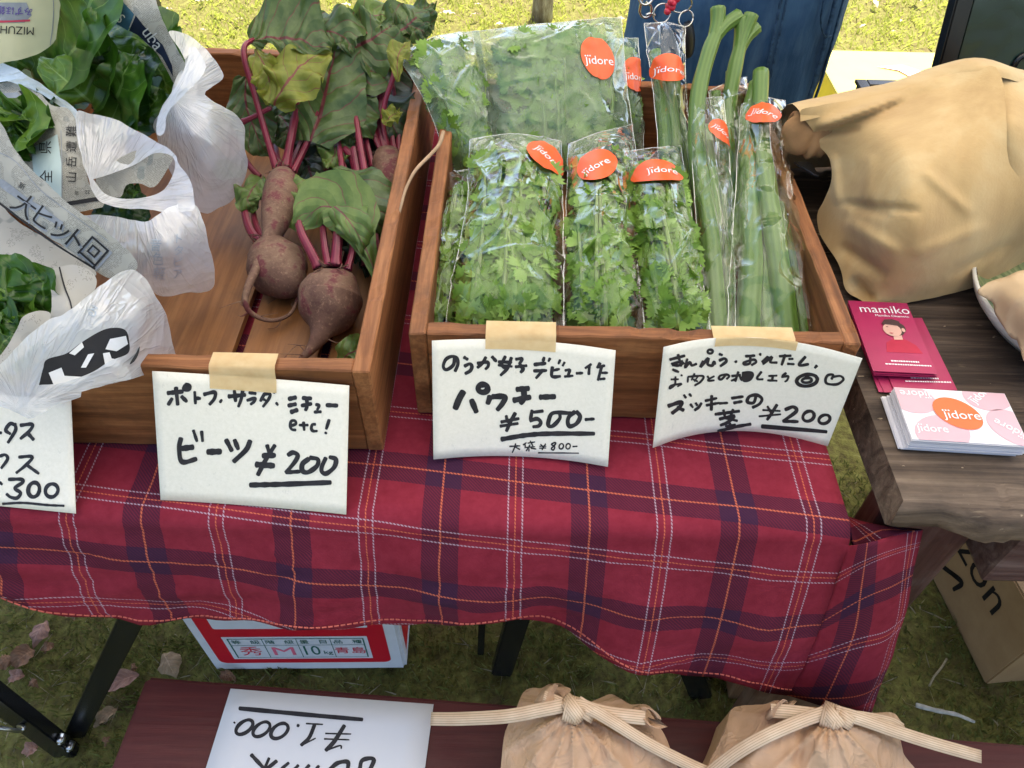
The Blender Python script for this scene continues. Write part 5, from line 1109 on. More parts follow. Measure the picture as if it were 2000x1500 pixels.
zbag('widest bag of thick green stems in the front right corner under a peeling sticker', [[(1420, 660, .80), (1515, 662, .803), (1608, 660, .80)], [(1428, 500, .826), (1500, 500, .832), (1572, 500, .826)], [(1440, 320, .85), (1490, 320, .856), (1540, 325, .85)], [(1448, 205, .868), (1486, 190, .876), (1534, 196, .868)]], .020, 34,
     [([(1458, 675, .79), (1468, 500, .816), (1462, 340, .842), (1462, 240, .858), (1478, 165, .878)], .0120), ([(1540, 675, .79), (1522, 520, .818), (1500, 380, .842), (1484, 250, .862), (1486, 140, .892)], .0115), ([(1500, 675, .785), (1490, 520, .81), (1484, 380, .83)], .0105), ([(1572, 675, .785), (1550, 540, .808), (1520, 400, .83)], .0085)],
     (((.46, .845), .0185, -.55), dict(eggrot=2.4)), .0036)

# ================================================================== CARRIER BAGS, NEWSPAPER AND LETTUCE
from mathutils.geometry import delaunay_2d_cdt
class Sheet:
    """a crumpled sheet: outline and heights given where it lies; heights run smoothly through the control places"""
    def __init__(s, poly, ctrl, step=9, amp=.003, fr=30, seed=0, kind='film', smooth_edge=True, flutter=2.0, hole=None, gather=None):
        s.c = np.array(ctrl, float); n = len(ctrl); K = np.zeros((n + 3, n + 3)); s.seed, s.amp, s.fr, s.kind, s.g = seed, amp, fr, kind, gather
        s.xy = s.c[:, :2] / 100; d = np.linalg.norm(s.xy[:, None] - s.xy[None], axis=2)
        K[:n, :n] = np.where(d > 0, d * d * np.log(np.maximum(d, 1e-9)), 0) + .02 * np.eye(n); K[:n, n] = 1; K[:n, n + 1:] = s.xy; K[n:, :n] = K[:n, n:].T
        s.w = np.linalg.solve(K, np.concatenate([s.c[:, 2], [0, 0, 0]]))
        pl = [Vector((p[0], p[1])) for p in poly]
        if smooth_edge:
            q = [(p.x, p.y, 0) for p in pl]; n_ = len(q); out = []
            for i in range(n_):
                a, b, c_, d_ = [Vector(q[(i + k - 1) % n_]) for k in range(4)]; L = max(1, int((c_ - b).length / step))
                for k in range(L):
                    t = k / L; out.append(.5 * ((2 * b) + (c_ - a) * t + (2 * a - 5 * b + 4 * c_ - d_) * t * t + (3 * b - a - 3 * c_ + d_) * t ** 3))
            pl = [Vector((p.x + flutter * noise.noise(Vector((p.x * .045, p.y * .045, seed))), p.y + flutter * noise.noise(Vector((p.x * .045, p.y * .045, seed + 5))))) for p in out]
        x0 = min(p.x for p in pl); x1 = max(p.x for p in pl); y0 = min(p.y for p in pl); y1 = max(p.y for p in pl)
        pts = list(pl); nb = len(pts); yy = y0 + step * .5; r = 0
        while yy < y1:
            xx = x0 + (step * .5 if r % 2 else 0)
            while xx < x1:
                q = Vector((xx, yy)); ins = False; j = nb - 1
                for i in range(nb):
                    a, b = pl[i], pl[j]
                    if (a.y > yy) != (b.y > yy) and xx < (b.x - a.x) * (yy - a.y) / (b.y - a.y) + a.x: ins = not ins
                    j = i
                if ins and min((q - p).length_squared for p in pl) > (step * .55) ** 2: pts.append(q)
                xx += step
            yy += step * .87; r += 1
        res = delaunay_2d_cdt(pts, [], [list(range(nb))], 1, 1e-4)
        s.p2 = [Vector(p) for p in res[0]]; s.f = [list(f) for f in res[2]]
        if hole:
            hp_ = cr_path([(x, y, 0) for x, y in hole + hole[:1]], 12 * len(hole))[:-1]; hp_ = [Vector((p.x, p.y)) for p in hp_]; m_ = len(hp_)
            def inside(c):
                ins = False; j = m_ - 1
                for i in range(m_):
                    a, b = hp_[i], hp_[j]
                    if (a.y > c.y) != (b.y > c.y) and c.x < (b.x - a.x) * (c.y - a.y) / (b.y - a.y) + a.x: ins = not ins
                    j = i
                return ins
            pts2 = pl + [q for q in pts[nb:] if not inside(q) and min((q - p).length_squared for p in hp_) > (step * .4) ** 2] + hp_; h0 = len(pts2) - m_
            ed = [(h0 + i, h0 + (i + 1) % m_) for i in range(m_)]
            res = delaunay_2d_cdt(pts2, ed, [list(range(nb))], 1, 1e-4); s.p2 = [Vector(p) for p in res[0]]
            s.f = [list(f) for f in res[2] if not inside(sum((s.p2[i] for i in f), Vector((0, 0))) / len(f))]
    def zz(s, x, y):
        q = np.array([x, y]) / 100; d = np.linalg.norm(s.xy - q, axis=1); n = len(d)
        return float(np.sum(s.w[:n] * np.where(d > 0, d * d * np.log(np.maximum(d, 1e-9)), 0)) + s.w[n] + s.w[n + 1] * q[0] + s.w[n + 2] * q[1])
    def dz(s, p):
        q = Vector((p.x * s.fr + s.seed, p.y * s.fr, p.z * s.fr * .5)); n1 = noise.noise(q); n2 = noise.noise(q * 2.2 + Vector((5, s.seed, 2)))
        if s.kind == 'crease': return s.amp * (1.5 * noise.voronoi(q + Vector((n2, n1, 0)) * .25)[0][0] + .5 * noise.voronoi(q * 2.1)[0][0] - .8)
        if s.g:
            c = Vector(proj(p)) - Vector(s.g); an = math.atan2(c.y, c.x); L = c.length / 100; ra = noise.noise(Vector((an * 3.6, L * .8, s.seed))); rb = noise.noise(Vector((an * 13, L * .6, s.seed + 4)))
            return s.amp * (1.0 * (1 - abs(ra)) ** 3 + .3 * (1 - abs(rb)) ** 5 + .9 * n1 + .8 * noise.voronoi(q * 1.3)[0][0] - 1.2) * min(1, .3 + L)
        if s.kind == 'film': return s.amp * (1.5 * (1 - abs(n1)) ** 4 + .9 * (1 - abs(n2)) ** 5 + .8 * n1 - .9)
        return s.amp * (1.0 * (1 - abs(n1)) ** 3 + .35 * n2 - .5)
    def at(s, x, y, off=0):
        z = s.zz(x, y); p = atz(x, y, z); d = ray(x, y); return p - d.normalized() * (s.dz(p) + off)
    def mesh(s, mb, mi=0, off=0, thick=.0008):
        V = [s.at(p.x, p.y, off) for p in s.p2]; U = [(math.atan2(p.y - s.g[1], p.x - s.g[0]) * 2.5, math.hypot(p.x - s.g[0], p.y - s.g[1]) / 100) for p in s.p2] if s.g else [(p.x / 100, -p.y / 100) for p in s.p2]; F = [f if True else f for f in s.f]
        a, b, c = F[0][:3]; n_ = (V[b] - V[a]).cross(V[c] - V[a])
        if n_.dot(CAMP - V[a]) < 0: F = [f[::-1] for f in F]
        mb.add(V, F, mi, U); return mb
def hdpe(name, tint, trp=.27):
    k = NM(name); col = (*tint, 1)
    df = k.n('BsdfDiffuse', {'Color': col}); tl = k.n('BsdfTranslucent', {'Color': col}); tr = k.n('BsdfTransparent', {'Color': (1, 1, 1, 1)}); gl = k.n('BsdfGlossy', {'Roughness': .12})
    f1 = k.noise(2.2, k.coord('UV', (1.7, .5, 1)), 2, .5, .8); rid = k.math('POWER', k.math('SUBTRACT', 1.0, k.math('ABSOLUTE', k.math('MULTIPLY', k.math('SUBTRACT', f1, .5), 2.4))), 5.0)
    bp = k.n('Bump', {'Height': k.math('ADD', k.math('MULTIPLY', rid, .24), k.math('MULTIPLY', k.crumple(30), .75)), 'Strength': .52, 'Distance': .006})
    for q in (df, tl, gl): k.t.links.new(bp.outputs[0], q.inputs['Normal'])
    lw = k.n('LayerWeight', {'Blend': .5}); k.t.links.new(bp.outputs[0], lw.inputs['Normal'])
    a = k.n('MixShader', {0: .42, 1: df.outputs[0], 2: tl.outputs[0]}); b = k.n('MixShader', {0: trp, 1: a.outputs[0], 2: tr.outputs[0]})
    c = k.n('MixShader', {1: b.outputs[0], 2: gl.outputs[0]}); k.t.links.new(k.math('ADD', .08, k.math('MULTIPLY', k.math('POWER', lw.outputs['Facing'], 2.5), .6)), c.inputs[0])
    return k.surf(c.outputs[0])
M_hd = hdpe('white_carrier_film', (.83, .85, .89))
M_hdb = hdpe('bluish_carrier_film', (.66, .78, .84), .12)
def newsprint(name, base, dark, density, rot, ink=(.07, .07, .07), gate=.5):
    k = NM(name); v = k.coord('UV', (34, 34, 34), (0, 0, rot)); sp = k.n('SeparateXYZ', {0: v}); x, y = sp.outputs[0], sp.outputs[1]
    cell = k.n('CombineXYZ', {0: k.math('FLOOR', x), 1: k.math('FLOOR', y)}); wn = k.n('TexWhiteNoise', {'Vector': cell.outputs[0]}, noise_dimensions='2D')
    fx, fy = k.math('FRACT', x), k.math('FRACT', y)
    inx = k.math('MULTIPLY', k.math('GREATER_THAN', fx, .15), k.math('GREATER_THAN', fy, .38))
    sub = k.math('GREATER_THAN', k.noise(2.6, v, 2, .8), .5)
    ch = k.math('MULTIPLY', k.math('MULTIPLY', inx, sub), k.math('GREATER_THAN', wn.outputs[0], 1 - density))
    g = k.math('GREATER_THAN', k.noise(.11, v, 0), gate); ch = k.math('MULTIPLY', ch, g)
    pic = k.ramp(k.noise(.06, v, 1), [(.66, 0.0), (.68, 1.0)]); 
    f = k.noise(14, k.coord(), 4, .6); col = k.ramp(f, [(.3, tuple(c * .92 for c in base)), (.7, base)])
    col = k.mix(k.math('MULTIPLY', pic, .55), col, dark); col = k.mix(k.math('MULTIPLY', ch, .75), col, ink)
    k.set(base=col, rough=.9, spec=.1); k.bump(k.math('ADD', f, k.crumple(18)), .45, .004)
    tl = k.n('BsdfTranslucent', {'Color': col}); a = k.n('MixShader', {0: .12, 1: k.b.outputs[0], 2: tl.outputs[0]}); return k.surf(a.outputs[0])
M_news = newsprint('newsprint', (.43, .42, .37), (.20, .22, .22), .88, .6, gate=.40)
M_news2 = newsprint('newsprint_turned', (.43, .42, .37), (.20, .25, .25), .9, -.5, gate=.30)
M_newsg = newsprint('newsprint_grey', (.32, .32, .30), (.14, .16, .16), .6, .2, gate=.55)
M_newsp = newsprint('plain_newsprint', (.40, .39, .36), (.30, .30, .28), .35, .9, gate=.62)
M_nyel = plain('yellowish_newsprint', (.58, .56, .36), .9, .1, 0, .12, 14, .2, 60); M_nblue = plain('blue_advert', (.045, .13, .20), .8, .2, 0, .35, 25); M_nnavy = plain('navy_advert', (.012, .02, .045), .8, .2, 0, .3, 25); M_npale = plain('pale_blue_print', (.44, .55, .56), .85, .1, 0, .06, 25)
M_nink = plain('news_ink', (.03, .03, .032), .8, .15); M_ngrey = plain('grey_print', (.28, .30, .33), .8, .15, 0, .2, 40); M_nred = plain('red_rule', (.50, .06, .10), .8, .2); M_npurple = plain('violet_print', (.12, .08, .30), .8, .2); M_nwhite = plain('pale_print', (.74, .74, .73), .85, .15)
M_film_txt = plain('print_through_film', (.38, .44, .52), .5, .3)
def stext(mb, sh, s, size, px, rot, mi, sx=1.0, off=.0012):
    c_, q_ = math.cos(rot), math.sin(rot)
    put_text(mb, s, size, lambda x, y: sh.at(px[0] + x * c_ + y * q_, px[1] + x * q_ - y * c_, off), mi, 0, (0, 0), sx)
def spoly(mb, sh, P, mi, off=.0008, sub=5):
    V = []
    for a, b in zip(P, P[1:] + P[:1]):
        for k in range(sub): V.append((a[0] + (b[0] - a[0]) * k / sub, a[1] + (b[1] - a[1]) * k / sub))
    n_ = len(V); res = delaunay_2d_cdt([Vector(p) for p in V] + [Vector((x, y)) for x in np.arange(min(p[0] for p in P), max(p[0] for p in P), 12) for y in np.arange(min(p[1] for p in P), max(p[1] for p in P), 12)], [], [list(range(n_))], 1, 1e-4)
    W_ = [sh.at(p.x, p.y, off) for p in res[0]]; F = [list(f) for f in res[2]]
    mb.add(W_, F, mi, None, True)
def sstroke(mb, sh, pts, wd, mi, off=.0010):
    V, F = stroke2d(pts, wd); mb.add([sh.at(p.x, p.y, off) for p in V], F, mi, None, False)
# ---- lettuce
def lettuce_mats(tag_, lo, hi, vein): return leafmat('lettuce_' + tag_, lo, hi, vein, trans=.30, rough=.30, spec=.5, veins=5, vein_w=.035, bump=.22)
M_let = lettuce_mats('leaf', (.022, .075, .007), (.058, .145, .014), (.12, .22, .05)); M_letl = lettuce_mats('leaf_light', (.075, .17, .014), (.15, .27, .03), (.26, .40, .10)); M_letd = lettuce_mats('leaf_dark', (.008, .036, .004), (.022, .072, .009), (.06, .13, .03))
def lettuce(label, leaves, base):
    t = thing('lettuce', label, 'lettuce', atz(*base), 'lettuces wrapped in newspaper')
    for i, (m, pts, wl, wr, kw) in enumerate(leaves):
        mb = MB(); kk = dict(ruf=.004, curl=.25, seed=40 + i * 3 + len(leaves), nu=20, nv=32); kk.update(kw); V, F, U = leaf_mesh([Z(*p) for p in pts], [q * 1.22 for q in wl], [q * 1.22 for q in wr], **kk); mb.add(V, F, 0, U); mb.build('leaf', m, t)
    return t
lettuce('big romaine lettuce with tall upright leaves in the rear newspaper wrap', [
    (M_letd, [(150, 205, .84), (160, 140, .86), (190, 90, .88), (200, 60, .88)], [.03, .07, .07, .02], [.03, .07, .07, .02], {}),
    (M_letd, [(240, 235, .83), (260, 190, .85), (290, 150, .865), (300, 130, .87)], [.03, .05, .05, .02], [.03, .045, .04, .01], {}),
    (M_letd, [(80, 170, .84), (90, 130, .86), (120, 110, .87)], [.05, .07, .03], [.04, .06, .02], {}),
    (M_let, [(120, 190, .86), (135, 120, .91), (160, 50, .955), (185, -10, .98), (200, -45, .985)], [.02, .040, .052, .045, .008], [.018, .030, .040, .024, .005], dict(curl=.35, ruf=.006)),
    (M_let, [(205, 200, .865), (196, 130, .92), (190, 60, .955), (192, 5, .975)], [.012, .012, .010, .003], [.018, .030, .016, .003], dict(curl=.5)),
    (M_let, [(80, 160, .875), (50, 130, .90), (15, 112, .91), (-30, 105, .91)], [.016, .024, .022, .01], [.016, .020, .02, .008], dict(curl=-.3, ruf=.007)),
    (M_letl, [(205, 225, .862), (165, 190, .895), (120, 150, .910), (74, 112, .915)], [.014, .022, .018, .003], [.018, .030, .022, .003], dict(curl=-.35, ruf=.004)),
    (M_let, [(215, 195, .868), (205, 150, .905), (195, 115, .92), (196, 80, .925)], [.012, .020, .018, .004], [.014, .026, .020, .003], dict(curl=-.3)),
    (M_let, [(335, 150, .885), (300, 105, .915), (265, 75, .93), (212, 70, .925)], [.008, .014, .016, .006], [.014, .030, .034, .010], dict(curl=-.2, ruf=.003)),
    (M_letd, [(255, 220, .865), (250, 170, .905), (262, 130, .925), (280, 100, .93)], [.018, .026, .018, .004], [.020, .034, .026, .004], dict(curl=.45)),
    (M_let, [(240, 230, .870), (232, 185, .905), (244, 140, .925), (268, 108, .932)], [.010, .018, .012, .003], [.020, .034, .022, .003], dict(curl=.4)),
    (M_let, [(330, 190, .875), (318, 150, .905), (296, 120, .92), (270, 98, .925)], [.006, .010, .010, .003], [.012, .020, .016, .003], dict(curl=-.35)),
    (M_let, [(262, 235, .868), (285, 215, .885), (305, 195, .895), (312, 172, .90)], [.012, .018, .012, .003], [.008, .012, .010, .003], dict(curl=.3)),
    (M_letl, [(125, 205, .87), (110, 190, .885), (118, 178, .89), (140, 172, .89)], [.008, .012, .010, .003], [.008, .012, .010, .003], dict(ruf=.006)),
    (M_let, [(200, 232, .865), (215, 210, .88), (228, 195, .885), (236, 205, .88)], [.010, .012, .008, .003], [.010, .012, .008, .003], dict(ruf=.007))], (180, 200, .84))
lettuce('small curly lettuce tucked in newspaper at the left edge', [
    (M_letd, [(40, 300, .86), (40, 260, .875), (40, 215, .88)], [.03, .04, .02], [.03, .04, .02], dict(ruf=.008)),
    (M_let, [(40, 285, .87), (20, 255, .895), (-5, 235, .90)], [.014, .022, .010], [.012, .020, .008], dict(ruf=.009)),
    (M_let, [(45, 275, .875), (62, 245, .90), (84, 222, .905)], [.012, .024, .010], [.014, .020, .008], dict(ruf=.009, curl=.5)),
    (M_letl, [(50, 262, .885), (48, 235, .905), (38, 208, .91)], [.010, .020, .010], [.010, .020, .008], dict(ruf=.009, curl=.5)),
    (M_let, [(30, 292, .872), (40, 270, .89), (58, 258, .895)], [.012, .018, .006], [.012, .016, .006], dict(ruf=.009)),
    (M_let, [(15, 285, .872), (12, 262, .89), (22, 245, .895)], [.010, .014, .006], [.010, .014, .006], dict(ruf=.008))], (40, 270, .86))
lettuce('green lettuce with rounded leaves in the front newspaper wrap', [
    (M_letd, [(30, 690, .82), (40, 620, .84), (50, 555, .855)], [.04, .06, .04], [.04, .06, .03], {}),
    (M_let, [(80, 640, .845), (84, 595, .87), (80, 550, .885), (64, 532, .888)], [.012, .018, .014, .004], [.010, .014, .012, .003], dict(curl=.4)),
    (M_let, [(45, 560, .868), (20, 545, .88), (-20, 548, .88)], [.010, .014, .006], [.010, .016, .006], dict(ruf=.006)),
    (M_letl, [(38, 612, .858), (46, 590, .872), (44, 566, .876)], [.012, .016, .006], [.012, .014, .006], dict(ruf=.005)),
    (M_let, [(-5, 600, .86), (8, 582, .875), (18, 585, .872)], [.014, .02, .008], [.012, .016, .006], dict(curl=-.4)),
    (M_let, [(20, 640, .852), (30, 622, .866), (46, 612, .868)], [.012, .016, .006], [.012, .014, .006], dict(curl=-.4)),
    (M_let, [(-10, 640, .855), (0, 618, .87), (6, 612, .87)], [.014, .018, .006], [.012, .014, .006], {}),
    (M_let, [(-8, 690, .848), (8, 668, .865), (26, 650, .868)], [.014, .020, .010], [.014, .018, .008], dict(curl=-.5)),
    (M_letl, [(58, 660, .848), (66, 632, .862), (60, 610, .868)], [.010, .012, .005], [.010, .012, .005], dict(ruf=.006))], (30, 640, .82))
# dark leaves seen inside the middle bag
lettuce('lettuce mostly hidden inside the middle carrier bag, dark leaves showing in its mouth', [
    (M_letd, [(180, 420, .80), (230, 412, .815), (290, 402, .815)], [.02, .022, .01], [.02, .022, .01], {}), (M_let, [(232, 392, .835), (250, 372, .85), (262, 360, .852)], [.010, .014, .004], [.010, .012, .004], {})], (230, 400, .79))
# ---- newspaper sheets and bags (outline, heights)
def sheet_thing(name, label, cat, sh, mats, deco=None, group=None, back=None):
    mb = MB(); sh.mesh(mb)
    if deco: deco(mb, sh)
    o = mb.build(name, mats, None); tag(o, label, cat, group); return o
NG = 'newspaper sheets round the lettuces'
NM_ = [M_news, M_nink, M_npale, M_nwhite, M_nblue, M_nnavy, M_nred, M_npurple, M_ngrey]
sh = Sheet([(-60, -60), (60, -60), (115, -40), (112, 60), (96, 92), (60, 110), (20, 120), (-60, 120)], [(-60, -60, .99), (110, -40, .99), (0, 30, .955), (100, 90, .925), (-60, 110, .92), (30, 100, .925)], 10, .0012, 20, 1, 'paper')
def d0(mb, s):
    spoly(mb, s, [(-50, 5), (52, 5), (62, 30), (48, 44), (-50, 46)], 8, .0004); stext(mb, s, 'みずほ銀', 18, (28, 20), math.pi + .06, 7); stext(mb, s, 'MIZUHO', 22, (24, 58), math.pi + .05, 1); sstroke(mb, s, [(-50, 38), (0, 42), (58, 40)], 4, 6); sstroke(mb, s, [(104, -30), (104, 40), (98, 88)], 1.5, 8)
sheet_thing('newspaper_sheet', 'yellowish newspaper advert printed upside down at the top left corner', 'newspaper', sh, [M_nyel] + NM_[1:], d0, NG)
sh = Sheet([(120, -60), (260, -60), (300, -10), (318, 40), (345, 95), (362, 130), (352, 170), (338, 160), (310, 110), (270, 70), (215, 20), (190, -10)], [(130, -60, .99), (260, -60, .99), (310, 30, .975), (355, 120, .935), (345, 165, .91), (250, 55, .955), (200, 0, .975), (290, 90, .935)], 9, .0014, 24, 2, 'paper')
def d1(mb, s):
    spoly(mb, s, [(188, 0), (206, -12), (232, -6), (262, 28), (250, 60), (202, 32)], 4); spoly(mb, s, [(265, 30), (280, 50), (318, 88), (336, 128), (338, 150), (316, 110), (268, 68), (252, 60)], 5)
    stext(mb, s, 'AXS', 26, (222, 24), math.pi * .25, 3); stext(mb, s, 'uba', 34, (298, 76), math.pi * .30, 3)
sheet_thing('newspaper_sheet', 'newspaper with a blue advert standing behind the romaine lettuce', 'newspaper', sh, NM_, d1, NG)
sh = Sheet([(-20, 170), (30, 160), (70, 175), (100, 205), (132, 212), (150, 240), (160, 300), (175, 360), (205, 395), (200, 405), (130, 415), (110, 400), (60, 350), (30, 300), (45, 300), (62, 280), (92, 235), (90, 215), (40, 200), (-20, 215)],
           [(-20, 180, .885), (70, 185, .90), (130, 220, .905), (95, 240, .90), (150, 300, .885), (100, 330, .88), (45, 300, .87), (190, 390, .855), (110, 400, .855)], 8, .0014, 26, 3, 'paper')
def d2(mb, s):
    spoly(mb, s, [(60, 290), (112, 262), (120, 320), (120, 386), (104, 384), (66, 340)], 2); stext(mb, s, '県', 27, (90, 288), -math.pi / 2, 1); stext(mb, s, '全', 27, (92, 345), -math.pi / 2, 1)
    for i, ch in enumerate('山岳遭難'): stext(mb, s, ch, 23, (141, 346 - i * 30), -math.pi / 2 + .05, 1)
    sstroke(mb, s, [(119, 255), (121, 320), (121, 388)], 1.5, 8); stext(mb, s, '年', 10, (150, 378), 0, 1); stext(mb, s, '22', 10, (171, 375), math.pi, 1)
    spoly(mb, s, [(130, 394), (192, 384), (194, 392), (132, 402)], 1); spoly(mb, s, [(36, 178), (46, 176), (70, 204), (60, 206)], 1); spoly(mb, s, [(-20, 184), (34, 180), (50, 205), (-20, 220)], 8)
sheet_thing('newspaper_sheet', 'newspaper with large vertical headline characters wrapped round the curly lettuce', 'newspaper', sh, NM_, d2, NG)
sh = Sheet([(190, 345), (250, 300), (305, 290), (338, 302), (325, 335), (300, 365), (270, 358), (246, 362), (235, 385), (200, 380)], [(190, 350, .865), (250, 305, .88), (330, 305, .875), (290, 355, .86), (235, 380, .855)], 7, .0012, 30, 4, 'paper')
sheet_thing('newspaper_sheet', 'scrap of newsprint with small columns of text inside the middle bag', 'newspaper', sh, [M_news2], None, NG)
# front newspaper: grey inner page and the rolled outer band
sh = Sheet([(-30, 380), (20, 420), (60, 450), (120, 480), (165, 510), (190, 535), (160, 545), (100, 530), (40, 540), (-30, 560)], [(-30, 400, .86), (60, 455, .862), (180, 530, .862), (100, 525, .868), (-30, 550, .868)], 8, .0014, 26, 5, 'paper')
sheet_thing('newspaper_sheet', 'grey inside page of newspaper hollowed above the front lettuce', 'newspaper', sh, [M_newsg], None, NG)
sh = Sheet([(-30, 215), (5, 245), (25, 285), (55, 325), (95, 360), (130, 395), (165, 420), (205, 450), (240, 480), (268, 512), (262, 530), (230, 545), (195, 535), (150, 500), (95, 462), (40, 425), (0, 395), (-30, 370)],
           [(-30, 225, .925), (50, 325, .928), (130, 400, .922), (210, 460, .905), (265, 515, .888), (-30, 365, .890), (60, 440, .893), (190, 530, .878), (20, 340, .918), (120, 440, .910)], 8, .0016, 22, 6, 'paper')
def d5(mb, s):
    for i, (ch, px_, sz, rt) in enumerate((('大', (46, 404), 34, .62), ('ヒ', (82, 428), 34, .62), ('ッ', (116, 450), 34, .66), ('ト', (146, 472), 34, .7), ('回', (180, 494), 36, .72))):
        stext(mb, s, ch, sz * 1.55, (px_[0] + 3, px_[1] + 4), rt, 8, 1.05, .0009); stext(mb, s, ch, sz * 1.42, px_, rt, 1, 1.05, .0014)
    sstroke(mb, s, [(-25, 378), (40, 428), (110, 478), (185, 525)], 4, 1); sstroke(mb, s, [(-20, 290), (30, 315), (80, 372), (150, 425), (210, 470)], 1.6, 8); sstroke(mb, s, [(0, 355), (50, 392), (120, 438)], 14, 8)
    stext(mb, s, '新', 14, (42, 364), .5, 1)
sheet_thing('newspaper_sheet', 'rolled newspaper edge with bold outlined headline lying over the bags', 'newspaper', sh, NM_, d5, NG)
sh = Sheet([(98, 535), (115, 520), (160, 520), (188, 545), (175, 590), (150, 625), (120, 655), (95, 668), (90, 640), (102, 600), (100, 560)], [(98, 540, .885), (160, 525, .885), (180, 580, .875), (100, 660, .865), (130, 600, .882)], 6, .0050, 20, 7, 'crease')
def d6(mb, s): sstroke(mb, s, [(116, 522), (126, 560), (138, 592), (142, 622)], 3, 1)
sheet_thing('newspaper_sheet', 'blank newspaper fold with a single black rule beside the front lettuce', 'newspaper', sh, [M_newsp] + NM_[1:], d6, NG)
sh = Sheet([(-30, 715), (0, 695), (30, 650), (45, 618), (70, 608), (98, 612), (90, 650), (70, 670), (40, 700), (0, 730), (-30, 745)], [(-30, 720, .868), (50, 620, .886), (95, 620, .880), (60, 670, .875), (0, 725, .868)], 5, .0050, 26, 8, 'crease')
sheet_thing('newspaper_sheet', 'crumpled pale paper lip under the front lettuce', 'newspaper', sh, [M_newsp], None, NG)
# carrier bags
BG = 'white carrier bags of lettuce'
def bag_of(label, base, parts):
    t = thing('carrier_bag', label, 'carrier bag', atz(*base), BG)
    for nm, m, sh, deco in parts:
        mb = MB(); sh.mesh(mb)
        if deco: deco(mb, sh)
        mb.build(nm, m if isinstance(m, list) else [m, M_film_txt], t)
    return t
W1a = Sheet([(345, 150), (362, 120), (330, 62), (372, 72), (412, 108), (436, 150), (412, 172), (400, 185), (440, 212), (455, 218), (476, 245), (478, 285), (484, 315), (478, 350), (455, 390), (425, 408), (398, 416), (360, 390), (330, 330), (305, 262), (300, 240), (318, 215), (330, 195)],
            [(340, 65, .945), (412, 110, .925), (436, 150, .905), (345, 150, .925), (400, 185, .905), (310, 240, .885), (380, 260, .895), (470, 240, .865), (484, 315, .825), (455, 390, .785), (398, 415, .780), (340, 330, .825), (410, 330, .855)], 6, .0032, 26, 20, 'film', gather=(335, 190))
W1h = Sheet([(308, 235), (318, 205), (345, 165), (362, 130), (372, 92), (388, 100), (402, 130), (385, 160), (350, 195), (326, 225), (320, 262), (306, 262)], [(308, 240, .905), (345, 170, .935), (372, 95, .955), (400, 130, .945), (320, 250, .905)], 5, .0030, 34, 21, 'film', gather=(240, 330))
bag_of('rear white carrier bag round the romaine lettuce, against the beets', (400, 400, .76), [('film', M_hd, W1a, None), ('handle', M_hd, W1h, None)])
def w2d(mb, s):
    for i, ch in enumerate('トタピア'): stext(mb, s, ch, 23, (350 - i * 1, 468 + i * 23), .06, 1, .95, .0008)
    for i, ch in enumerate('音色軽'): stext(mb, s, ch, 27, (304 + i * 4, 480 + i * 28), .06, 1, .9, .0008)
W2a = Sheet([(150, 425), (200, 420), (255, 428), (290, 432), (330, 405), (378, 398), (400, 440), (408, 480), (418, 520), (414, 565), (360, 572), (318, 580), (290, 560), (265, 530), (230, 490), (190, 460)],
            [(150, 425, .862), (255, 430, .872), (330, 408, .880), (385, 400, .872), (408, 480, .840), (414, 562, .775), (318, 578, .785), (265, 530, .840), (330, 490, .865)], 6, .0026, 24, 22, 'film', gather=(250, 300))
W2h = Sheet([(150, 218), (175, 222), (215, 230), (262, 252), (302, 275), (340, 298), (350, 320), (372, 355), (380, 395), (376, 410), (330, 414), (280, 408), (222, 404), (188, 385), (168, 335), (152, 275)],
            [(150, 218, .905), (215, 230, .900), (302, 275, .895), (345, 310, .895), (380, 400, .880), (280, 408, .878), (180, 370, .885), (155, 275, .900), (250, 320, .874)], 6, .0032, 24, 23, 'film', gather=(172, 400), hole=[(182, 350), (215, 340), (262, 322), (300, 300), (330, 302), (342, 318), (336, 345), (318, 372), (285, 385), (240, 388), (205, 378)])
W2s = Sheet([(-30, 100), (0, 118), (50, 145), (100, 178), (150, 215), (152, 240), (120, 210), (70, 178), (20, 160), (-30, 158)], [(-30, 120, .905), (60, 155, .905), (150, 225, .900)], 6, .0022, 30, 24, 'film', gather=(-200, 60))
bag_of('middle white carrier bag with faint lettering showing through its side', (340, 560, .77), [('film', M_hd, W2a, w2d), ('handle', M_hd, W2h, None), ('rear_film', M_hdb, W2s, None)])
hole_px = [(76, 752), (84, 720), (92, 702), (130, 690), (160, 668), (200, 645), (228, 640), (246, 646), (252, 665), (250, 690), (215, 705), (178, 728), (120, 748)]
W3a = Sheet([(-40, 735), (0, 712), (40, 670), (90, 628), (130, 610), (175, 575), (215, 545), (255, 526), (285, 545), (305, 580), (325, 615), (336, 665), (343, 712), (300, 728), (250, 742), (160, 765), (158, 775), (110, 792), (62, 817), (30, 805), (-40, 775)],
            [(-40, 750, .885), (60, 815, .868), (62, 690, .905), (160, 765, .862), (250, 742, .848), (343, 710, .800), (330, 630, .835), (255, 528, .888), (175, 580, .915), (200, 660, .892), (280, 620, .880), (110, 720, .885), (300, 720, .822)], 6, .0032, 24, 25, 'film', gather=(40, 800), hole=hole_px)
def w3d(mb, s): stext(mb, s, 'る', 26, (180, 608), .5, 1, 1.0, .0008)
bag_of('nearest white carrier bag, its handle drooping over the crate rim onto a price card', (200, 740, .80), [('film', M_hd, W3a, w3d)])
sh = Sheet([(62, 762), (76, 700), (120, 672), (200, 630), (262, 632), (268, 700), (210, 725), (140, 765)], [(62, 760, .868), (76, 700, .885), (200, 632, .878), (265, 640, .868), (268, 700, .855), (140, 760, .862)], 8, .0014, 26, 30, 'paper')
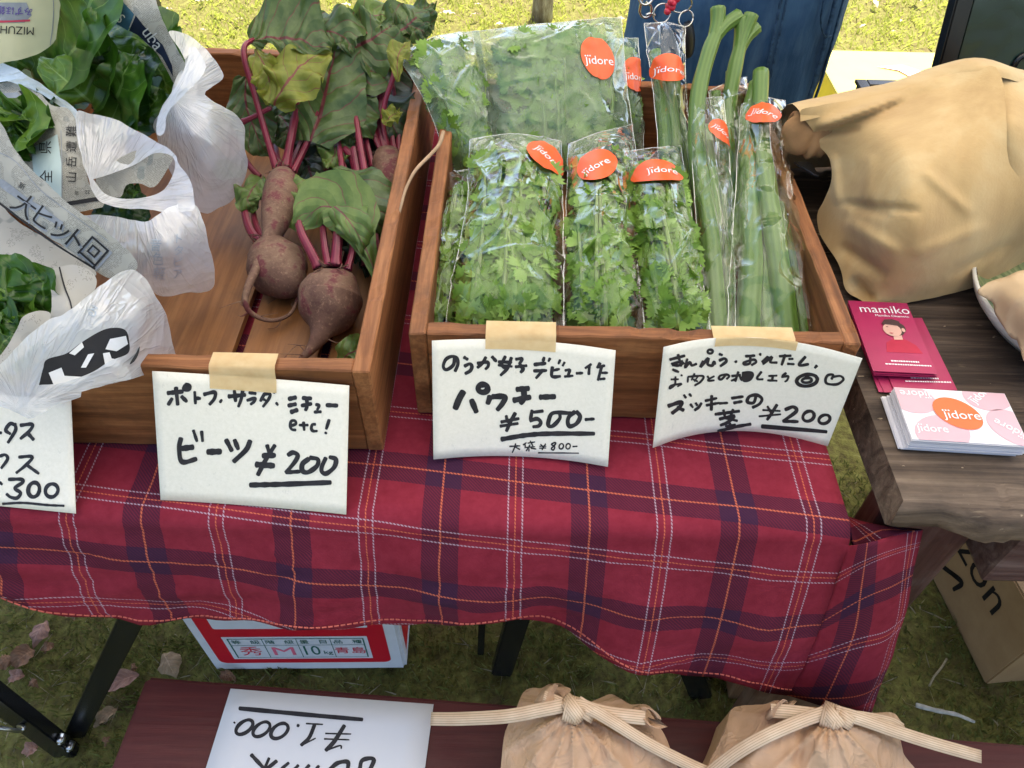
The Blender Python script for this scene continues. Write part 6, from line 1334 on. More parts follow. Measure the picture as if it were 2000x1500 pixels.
def d7(mb, s):
    spoly(mb, s, [(215, 662), (246, 656), (250, 672), (228, 686), (206, 682)], 3, .0010); spoly(mb, s, [(201, 690), (214, 688), (218, 700), (238, 704), (230, 716), (206, 716)], 3, .0010); spoly(mb, s, [(158, 718), (172, 692), (184, 690), (168, 718)], 3, .0010); spoly(mb, s, [(95, 728), (120, 718), (126, 734), (160, 736), (178, 730), (150, 750), (105, 752)], 3, .0010); spoly(mb, s, [(135, 690), (160, 668), (164, 678), (146, 694)], 3, .0010)
sheet_thing('newspaper_sheet', 'dark printed newspaper with huge pale characters in the mouth of the nearest bag', 'newspaper', sh, [M_nink, M_nink, M_npale, M_nwhite], d7, NG)

# ================================================================== TAN CLOTH BUNDLE
def dyed_cloth():
    k = NM('plant_dyed_cloth'); v = k.coord('Object', (1, 1, 1)); f = k.noise(7, v, 5, .6, .5); f2 = k.noise(2.6, v, 2); f3 = k.noise(420, v, 2)
    col = k.ramp(f, [(.28, (.33, .20, .085)), (.5, (.48, .325, .150)), (.72, (.60, .46, .26))])
    col = k.mix(k.ramp(k.noise(5, k.coord('Object', (2.2, .6, .6), loc=(3, 0, 0)), 4, .6), [(.60, 0.0), (.75, .55)]), col, (.64, .58, .42))
    k.set(base=col, rough=.9, spec=.15, sheen=.15)
    cr = k.noise(20, k.coord('Object', (1.5, .7, .7), (0, .3, .4)), 4, .6, 1.2); rid = k.math('POWER', k.math('SUBTRACT', 1.0, k.math('ABSOLUTE', k.math('MULTIPLY', k.math('SUBTRACT', cr, .5), 2.4))), 5.0)
    k.bump(k.math('ADD', k.math('MULTIPLY', f3, .10), k.math('MULTIPLY', k.crumple(9), 1.0)), .42, .006); return k.m
M_tan = dyed_cloth()
bun = thing('cloth_bundle', 'large tan dyed cloth bundle draped on the weathered table behind the cards', 'cloth bundle', atz(1800, 590, BZ))
T0 = BZ + .003
shA = Sheet([(1563, 218), (1600, 206), (1660, 196), (1720, 184), (1760, 176), (1800, 160), (1850, 146), (1905, 138), (1936, 128), (1950, 140), (1962, 175), (1966, 240), (1968, 300), (1985, 340), (2060, 420), (2120, 470), (2060, 500), (2000, 512), (1950, 540), (1900, 562), (1830, 580), (1780, 590), (1735, 600), (1702, 599), (1680, 585), (1660, 574), (1648, 556), (1640, 520), (1615, 480), (1600, 452), (1596, 420), (1612, 385), (1624, 350), (1620, 310), (1600, 285), (1588, 255)],
           [(1563, 218, T0 + .120), (1660, 196, T0 + .130), (1760, 176, T0 + .138), (1850, 146, T0 + .152), (1936, 128, T0 + .168), (1966, 240, T0 + .150), (1970, 310, T0 + .128), (2060, 420, T0 + .075), (2100, 475, T0 + .03), (2000, 510, T0 + .010), (1900, 560, T0 + .004), (1780, 588, T0 + .003), (1702, 598, T0 + .002), (1650, 560, T0 + .004), (1600, 450, T0 + .018), (1624, 340, T0 + .070), (1600, 285, T0 + .088), (1588, 255, T0 + .102),
            (1720, 260, T0 + .128), (1850, 260, T0 + .142), (1720, 380, T0 + .098), (1880, 380, T0 + .110), (1740, 480, T0 + .070), (1900, 470, T0 + .066), (1760, 555, T0 + .030), (1680, 480, T0 + .046), (1695, 560, T0 + .014), (1660, 420, T0 + .058)], 7, .0050, 8, 50, 'crease', flutter=1.0)
# folds that run down from the shoulder of the bundle
_dz = shA.dz
def fold_dz(p, s=shA):
    q = Vector(proj(p)); a = .0
    for (x0, y0, x1, y1, w_, h) in ((1588, 268, 1770, 196, 7, -.006), (1592, 250, 1772, 184, 12, .005), (1640, 396, 1800, 412, 9, -.004), (1626, 300, 1636, 400, 10, .004), (1700, 300, 1690, 400, 18, .0025), (1800, 330, 1900, 420, 14, .003), (1780, 500, 1930, 440, 16, .003), (1850, 540, 1980, 470, 12, -.003), (1640, 480, 1735, 540, 16, -.006), (1650, 430, 1760, 500, 18, .005), (1665, 545, 1705, 590, 12, -.007), (1600, 250, 1730, 205, 14, .006), (1590, 262, 1680, 250, 10, -.005), (1850, 150, 1760, 180, 14, .004), (1760, 250, 1800, 520, 40, .003), (1880, 200, 1850, 480, 34, -.0035), (1660, 400, 1740, 420, 12, -.004)):
        d = Vector((x1 - x0, y1 - y0)); L = d.length; d /= L; r = q - Vector((x0, y0)); t = r.dot(d) / L; n_ = abs(r.x * d.y - r.y * d.x)
        a += 1.7 * h * math.exp(-(n_ / (w_ * .8)) ** 2) * max(0, 1 - (2 * min(max(t, -.2), 1.2) - 1) ** 4 * .9) if -.2 < t < 1.2 else 0
    return _dz(p) + a
shA.dz = fold_dz
mb = MB(); shA.mesh(mb); mb.build('cloth_front', M_tan, bun)
shB = Sheet([(1910, 146), (1936, 134), (1960, 138), (2010, 150), (2080, 170), (2160, 230), (2180, 330), (2140, 420), (2060, 440), (1960, 360), (1935, 300), (1925, 240), (1915, 180)], [(1905, 140, T0 + .145), (1920, 250, T0 + .130), (1935, 320, T0 + .112), (1936, 128, T0 + .160), (2010, 150, T0 + .15), (2160, 230, T0 + .11), (2140, 410, T0 + .06), (2060, 415, T0 + .070), (1968, 300, T0 + .124), (1966, 240, T0 + .145), (2050, 280, T0 + .118)], 9, .0050, 8, 51, 'crease')
mb = MB(); shB.mesh(mb); mb.build('cloth_side', M_tan, bun)
# back of the bundle falling to the table behind, closed with a simple drape
top_px = [(1563, 218, .120), (1660, 196, .130), (1760, 176, .138), (1850, 146, .152), (1936, 128, .168), (2010, 150, .15), (2080, 170, .13), (2160, 230, .11)]
rowT = [atz(x, y, T0 + z) for x, y, z in top_px]; G = [[p + Vector((0, -.008, -.006)) for p in rowT], [p + Vector((0, .004, -.001)) for p in rowT], [p + Vector((.004, .05, -.02)) for p in rowT], [Vector((p.x, p.y + .075, T0 + .4 * (p.z - T0))) for p in rowT], [Vector((p.x, p.y + .085, T0)) for p in rowT]]
mb = MB(); Surf(G, lambda u, v, p: .003 * noise.noise(p * 20)).mesh(mb, 30, 12); mb.build('cloth_back', M_tan, bun)
# rolled end poking out on the left
M_tanend = plain('rolled_cloth_end', (.30, .165, .075), .9, .1, 0, .25, 30, .5, 60)
mb = MB(); pe = [atz(1612, 268, T0 + .088), atz(1590, 262, T0 + .090), atz(1572, 258, T0 + .092), atz(1556, 258, T0 + .093), atz(1541, 256, T0 + .094), atz(1535, 254, T0 + .094)]
tube(mb, cr_path(pe, 18), lambda t: .0215 * (1 - max(0, t - .55) ** 2 * 2.6), 26, jit=.22, squash=lambda th, f: 1 + .08 * math.sin(3 * th + 4 * f)); mb.build('rolled_end', M_tanend, bun)

# ================================================================== PLATE with cloth at the right edge
M_enam = plain('chipped_enamel', (.70, .67, .60), .3, .5, 0, .05, 40); M_chip = plain('chipped_rim', (.12, .07, .05), .7, .2, 0, .3, 80)
k = NM('striped_glaze'); tc = k.n('TexCoord'); sp = k.n('SeparateXYZ', {0: tc.outputs['UV']}); s1 = k.noise(1.0, k.coord('UV', (60, 1.5, 1)), 3); k.set(base=k.ramp(s1, [(.35, (.05, .09, .02)), (.5, (.16, .19, .06)), (.68, (.36, .33, .16))]), rough=.35); M_glaze = k.m
pc = atz(2062, 618, BZ + .010); pl = thing('enamel_plate', 'cream enamel plate with chipped rim and green striped inside at the right edge', 'plate', (pc.x, pc.y, BZ + .001))
def platering(prof, m, name):
    mb = MB(); V = []; U = []; n_ = 72
    for j, (r, z) in enumerate(prof):
        for i in range(n_ + 1):
            th = 2 * math.pi * i / n_; V.append((pc.x + r * math.cos(th) * .80, pc.y + r * 1.0 * math.sin(th), BZ + .001 + z)); U.append((i / n_, j / (len(prof) - 1)))
    F = [[j * (n_ + 1) + i, j * (n_ + 1) + i + 1, (j + 1) * (n_ + 1) + i + 1, (j + 1) * (n_ + 1) + i] for j in range(len(prof) - 1) for i in range(n_)]
    mb.add(V, F, 0, U); 
    if name == 'dish':      # chips along the rim
        rr = random.Random(4)
        for q in range(46):
            th = rr.uniform(2.4, 4.4); r = .0955; w_ = rr.uniform(.002, .007); P = []
            for a in range(7): P.append((pc.x + (r + .0022 * math.cos(a * .9) * rr.uniform(.4, 1)) * math.cos(th + w_ / r * math.sin(a * .9)) * .80, pc.y + (r + .0022 * math.cos(a * .9)) * math.sin(th + w_ / r * math.sin(a * .9)), BZ + .0312 ))
            mb.add(P, [list(range(7))], 1, None, False)
    return mb.build(name, [m, M_chip], pl)
platering([(.055, .0), (.075, .004), (.092, .018), (.099, .029), (.0985, .0308), (.095, .0306)], M_enam, 'dish'); platering([(.095, .0304), (.088, .020), (.074, .0085), (.0, .006)], M_glaze, 'glaze')
M_paper = NM('kraft_paper'); v = M_paper.coord(); f = M_paper.noise(16, v, 4, .6); f2 = M_paper.noise(500, M_paper.coord('Object', (1, .25, .25)), 3)
M_paper.set(base=M_paper.ramp(f, [(.3, (.44, .265, .155)), (.7, (.56, .37, .235))]), rough=.62, spec=.3)
cr = M_paper.noise(24, v, 3, .6, 1.0); rid = M_paper.math('POWER', M_paper.math('SUBTRACT', 1.0, M_paper.math('ABSOLUTE', M_paper.math('MULTIPLY', M_paper.math('SUBTRACT', cr, .5), 2.4))), 7.0)
M_paper.bump(M_paper.math('ADD', M_paper.math('ADD', M_paper.math('MULTIPLY', rid, .5), M_paper.math('MULTIPLY', M_paper.crumple(16), 1.2)), M_paper.math('MULTIPLY', f2, .04)), .38, .008); M_paper = M_paper.m
M_tan2 = plain('tan_napkin', (.50, .36, .22), .85, .15, 0, .12, 14, .3, 60)
shC = Sheet([(1912, 572), (1930, 552), (1965, 540), (2000, 526), (2060, 520), (2120, 560), (2120, 700), (2060, 735), (2010, 715), (1998, 700), (1985, 665), (1975, 660), (1960, 640), (1945, 612), (1938, 592)],
            [(1912, 572, BZ + .046), (2000, 526, BZ + .055), (2110, 560, BZ + .05), (2110, 700, BZ + .04), (2005, 710, BZ + .036), (1938, 592, BZ + .040), (1985, 662, BZ + .036), (2030, 620, BZ + .074), (1970, 580, BZ + .058)], 7, .0065, 24, 60, 'paper')
mb = MB(); shC.mesh(mb); o = mb.build('folded_cloth', M_tan2); tag(o, 'crumpled tan cloth folded on the chipped enamel plate', 'cloth')
o.modifiers.new('thickness', 'SOLIDIFY').thickness = .0018
nap = [(1940, 600, BZ + .052), (1965, 618, BZ + .060), (1985, 650, BZ + .054), (1992, 690, BZ + .044)]

# ================================================================== KRAFT BAGS with paper bands on the bench
k = NM('paper_band'); tc = k.n('TexCoord'); sp = k.n('SeparateXYZ', {0: tc.outputs['UV']}); st_ = k.math('ABSOLUTE', k.math('SUBTRACT', k.math('FRACT', k.math('MULTIPLY', sp.outputs[0], 6.0)), .5))
f = k.noise(60, k.coord(), 3); k.set(base=k.mix(k.ramp(st_, [(.34, 0.0), (.44, .8)]), k.ramp(f, [(.3, (.62, .44, .29)), (.7, (.72, .55, .38))]), (.33, .20, .11)), rough=.7, spec=.2); k.bump(st_, -.6, .001); M_band = k.m
BT = BENCH + .0015
def kraft_bag(label, outline, ctrl, rolls, bands, knot, folds, seed):
    t = thing('paper_bag', label, 'paper bag', atz(knot[0], 1480, BENCH), 'kraft paper bags on the bench')
    s = Sheet(outline, ctrl, 5, .0060, 11, seed, 'crease', flutter=1.0); d0_ = s.dz
    def dz2(p):
        q = Vector(proj(p)); a = d0_(p); r = q - Vector(knot[:2]); an = math.atan2(r.y, r.x); L = r.length
        a += .0055 * math.exp(-L / 130) * min(1, L / 25) * (1 - abs(math.sin(an * folds + seed))) ** 2 * 2 - .003
        for (x0, y0, x1, y1, w_, h) in creases:
            d = Vector((x1 - x0, y1 - y0)); L2 = d.length; d /= L2; r2 = q - Vector((x0, y0)); tt = r2.dot(d) / L2
            if 0 < tt < 1: a += h * math.exp(-((r2.x * d.y - r2.y * d.x) / w_) ** 2) * math.sin(math.pi * tt) ** .5
        return a
    creases = ctrl_creases.get(seed, ()); s.dz = dz2; mb = MB(); s.mesh(mb); mb.build('paper', M_paper, t)
    # hidden sides so that the bag stands as a volume on the bench
    pts = [s.at(p[0], p[1]) for p in outline]; n_ = len(pts); low = [Vector((p.x, p.y + .004, BENCH + .001)) for p in pts]
    mb = MB(); mb.add(pts + low, [[i, (i + 1) % n_, n_ + (i + 1) % n_, n_ + i] for i in range(n_)], 0); mb.build('paper_side', M_paper, t)
    for rl in rolls:
        mb = MB(); P = cr_path([atz(*p) for p in rl['path']], 22); nrm_ = (CAMP - P[0]).normalized()
        for k_ in range(3):
            ribbon(mb, [p + nrm_ * (.0012 * k_) + Vector((.0014 * k_, 0, -.0012 * k_)) for p in P], lambda f: rl['w'] * (1 - .35 * abs(2 * f - 1) ** 3), lambda f: nrm_.cross((P[-1] - P[0]).normalized()).normalized(), 0, .0006)
        mb.build('rolled_mouth', M_paper, t)
    for bd in bands:
        mb = MB(); P = cr_path([atz(*p) for p in bd['p']], 30); tw = bd.get('tw', 0)
        ribbon(mb, P, bd.get('w', .0115), lambda f: ((CAMP - P[len(P) // 2]).normalized() + Vector((0, 0, .2)) + Vector((.5 * math.sin(tw * f), 0, .0))).normalized(), 0, .0012); mb.build('band', M_band, t)
    kx, ky, kz = knot[:3]; mb = MB()
    for (dx0, dy0, dx1, dy1, bow) in knot[3]:
        a = atz(kx + dx0, ky + dy0, kz - .006); b_ = atz(kx + dx1, ky + dy1, kz - .006); up_ = (CAMP - a).normalized()
        P = cr_path([a, a.lerp(b_, .25) + up_ * bow * .8, a.lerp(b_, .55) + up_ * bow, a.lerp(b_, .85) + up_ * bow * .6, b_ - up_ * .004], 22); ax_ = (b_ - a).normalized()
        ribbon(mb, P, .0125, lambda f: (up_ * math.sin(math.pi * min(max(f, .12), .88)) - ax_ * math.cos(math.pi * f)).normalized(), 0, .0012)
    mb.build('knot', M_band, t); return t
ctrl_creases = {71: ((1040, 1440, 1110, 1390, 10, .006), (1000, 1480, 1060, 1440, 12, -.005), (1180, 1400, 1195, 1500, 9, .006), (1215, 1420, 1230, 1500, 10, -.006), (1060, 1400, 1040, 1500, 12, .005), (1130, 1410, 1120, 1500, 22, .004), (1255, 1430, 1300, 1500, 10, .005)),
                72: ((1430, 1400, 1410, 1500, 10, .005), (1570, 1410, 1555, 1500, 9, -.007), (1590, 1420, 1610, 1500, 14, .006), (1500, 1440, 1450, 1500, 12, .004), (1700, 1410, 1740, 1500, 14, .004), (1740, 1400, 1720, 1500, 6, -.004))}
hb = BENCH
kraft_bag('kraft paper bag beside the price sheet, striped paper band stretched to the left', [(975, 1540), (978, 1500), (984, 1440), (990, 1420), (1008, 1385), (1022, 1352), (1040, 1344), (1058, 1344), (1072, 1336), (1096, 1336), (1112, 1352), (1130, 1368), (1150, 1372), (1175, 1362), (1195, 1356), (1215, 1366), (1232, 1376), (1262, 1376), (1284, 1394), (1290, 1405), (1284, 1412), (1300, 1440), (1318, 1490), (1330, 1540)],
          [(975, 1540, hb + .07), (984, 1440, hb + .07), (1022, 1352, hb + .06), (1072, 1336, hb + .075), (1150, 1372, hb + .085), (1195, 1356, hb + .06), (1284, 1394, hb + .075), (1318, 1490, hb + .065), (1330, 1540, hb + .06), (1115, 1388, hb + .116), (1060, 1430, hb + .105), (1230, 1440, hb + .100), (1130, 1480, hb + .108), (1050, 1530, hb + .10), (1250, 1530, hb + .09)],
          [dict(path=[(1060, 1382, hb + .118), (1062, 1358, hb + .116), (1078, 1338, hb + .114), (1090, 1346, hb + .114), (1094, 1372, hb + .112)], w=.020), dict(path=[(1242, 1396, hb + .108), (1252, 1380, hb + .110), (1272, 1388, hb + .108), (1282, 1408, hb + .104), (1268, 1416, hb + .106), (1254, 1402, hb + .108)], w=.016)],
          [dict(p=[(842, 1404, hb + .055), (900, 1404, hb + .075), (990, 1399, hb + .105), (1060, 1386, hb + .121), (1100, 1378, hb + .125)], w=.0118), dict(p=[(1128, 1372, hb + .126), (1150, 1384, hb + .124), (1190, 1394, hb + .119), (1240, 1400, hb + .114), (1260, 1402, hb + .112)], w=.0120), dict(p=[(1110, 1376, hb + .127), (1150, 1384, hb + .128), (1200, 1412, hb + .118), (1270, 1455, hb + .100), (1350, 1495, hb + .075), (1410, 1520, hb + .06)], w=.0105),
           dict(p=[(1062, 1360, hb + .119), (1078, 1366, hb + .120), (1096, 1374, hb + .122)], w=.010)],
          (1116, 1386, hb + .126, ((-14, -24, 20, 22, .012), (6, -26, -6, 26, .010), (8, -10, 44, 14, .008))), 9, 71)
kraft_bag('kraft paper bag at the right of the bench, its band end reaching right', [(1375, 1540), (1385, 1490), (1405, 1450), (1418, 1420), (1428, 1386), (1450, 1378), (1490, 1376), (1520, 1368), (1545, 1380), (1580, 1380), (1620, 1384), (1660, 1388), (1700, 1392), (1742, 1392), (1756, 1404), (1768, 1424), (1758, 1440), (1764, 1470), (1770, 1540)],
          [(1375, 1540, hb + .07), (1405, 1450, hb + .07), (1428, 1386, hb + .065), (1520, 1368, hb + .08), (1620, 1384, hb + .09), (1742, 1392, hb + .08), (1764, 1424, hb + .072), (1770, 1540, hb + .065), (1624, 1404, hb + .118), (1500, 1430, hb + .108), (1700, 1450, hb + .105), (1580, 1500, hb + .112), (1460, 1520, hb + .10)],
          [dict(path=[(1500, 1402, hb + .112), (1506, 1386, hb + .112), (1524, 1370, hb + .112), (1536, 1378, hb + .112), (1528, 1386, hb + .112)], w=.018)],
          [dict(p=[(1385, 1512, hb + .07), (1440, 1470, hb + .10), (1500, 1436, hb + .118), (1570, 1406, hb + .125), (1612, 1392, hb + .128)], w=.0112), dict(p=[(1506, 1388, hb + .117), (1540, 1390, hb + .118), (1590, 1396, hb + .122)], w=.0118), dict(p=[(1632, 1390, hb + .129), (1680, 1404, hb + .124), (1760, 1432, hb + .108), (1830, 1454, hb + .090), (1916, 1478, hb + .070)], w=.0112), dict(p=[(1650, 1398, hb + .126), (1690, 1402, hb + .122), (1740, 1412, hb + .112), (1762, 1424, hb + .10)], w=.010)],
          (1622, 1400, hb + .128, ((-16, -22, 22, 24, .012), (4, -26, -8, 24, .010), (8, -8, 44, 16, .008))), 8, 72)

# ================================================================== THINGS BEHIND THE STALL
# person in denim
def denim_mat():
    k = NM('denim'); v = k.coord('Object', (1, 1, 1)); f = k.noise(6, v, 4, .6); f2 = k.noise(700, v, 2); f3 = k.noise(40, k.coord('Object', (3, 3, .6)), 3)
    col = k.ramp(f, [(.3, (.012, .035, .085)), (.55, (.028, .075, .16)), (.78, (.075, .16, .28))]); col = k.mix(k.math('MULTIPLY', k.ramp(k.noise(16, k.coord('Object', (2.2, 2.2, .5)), 5, .65), [(.48, 0.0), (.72, 1.0)]), .5), col, (.10, .18, .28))  # paler vertical streaks: fold highlights put into the denim colour
    k.set(base=col, rough=.85, spec=.15); k.bump(k.math('ADD', f2, k.math('MULTIPLY', f3, 3.0)), .3, .0015); return k.m
M_denim = denim_mat(); M_seam = plain('denim_seam', (.035, .075, .14), .85, .1, 0, .5, 120); M_pskin = plain('skin', (.52, .31, .22), .5, .35, 0, .08, 30); M_shirt = plain('dark_shirt', (.05, .05, .055), .85, .1); M_hair2 = plain('dark_hair', (.018, .012, .010), .45, .4); M_shoe = plain('dark_shoe', (.03, .028, .026), .5, .4)
px0, py0 = .340, 1.28
per = thing('person', 'person in a dark blue denim garment standing behind the stall with keys at the waist', 'person', (px0, py0, 0))
J = {'pelvis': (0, 0, .92, .125, .10), 'waist': (0, 0, 1.05, .115, .09), 'chest': (0, .0, 1.24, .135, .10), 'neck': (0, 0, 1.40, .052, .052), 'head': (0, -.015, 1.47, .07, .08), 'crown': (0, -.01, 1.57, .075, .088)}
bm_v = []; bm_e = []; bm_r = []
def jv(x, y, z, rx, ry=None): bm_v.append((px0 + x, py0 + y, z)); bm_r.append((rx, ry or rx)); return len(bm_v) - 1
pv = jv(0, 0, .92, .13, .10); wa = jv(0, 0, 1.06, .115, .09); ch = jv(0, 0, 1.24, .135, .10); nk = jv(0, .0, 1.385, .048); hd = jv(0, -.015, 1.47, .072, .082); cw_ = jv(0, -.012, 1.555, .066, .078)
bm_e += [(pv, wa), (wa, ch), (ch, nk), (nk, hd), (hd, cw_)]
for sg in (-1, 1):
    sh_ = jv(sg * .165, 0, 1.32, .05); el_ = jv(sg * .235, .02, 1.08, .038); wr_ = jv(sg * .19, .10, .90, .026); hn = jv(sg * .14, .15, .86, .030, .018); bm_e += [(ch, sh_), (sh_, el_), (el_, wr_), (wr_, hn)]
    for q in range(4):
        f1 = jv(sg * (.115 - .006 * q), .165 + .012 * (q - 1.5), .835, .0085); f2_ = jv(sg * (.095 - .004 * q), .160 + .012 * (q - 1.5), .815, .0075); bm_e += [(hn, f1), (f1, f2_)]
    th_ = jv(sg * .135, .125, .84, .0095); bm_e.append((hn, th_))
    hp = jv(sg * .085, 0, .84, .085); kn = jv(sg * .09, -.01, .48, .055); an_ = jv(sg * .09, .02, .09, .036); to = jv(sg * .095, -.12, .03, .032); bm_e += [(pv, hp), (hp, kn), (kn, an_), (an_, to)]
me = bpy.data.meshes.new('body'); me.from_pydata([(x - px0, y - py0, z) for x, y, z in bm_v], bm_e, []); bo = bpy.data.objects.new('body', me); COL.objects.link(bo); bo.parent = per
sk = bo.modifiers.new('skin', 'SKIN'); sk.use_smooth_shade = True
for i, r in enumerate(bm_r): me.skin_vertices[0].data[i].radius = r
me.skin_vertices[0].data[pv].use_root = True; bo.modifiers.new('sub', 'SUBSURF').levels = 1; me.materials.append(M_pskin)
def oval(mb, prof, n_=64, wob=0, mi=0, cx=px0, cy_=py0):
    V = []; U = []
    for j, (z, rx, ry, dx, dy) in enumerate(prof):
        for i in range(n_ + 1):
            th = 2 * math.pi * i / n_; c, s_ = math.cos(th), math.sin(th); e = .86
            x = rx * math.copysign(abs(c) ** e, c); y = ry * math.copysign(abs(s_) ** e, s_); q = Vector((x * 9, y * 9, z * 5)); w_ = wob * (noise.noise(q) + .6 * noise.noise(q * 2.3) + .9 * (1 - abs(noise.noise(Vector((x * 26, y * 26, z * 4 + x * 5))))) ** 4)
            V.append((cx + dx + x * (1 + w_), cy_ + dy + y * (1 + w_), z)); U.append((i / n_, z))
    mb.add(V, [[j * (n_ + 1) + i, j * (n_ + 1) + i + 1, (j + 1) * (n_ + 1) + i + 1, (j + 1) * (n_ + 1) + i] for j in range(len(prof) - 1) for i in range(n_)], mi, U)
mb = MB(); zs = [.22 + .028 * i for i in range(32)]
def skw(z): return .157 + .010 * math.exp(-((z - .70) / .10) ** 2) - .0 * z + (.0 if z < .8 else -.10 * (z - .8))
oval(mb, [(z, skw(z), .135 - (.05 * max(0, z - .85)), .0, 0) for z in zs], 90, .045)
mb.build('denim_garment', M_denim, per)
def gpt(x, z, off=.002):
    rx, ry = skw(z), .135; c = max(-1, min(1, x / rx)); s_ = math.sqrt(max(0, 1 - abs(c) ** (2 / .86))); return Vector((px0 + x, py0 - ry * s_ ** .86 * 1.02 - off, z))
mb = MB()
for x_, w_ in ((.012, .004), (.020, .003), (.102, .006)): 
    P = [gpt(x_ + .02 + .006 * math.sin(z * 12), z, .0035) for z in [.45 + .02 * i for i in range(29)]]; ribbon(mb, P, w_, (0, -1, 0), 0, .002)
mb.build('seam', M_seam, per)
mb = MB(); ribbon(mb, cr_path([gpt(.095, .86, .0035), gpt(.10, .80, .0035), gpt(.12, .765, .0035), gpt(.150, .755, .0035)], 18), .0022, (0, -1, 0), 0, .002); ribbon(mb, [gpt(.150 + .012 * math.sin(z * 5), z, .004) for z in [.45 + .02 * i for i in range(26)]], .005, (.7, -.7, 0), 0, .003)
mb.build('pocket', M_seam, per)
mb = MB(); oval(mb, [(1.05, .14, .112, 0, 0), (1.15, .15, .115, 0, 0), (1.26, .165, .115, 0, 0), (1.34, .13, .09, 0, 0), (1.37, .065, .06, 0, 0)], 48, .02); mb.build('shirt', M_shirt, per)
mb = MB(); oval(mb, [(1.45, .082, .05, 0, .05), (1.52, .086, .075, 0, .028), (1.58, .084, .09, 0, .008), (1.625, .062, .07, 0, 0), (1.645, .02, .025, 0, 0)], 40, .04); mb.build('hair', M_hair2, per)
mb = MB()
for sx in (-.028, .028): tube(mb, [(px0 + sx, py0 - .093, 1.515), (px0 + sx, py0 - .099, 1.515)], .009, 10)
mb.build('eye', M_hair2, per)
mb = MB(); tube(mb, [(px0, py0 - .092, 1.50), (px0, py0 - .106, 1.482), (px0, py0 - .094, 1.474)], [.007, .011, .009], 10); mb.build('nose', M_pskin, per)
mb = MB(); tube(mb, [(px0 - .022, py0 - .090, 1.450), (px0, py0 - .096, 1.447), (px0 + .022, py0 - .090, 1.450)], [.002, .0045, .002], 8); mb.build('mouth', M_pr, per)
for sg in (-1, 1):
    mb = MB(); bm = bmesh.new(); bmesh.ops.create_uvsphere(bm, u_segments=16, v_segments=10, radius=1); mb.bm(bm, 0, Matrix.Translation((px0 + sg * .095, py0 - .05, .045)) @ Matrix.Diagonal((.048, .125, .048, 1)), True); mb.build('shoe', M_shoe, per)
# keys at the waist
M_chrome = plain('steel', (.62, .61, .58), .22, .5, 1.0, .1, 60); M_bead = plain('red_beads', (.55, .03, .06), .25, .5, 0, .4, 200); M_fob = plain('black_leather', (.012, .012, .014), .4, .5, 0, .3, 40)
def kp(x, y): 
    p = aty(x, y, py0 - .150); return p
ky_ = thing('key_bunch', 'bunch of metal rings, red beads and a black fob hanging at the denim waist', 'keys', kp(1290, 60))
def ring(name, c, r, rt, tilt, m=None):
    mb = MB(); N_ = 28; a = Vector((1, tilt * .4, 0)).normalized(); b = Vector((0, tilt, 1)).normalized()
    tube(mb, [c + a * (r * math.cos(2 * math.pi * i / N_)) + b * (r * math.sin(2 * math.pi * i / N_)) for i in range(N_ + 1)], rt, 8); return mb.build(name, m or M_chrome, ky_)
ring('ring', kp(1293, 26), .0125, .0012, .3); ring('ring', kp(1330, 8), .0150, .0012, -.4); ring('ring', kp(1340, 36), .0110, .0012, .7); ring('ring', kp(1262, -6), .010, .0018, .4)
mb = MB(); tube(mb, cr_path([kp(1258, -12), kp(1252, 8), kp(1250, 24), kp(1258, 34), kp(1270, 30), kp(1272, 12), kp(1262, 4)], 28), .0020, 9); tube(mb, cr_path([kp(1262, 30), kp(1272, 26), kp(1280, 30)], 8), .0022, 8); mb.build('clasp', M_chrome, ky_)
for i, (bx, by) in enumerate(((1306, 12), (1314, 4), (1322, -2), (1310, 1), (1318, -8), (1303, 20), (1328, -10), (1312, 12))):
    mb = MB(); bm = bmesh.new(); bmesh.ops.create_icosphere(bm, subdivisions=2, radius=.0052); mb.bm(bm, 0, Matrix.Translation(kp(bx, by) + Vector((0, -.004 * (i % 2), 0))), True); mb.build('bead', M_bead, ky_)
mb = MB(); P = [kp(1342, 44), kp(1344, 60), kp(1346, 82), kp(1344, 104), kp(1340, 112)]; tube(mb, cr_path(P, 16), lambda t: .0115 * math.sin(math.pi * min(max(.1 + .85 * t, 0), 1)) ** .5, 16, squash=lambda th, f: 1 - .35 * abs(math.sin(th))); mb.build('fob', M_fob, ky_)
# dark green case with its lid up
M_case = NM('dark_green_lacquer'); f = M_case.noise(4, M_case.coord(), 4, .6); M_case.set(base=M_case.ramp(f, [(.35, (.006, .018, .014)), (.65, (.014, .036, .030))]), rough=.14, spec=.6); M_case.bump(f, .15, .02); M_case = M_case.m
M_caseb = plain('black_edge', (.006, .006, .007), .25, .5, 0, .2, 20)
cx0, cx1, cy0, cy1, cz = .405, .80, .70, .890, .832
case = thing('metal_case', 'open dark green lacquered case with raised glossy lid behind the tan bundle', 'case', ((cx0 + cx1) / 2, (cy0 + cy1) / 2, BZ))
mb = MB()
for lo, hi in (((cx0, cy0, BZ + .001), (cx0 + .008, cy1, cz)), ((cx1 - .008, cy0, BZ + .001), (cx1, cy1, cz)), ((cx0 + .008, cy0, BZ + .001), (cx1 - .008, cy0 + .008, cz)), ((cx0 + .008, cy1 - .008, BZ + .001), (cx1 - .008, cy1, cz)), ((cx0 + .008, cy0 + .008, BZ + .001), (cx1 - .008, cy1 - .008, BZ + .008))): mb.box(lo, hi, 0, .001)
mb.build('case_body', M_case, case)
mb = MB()
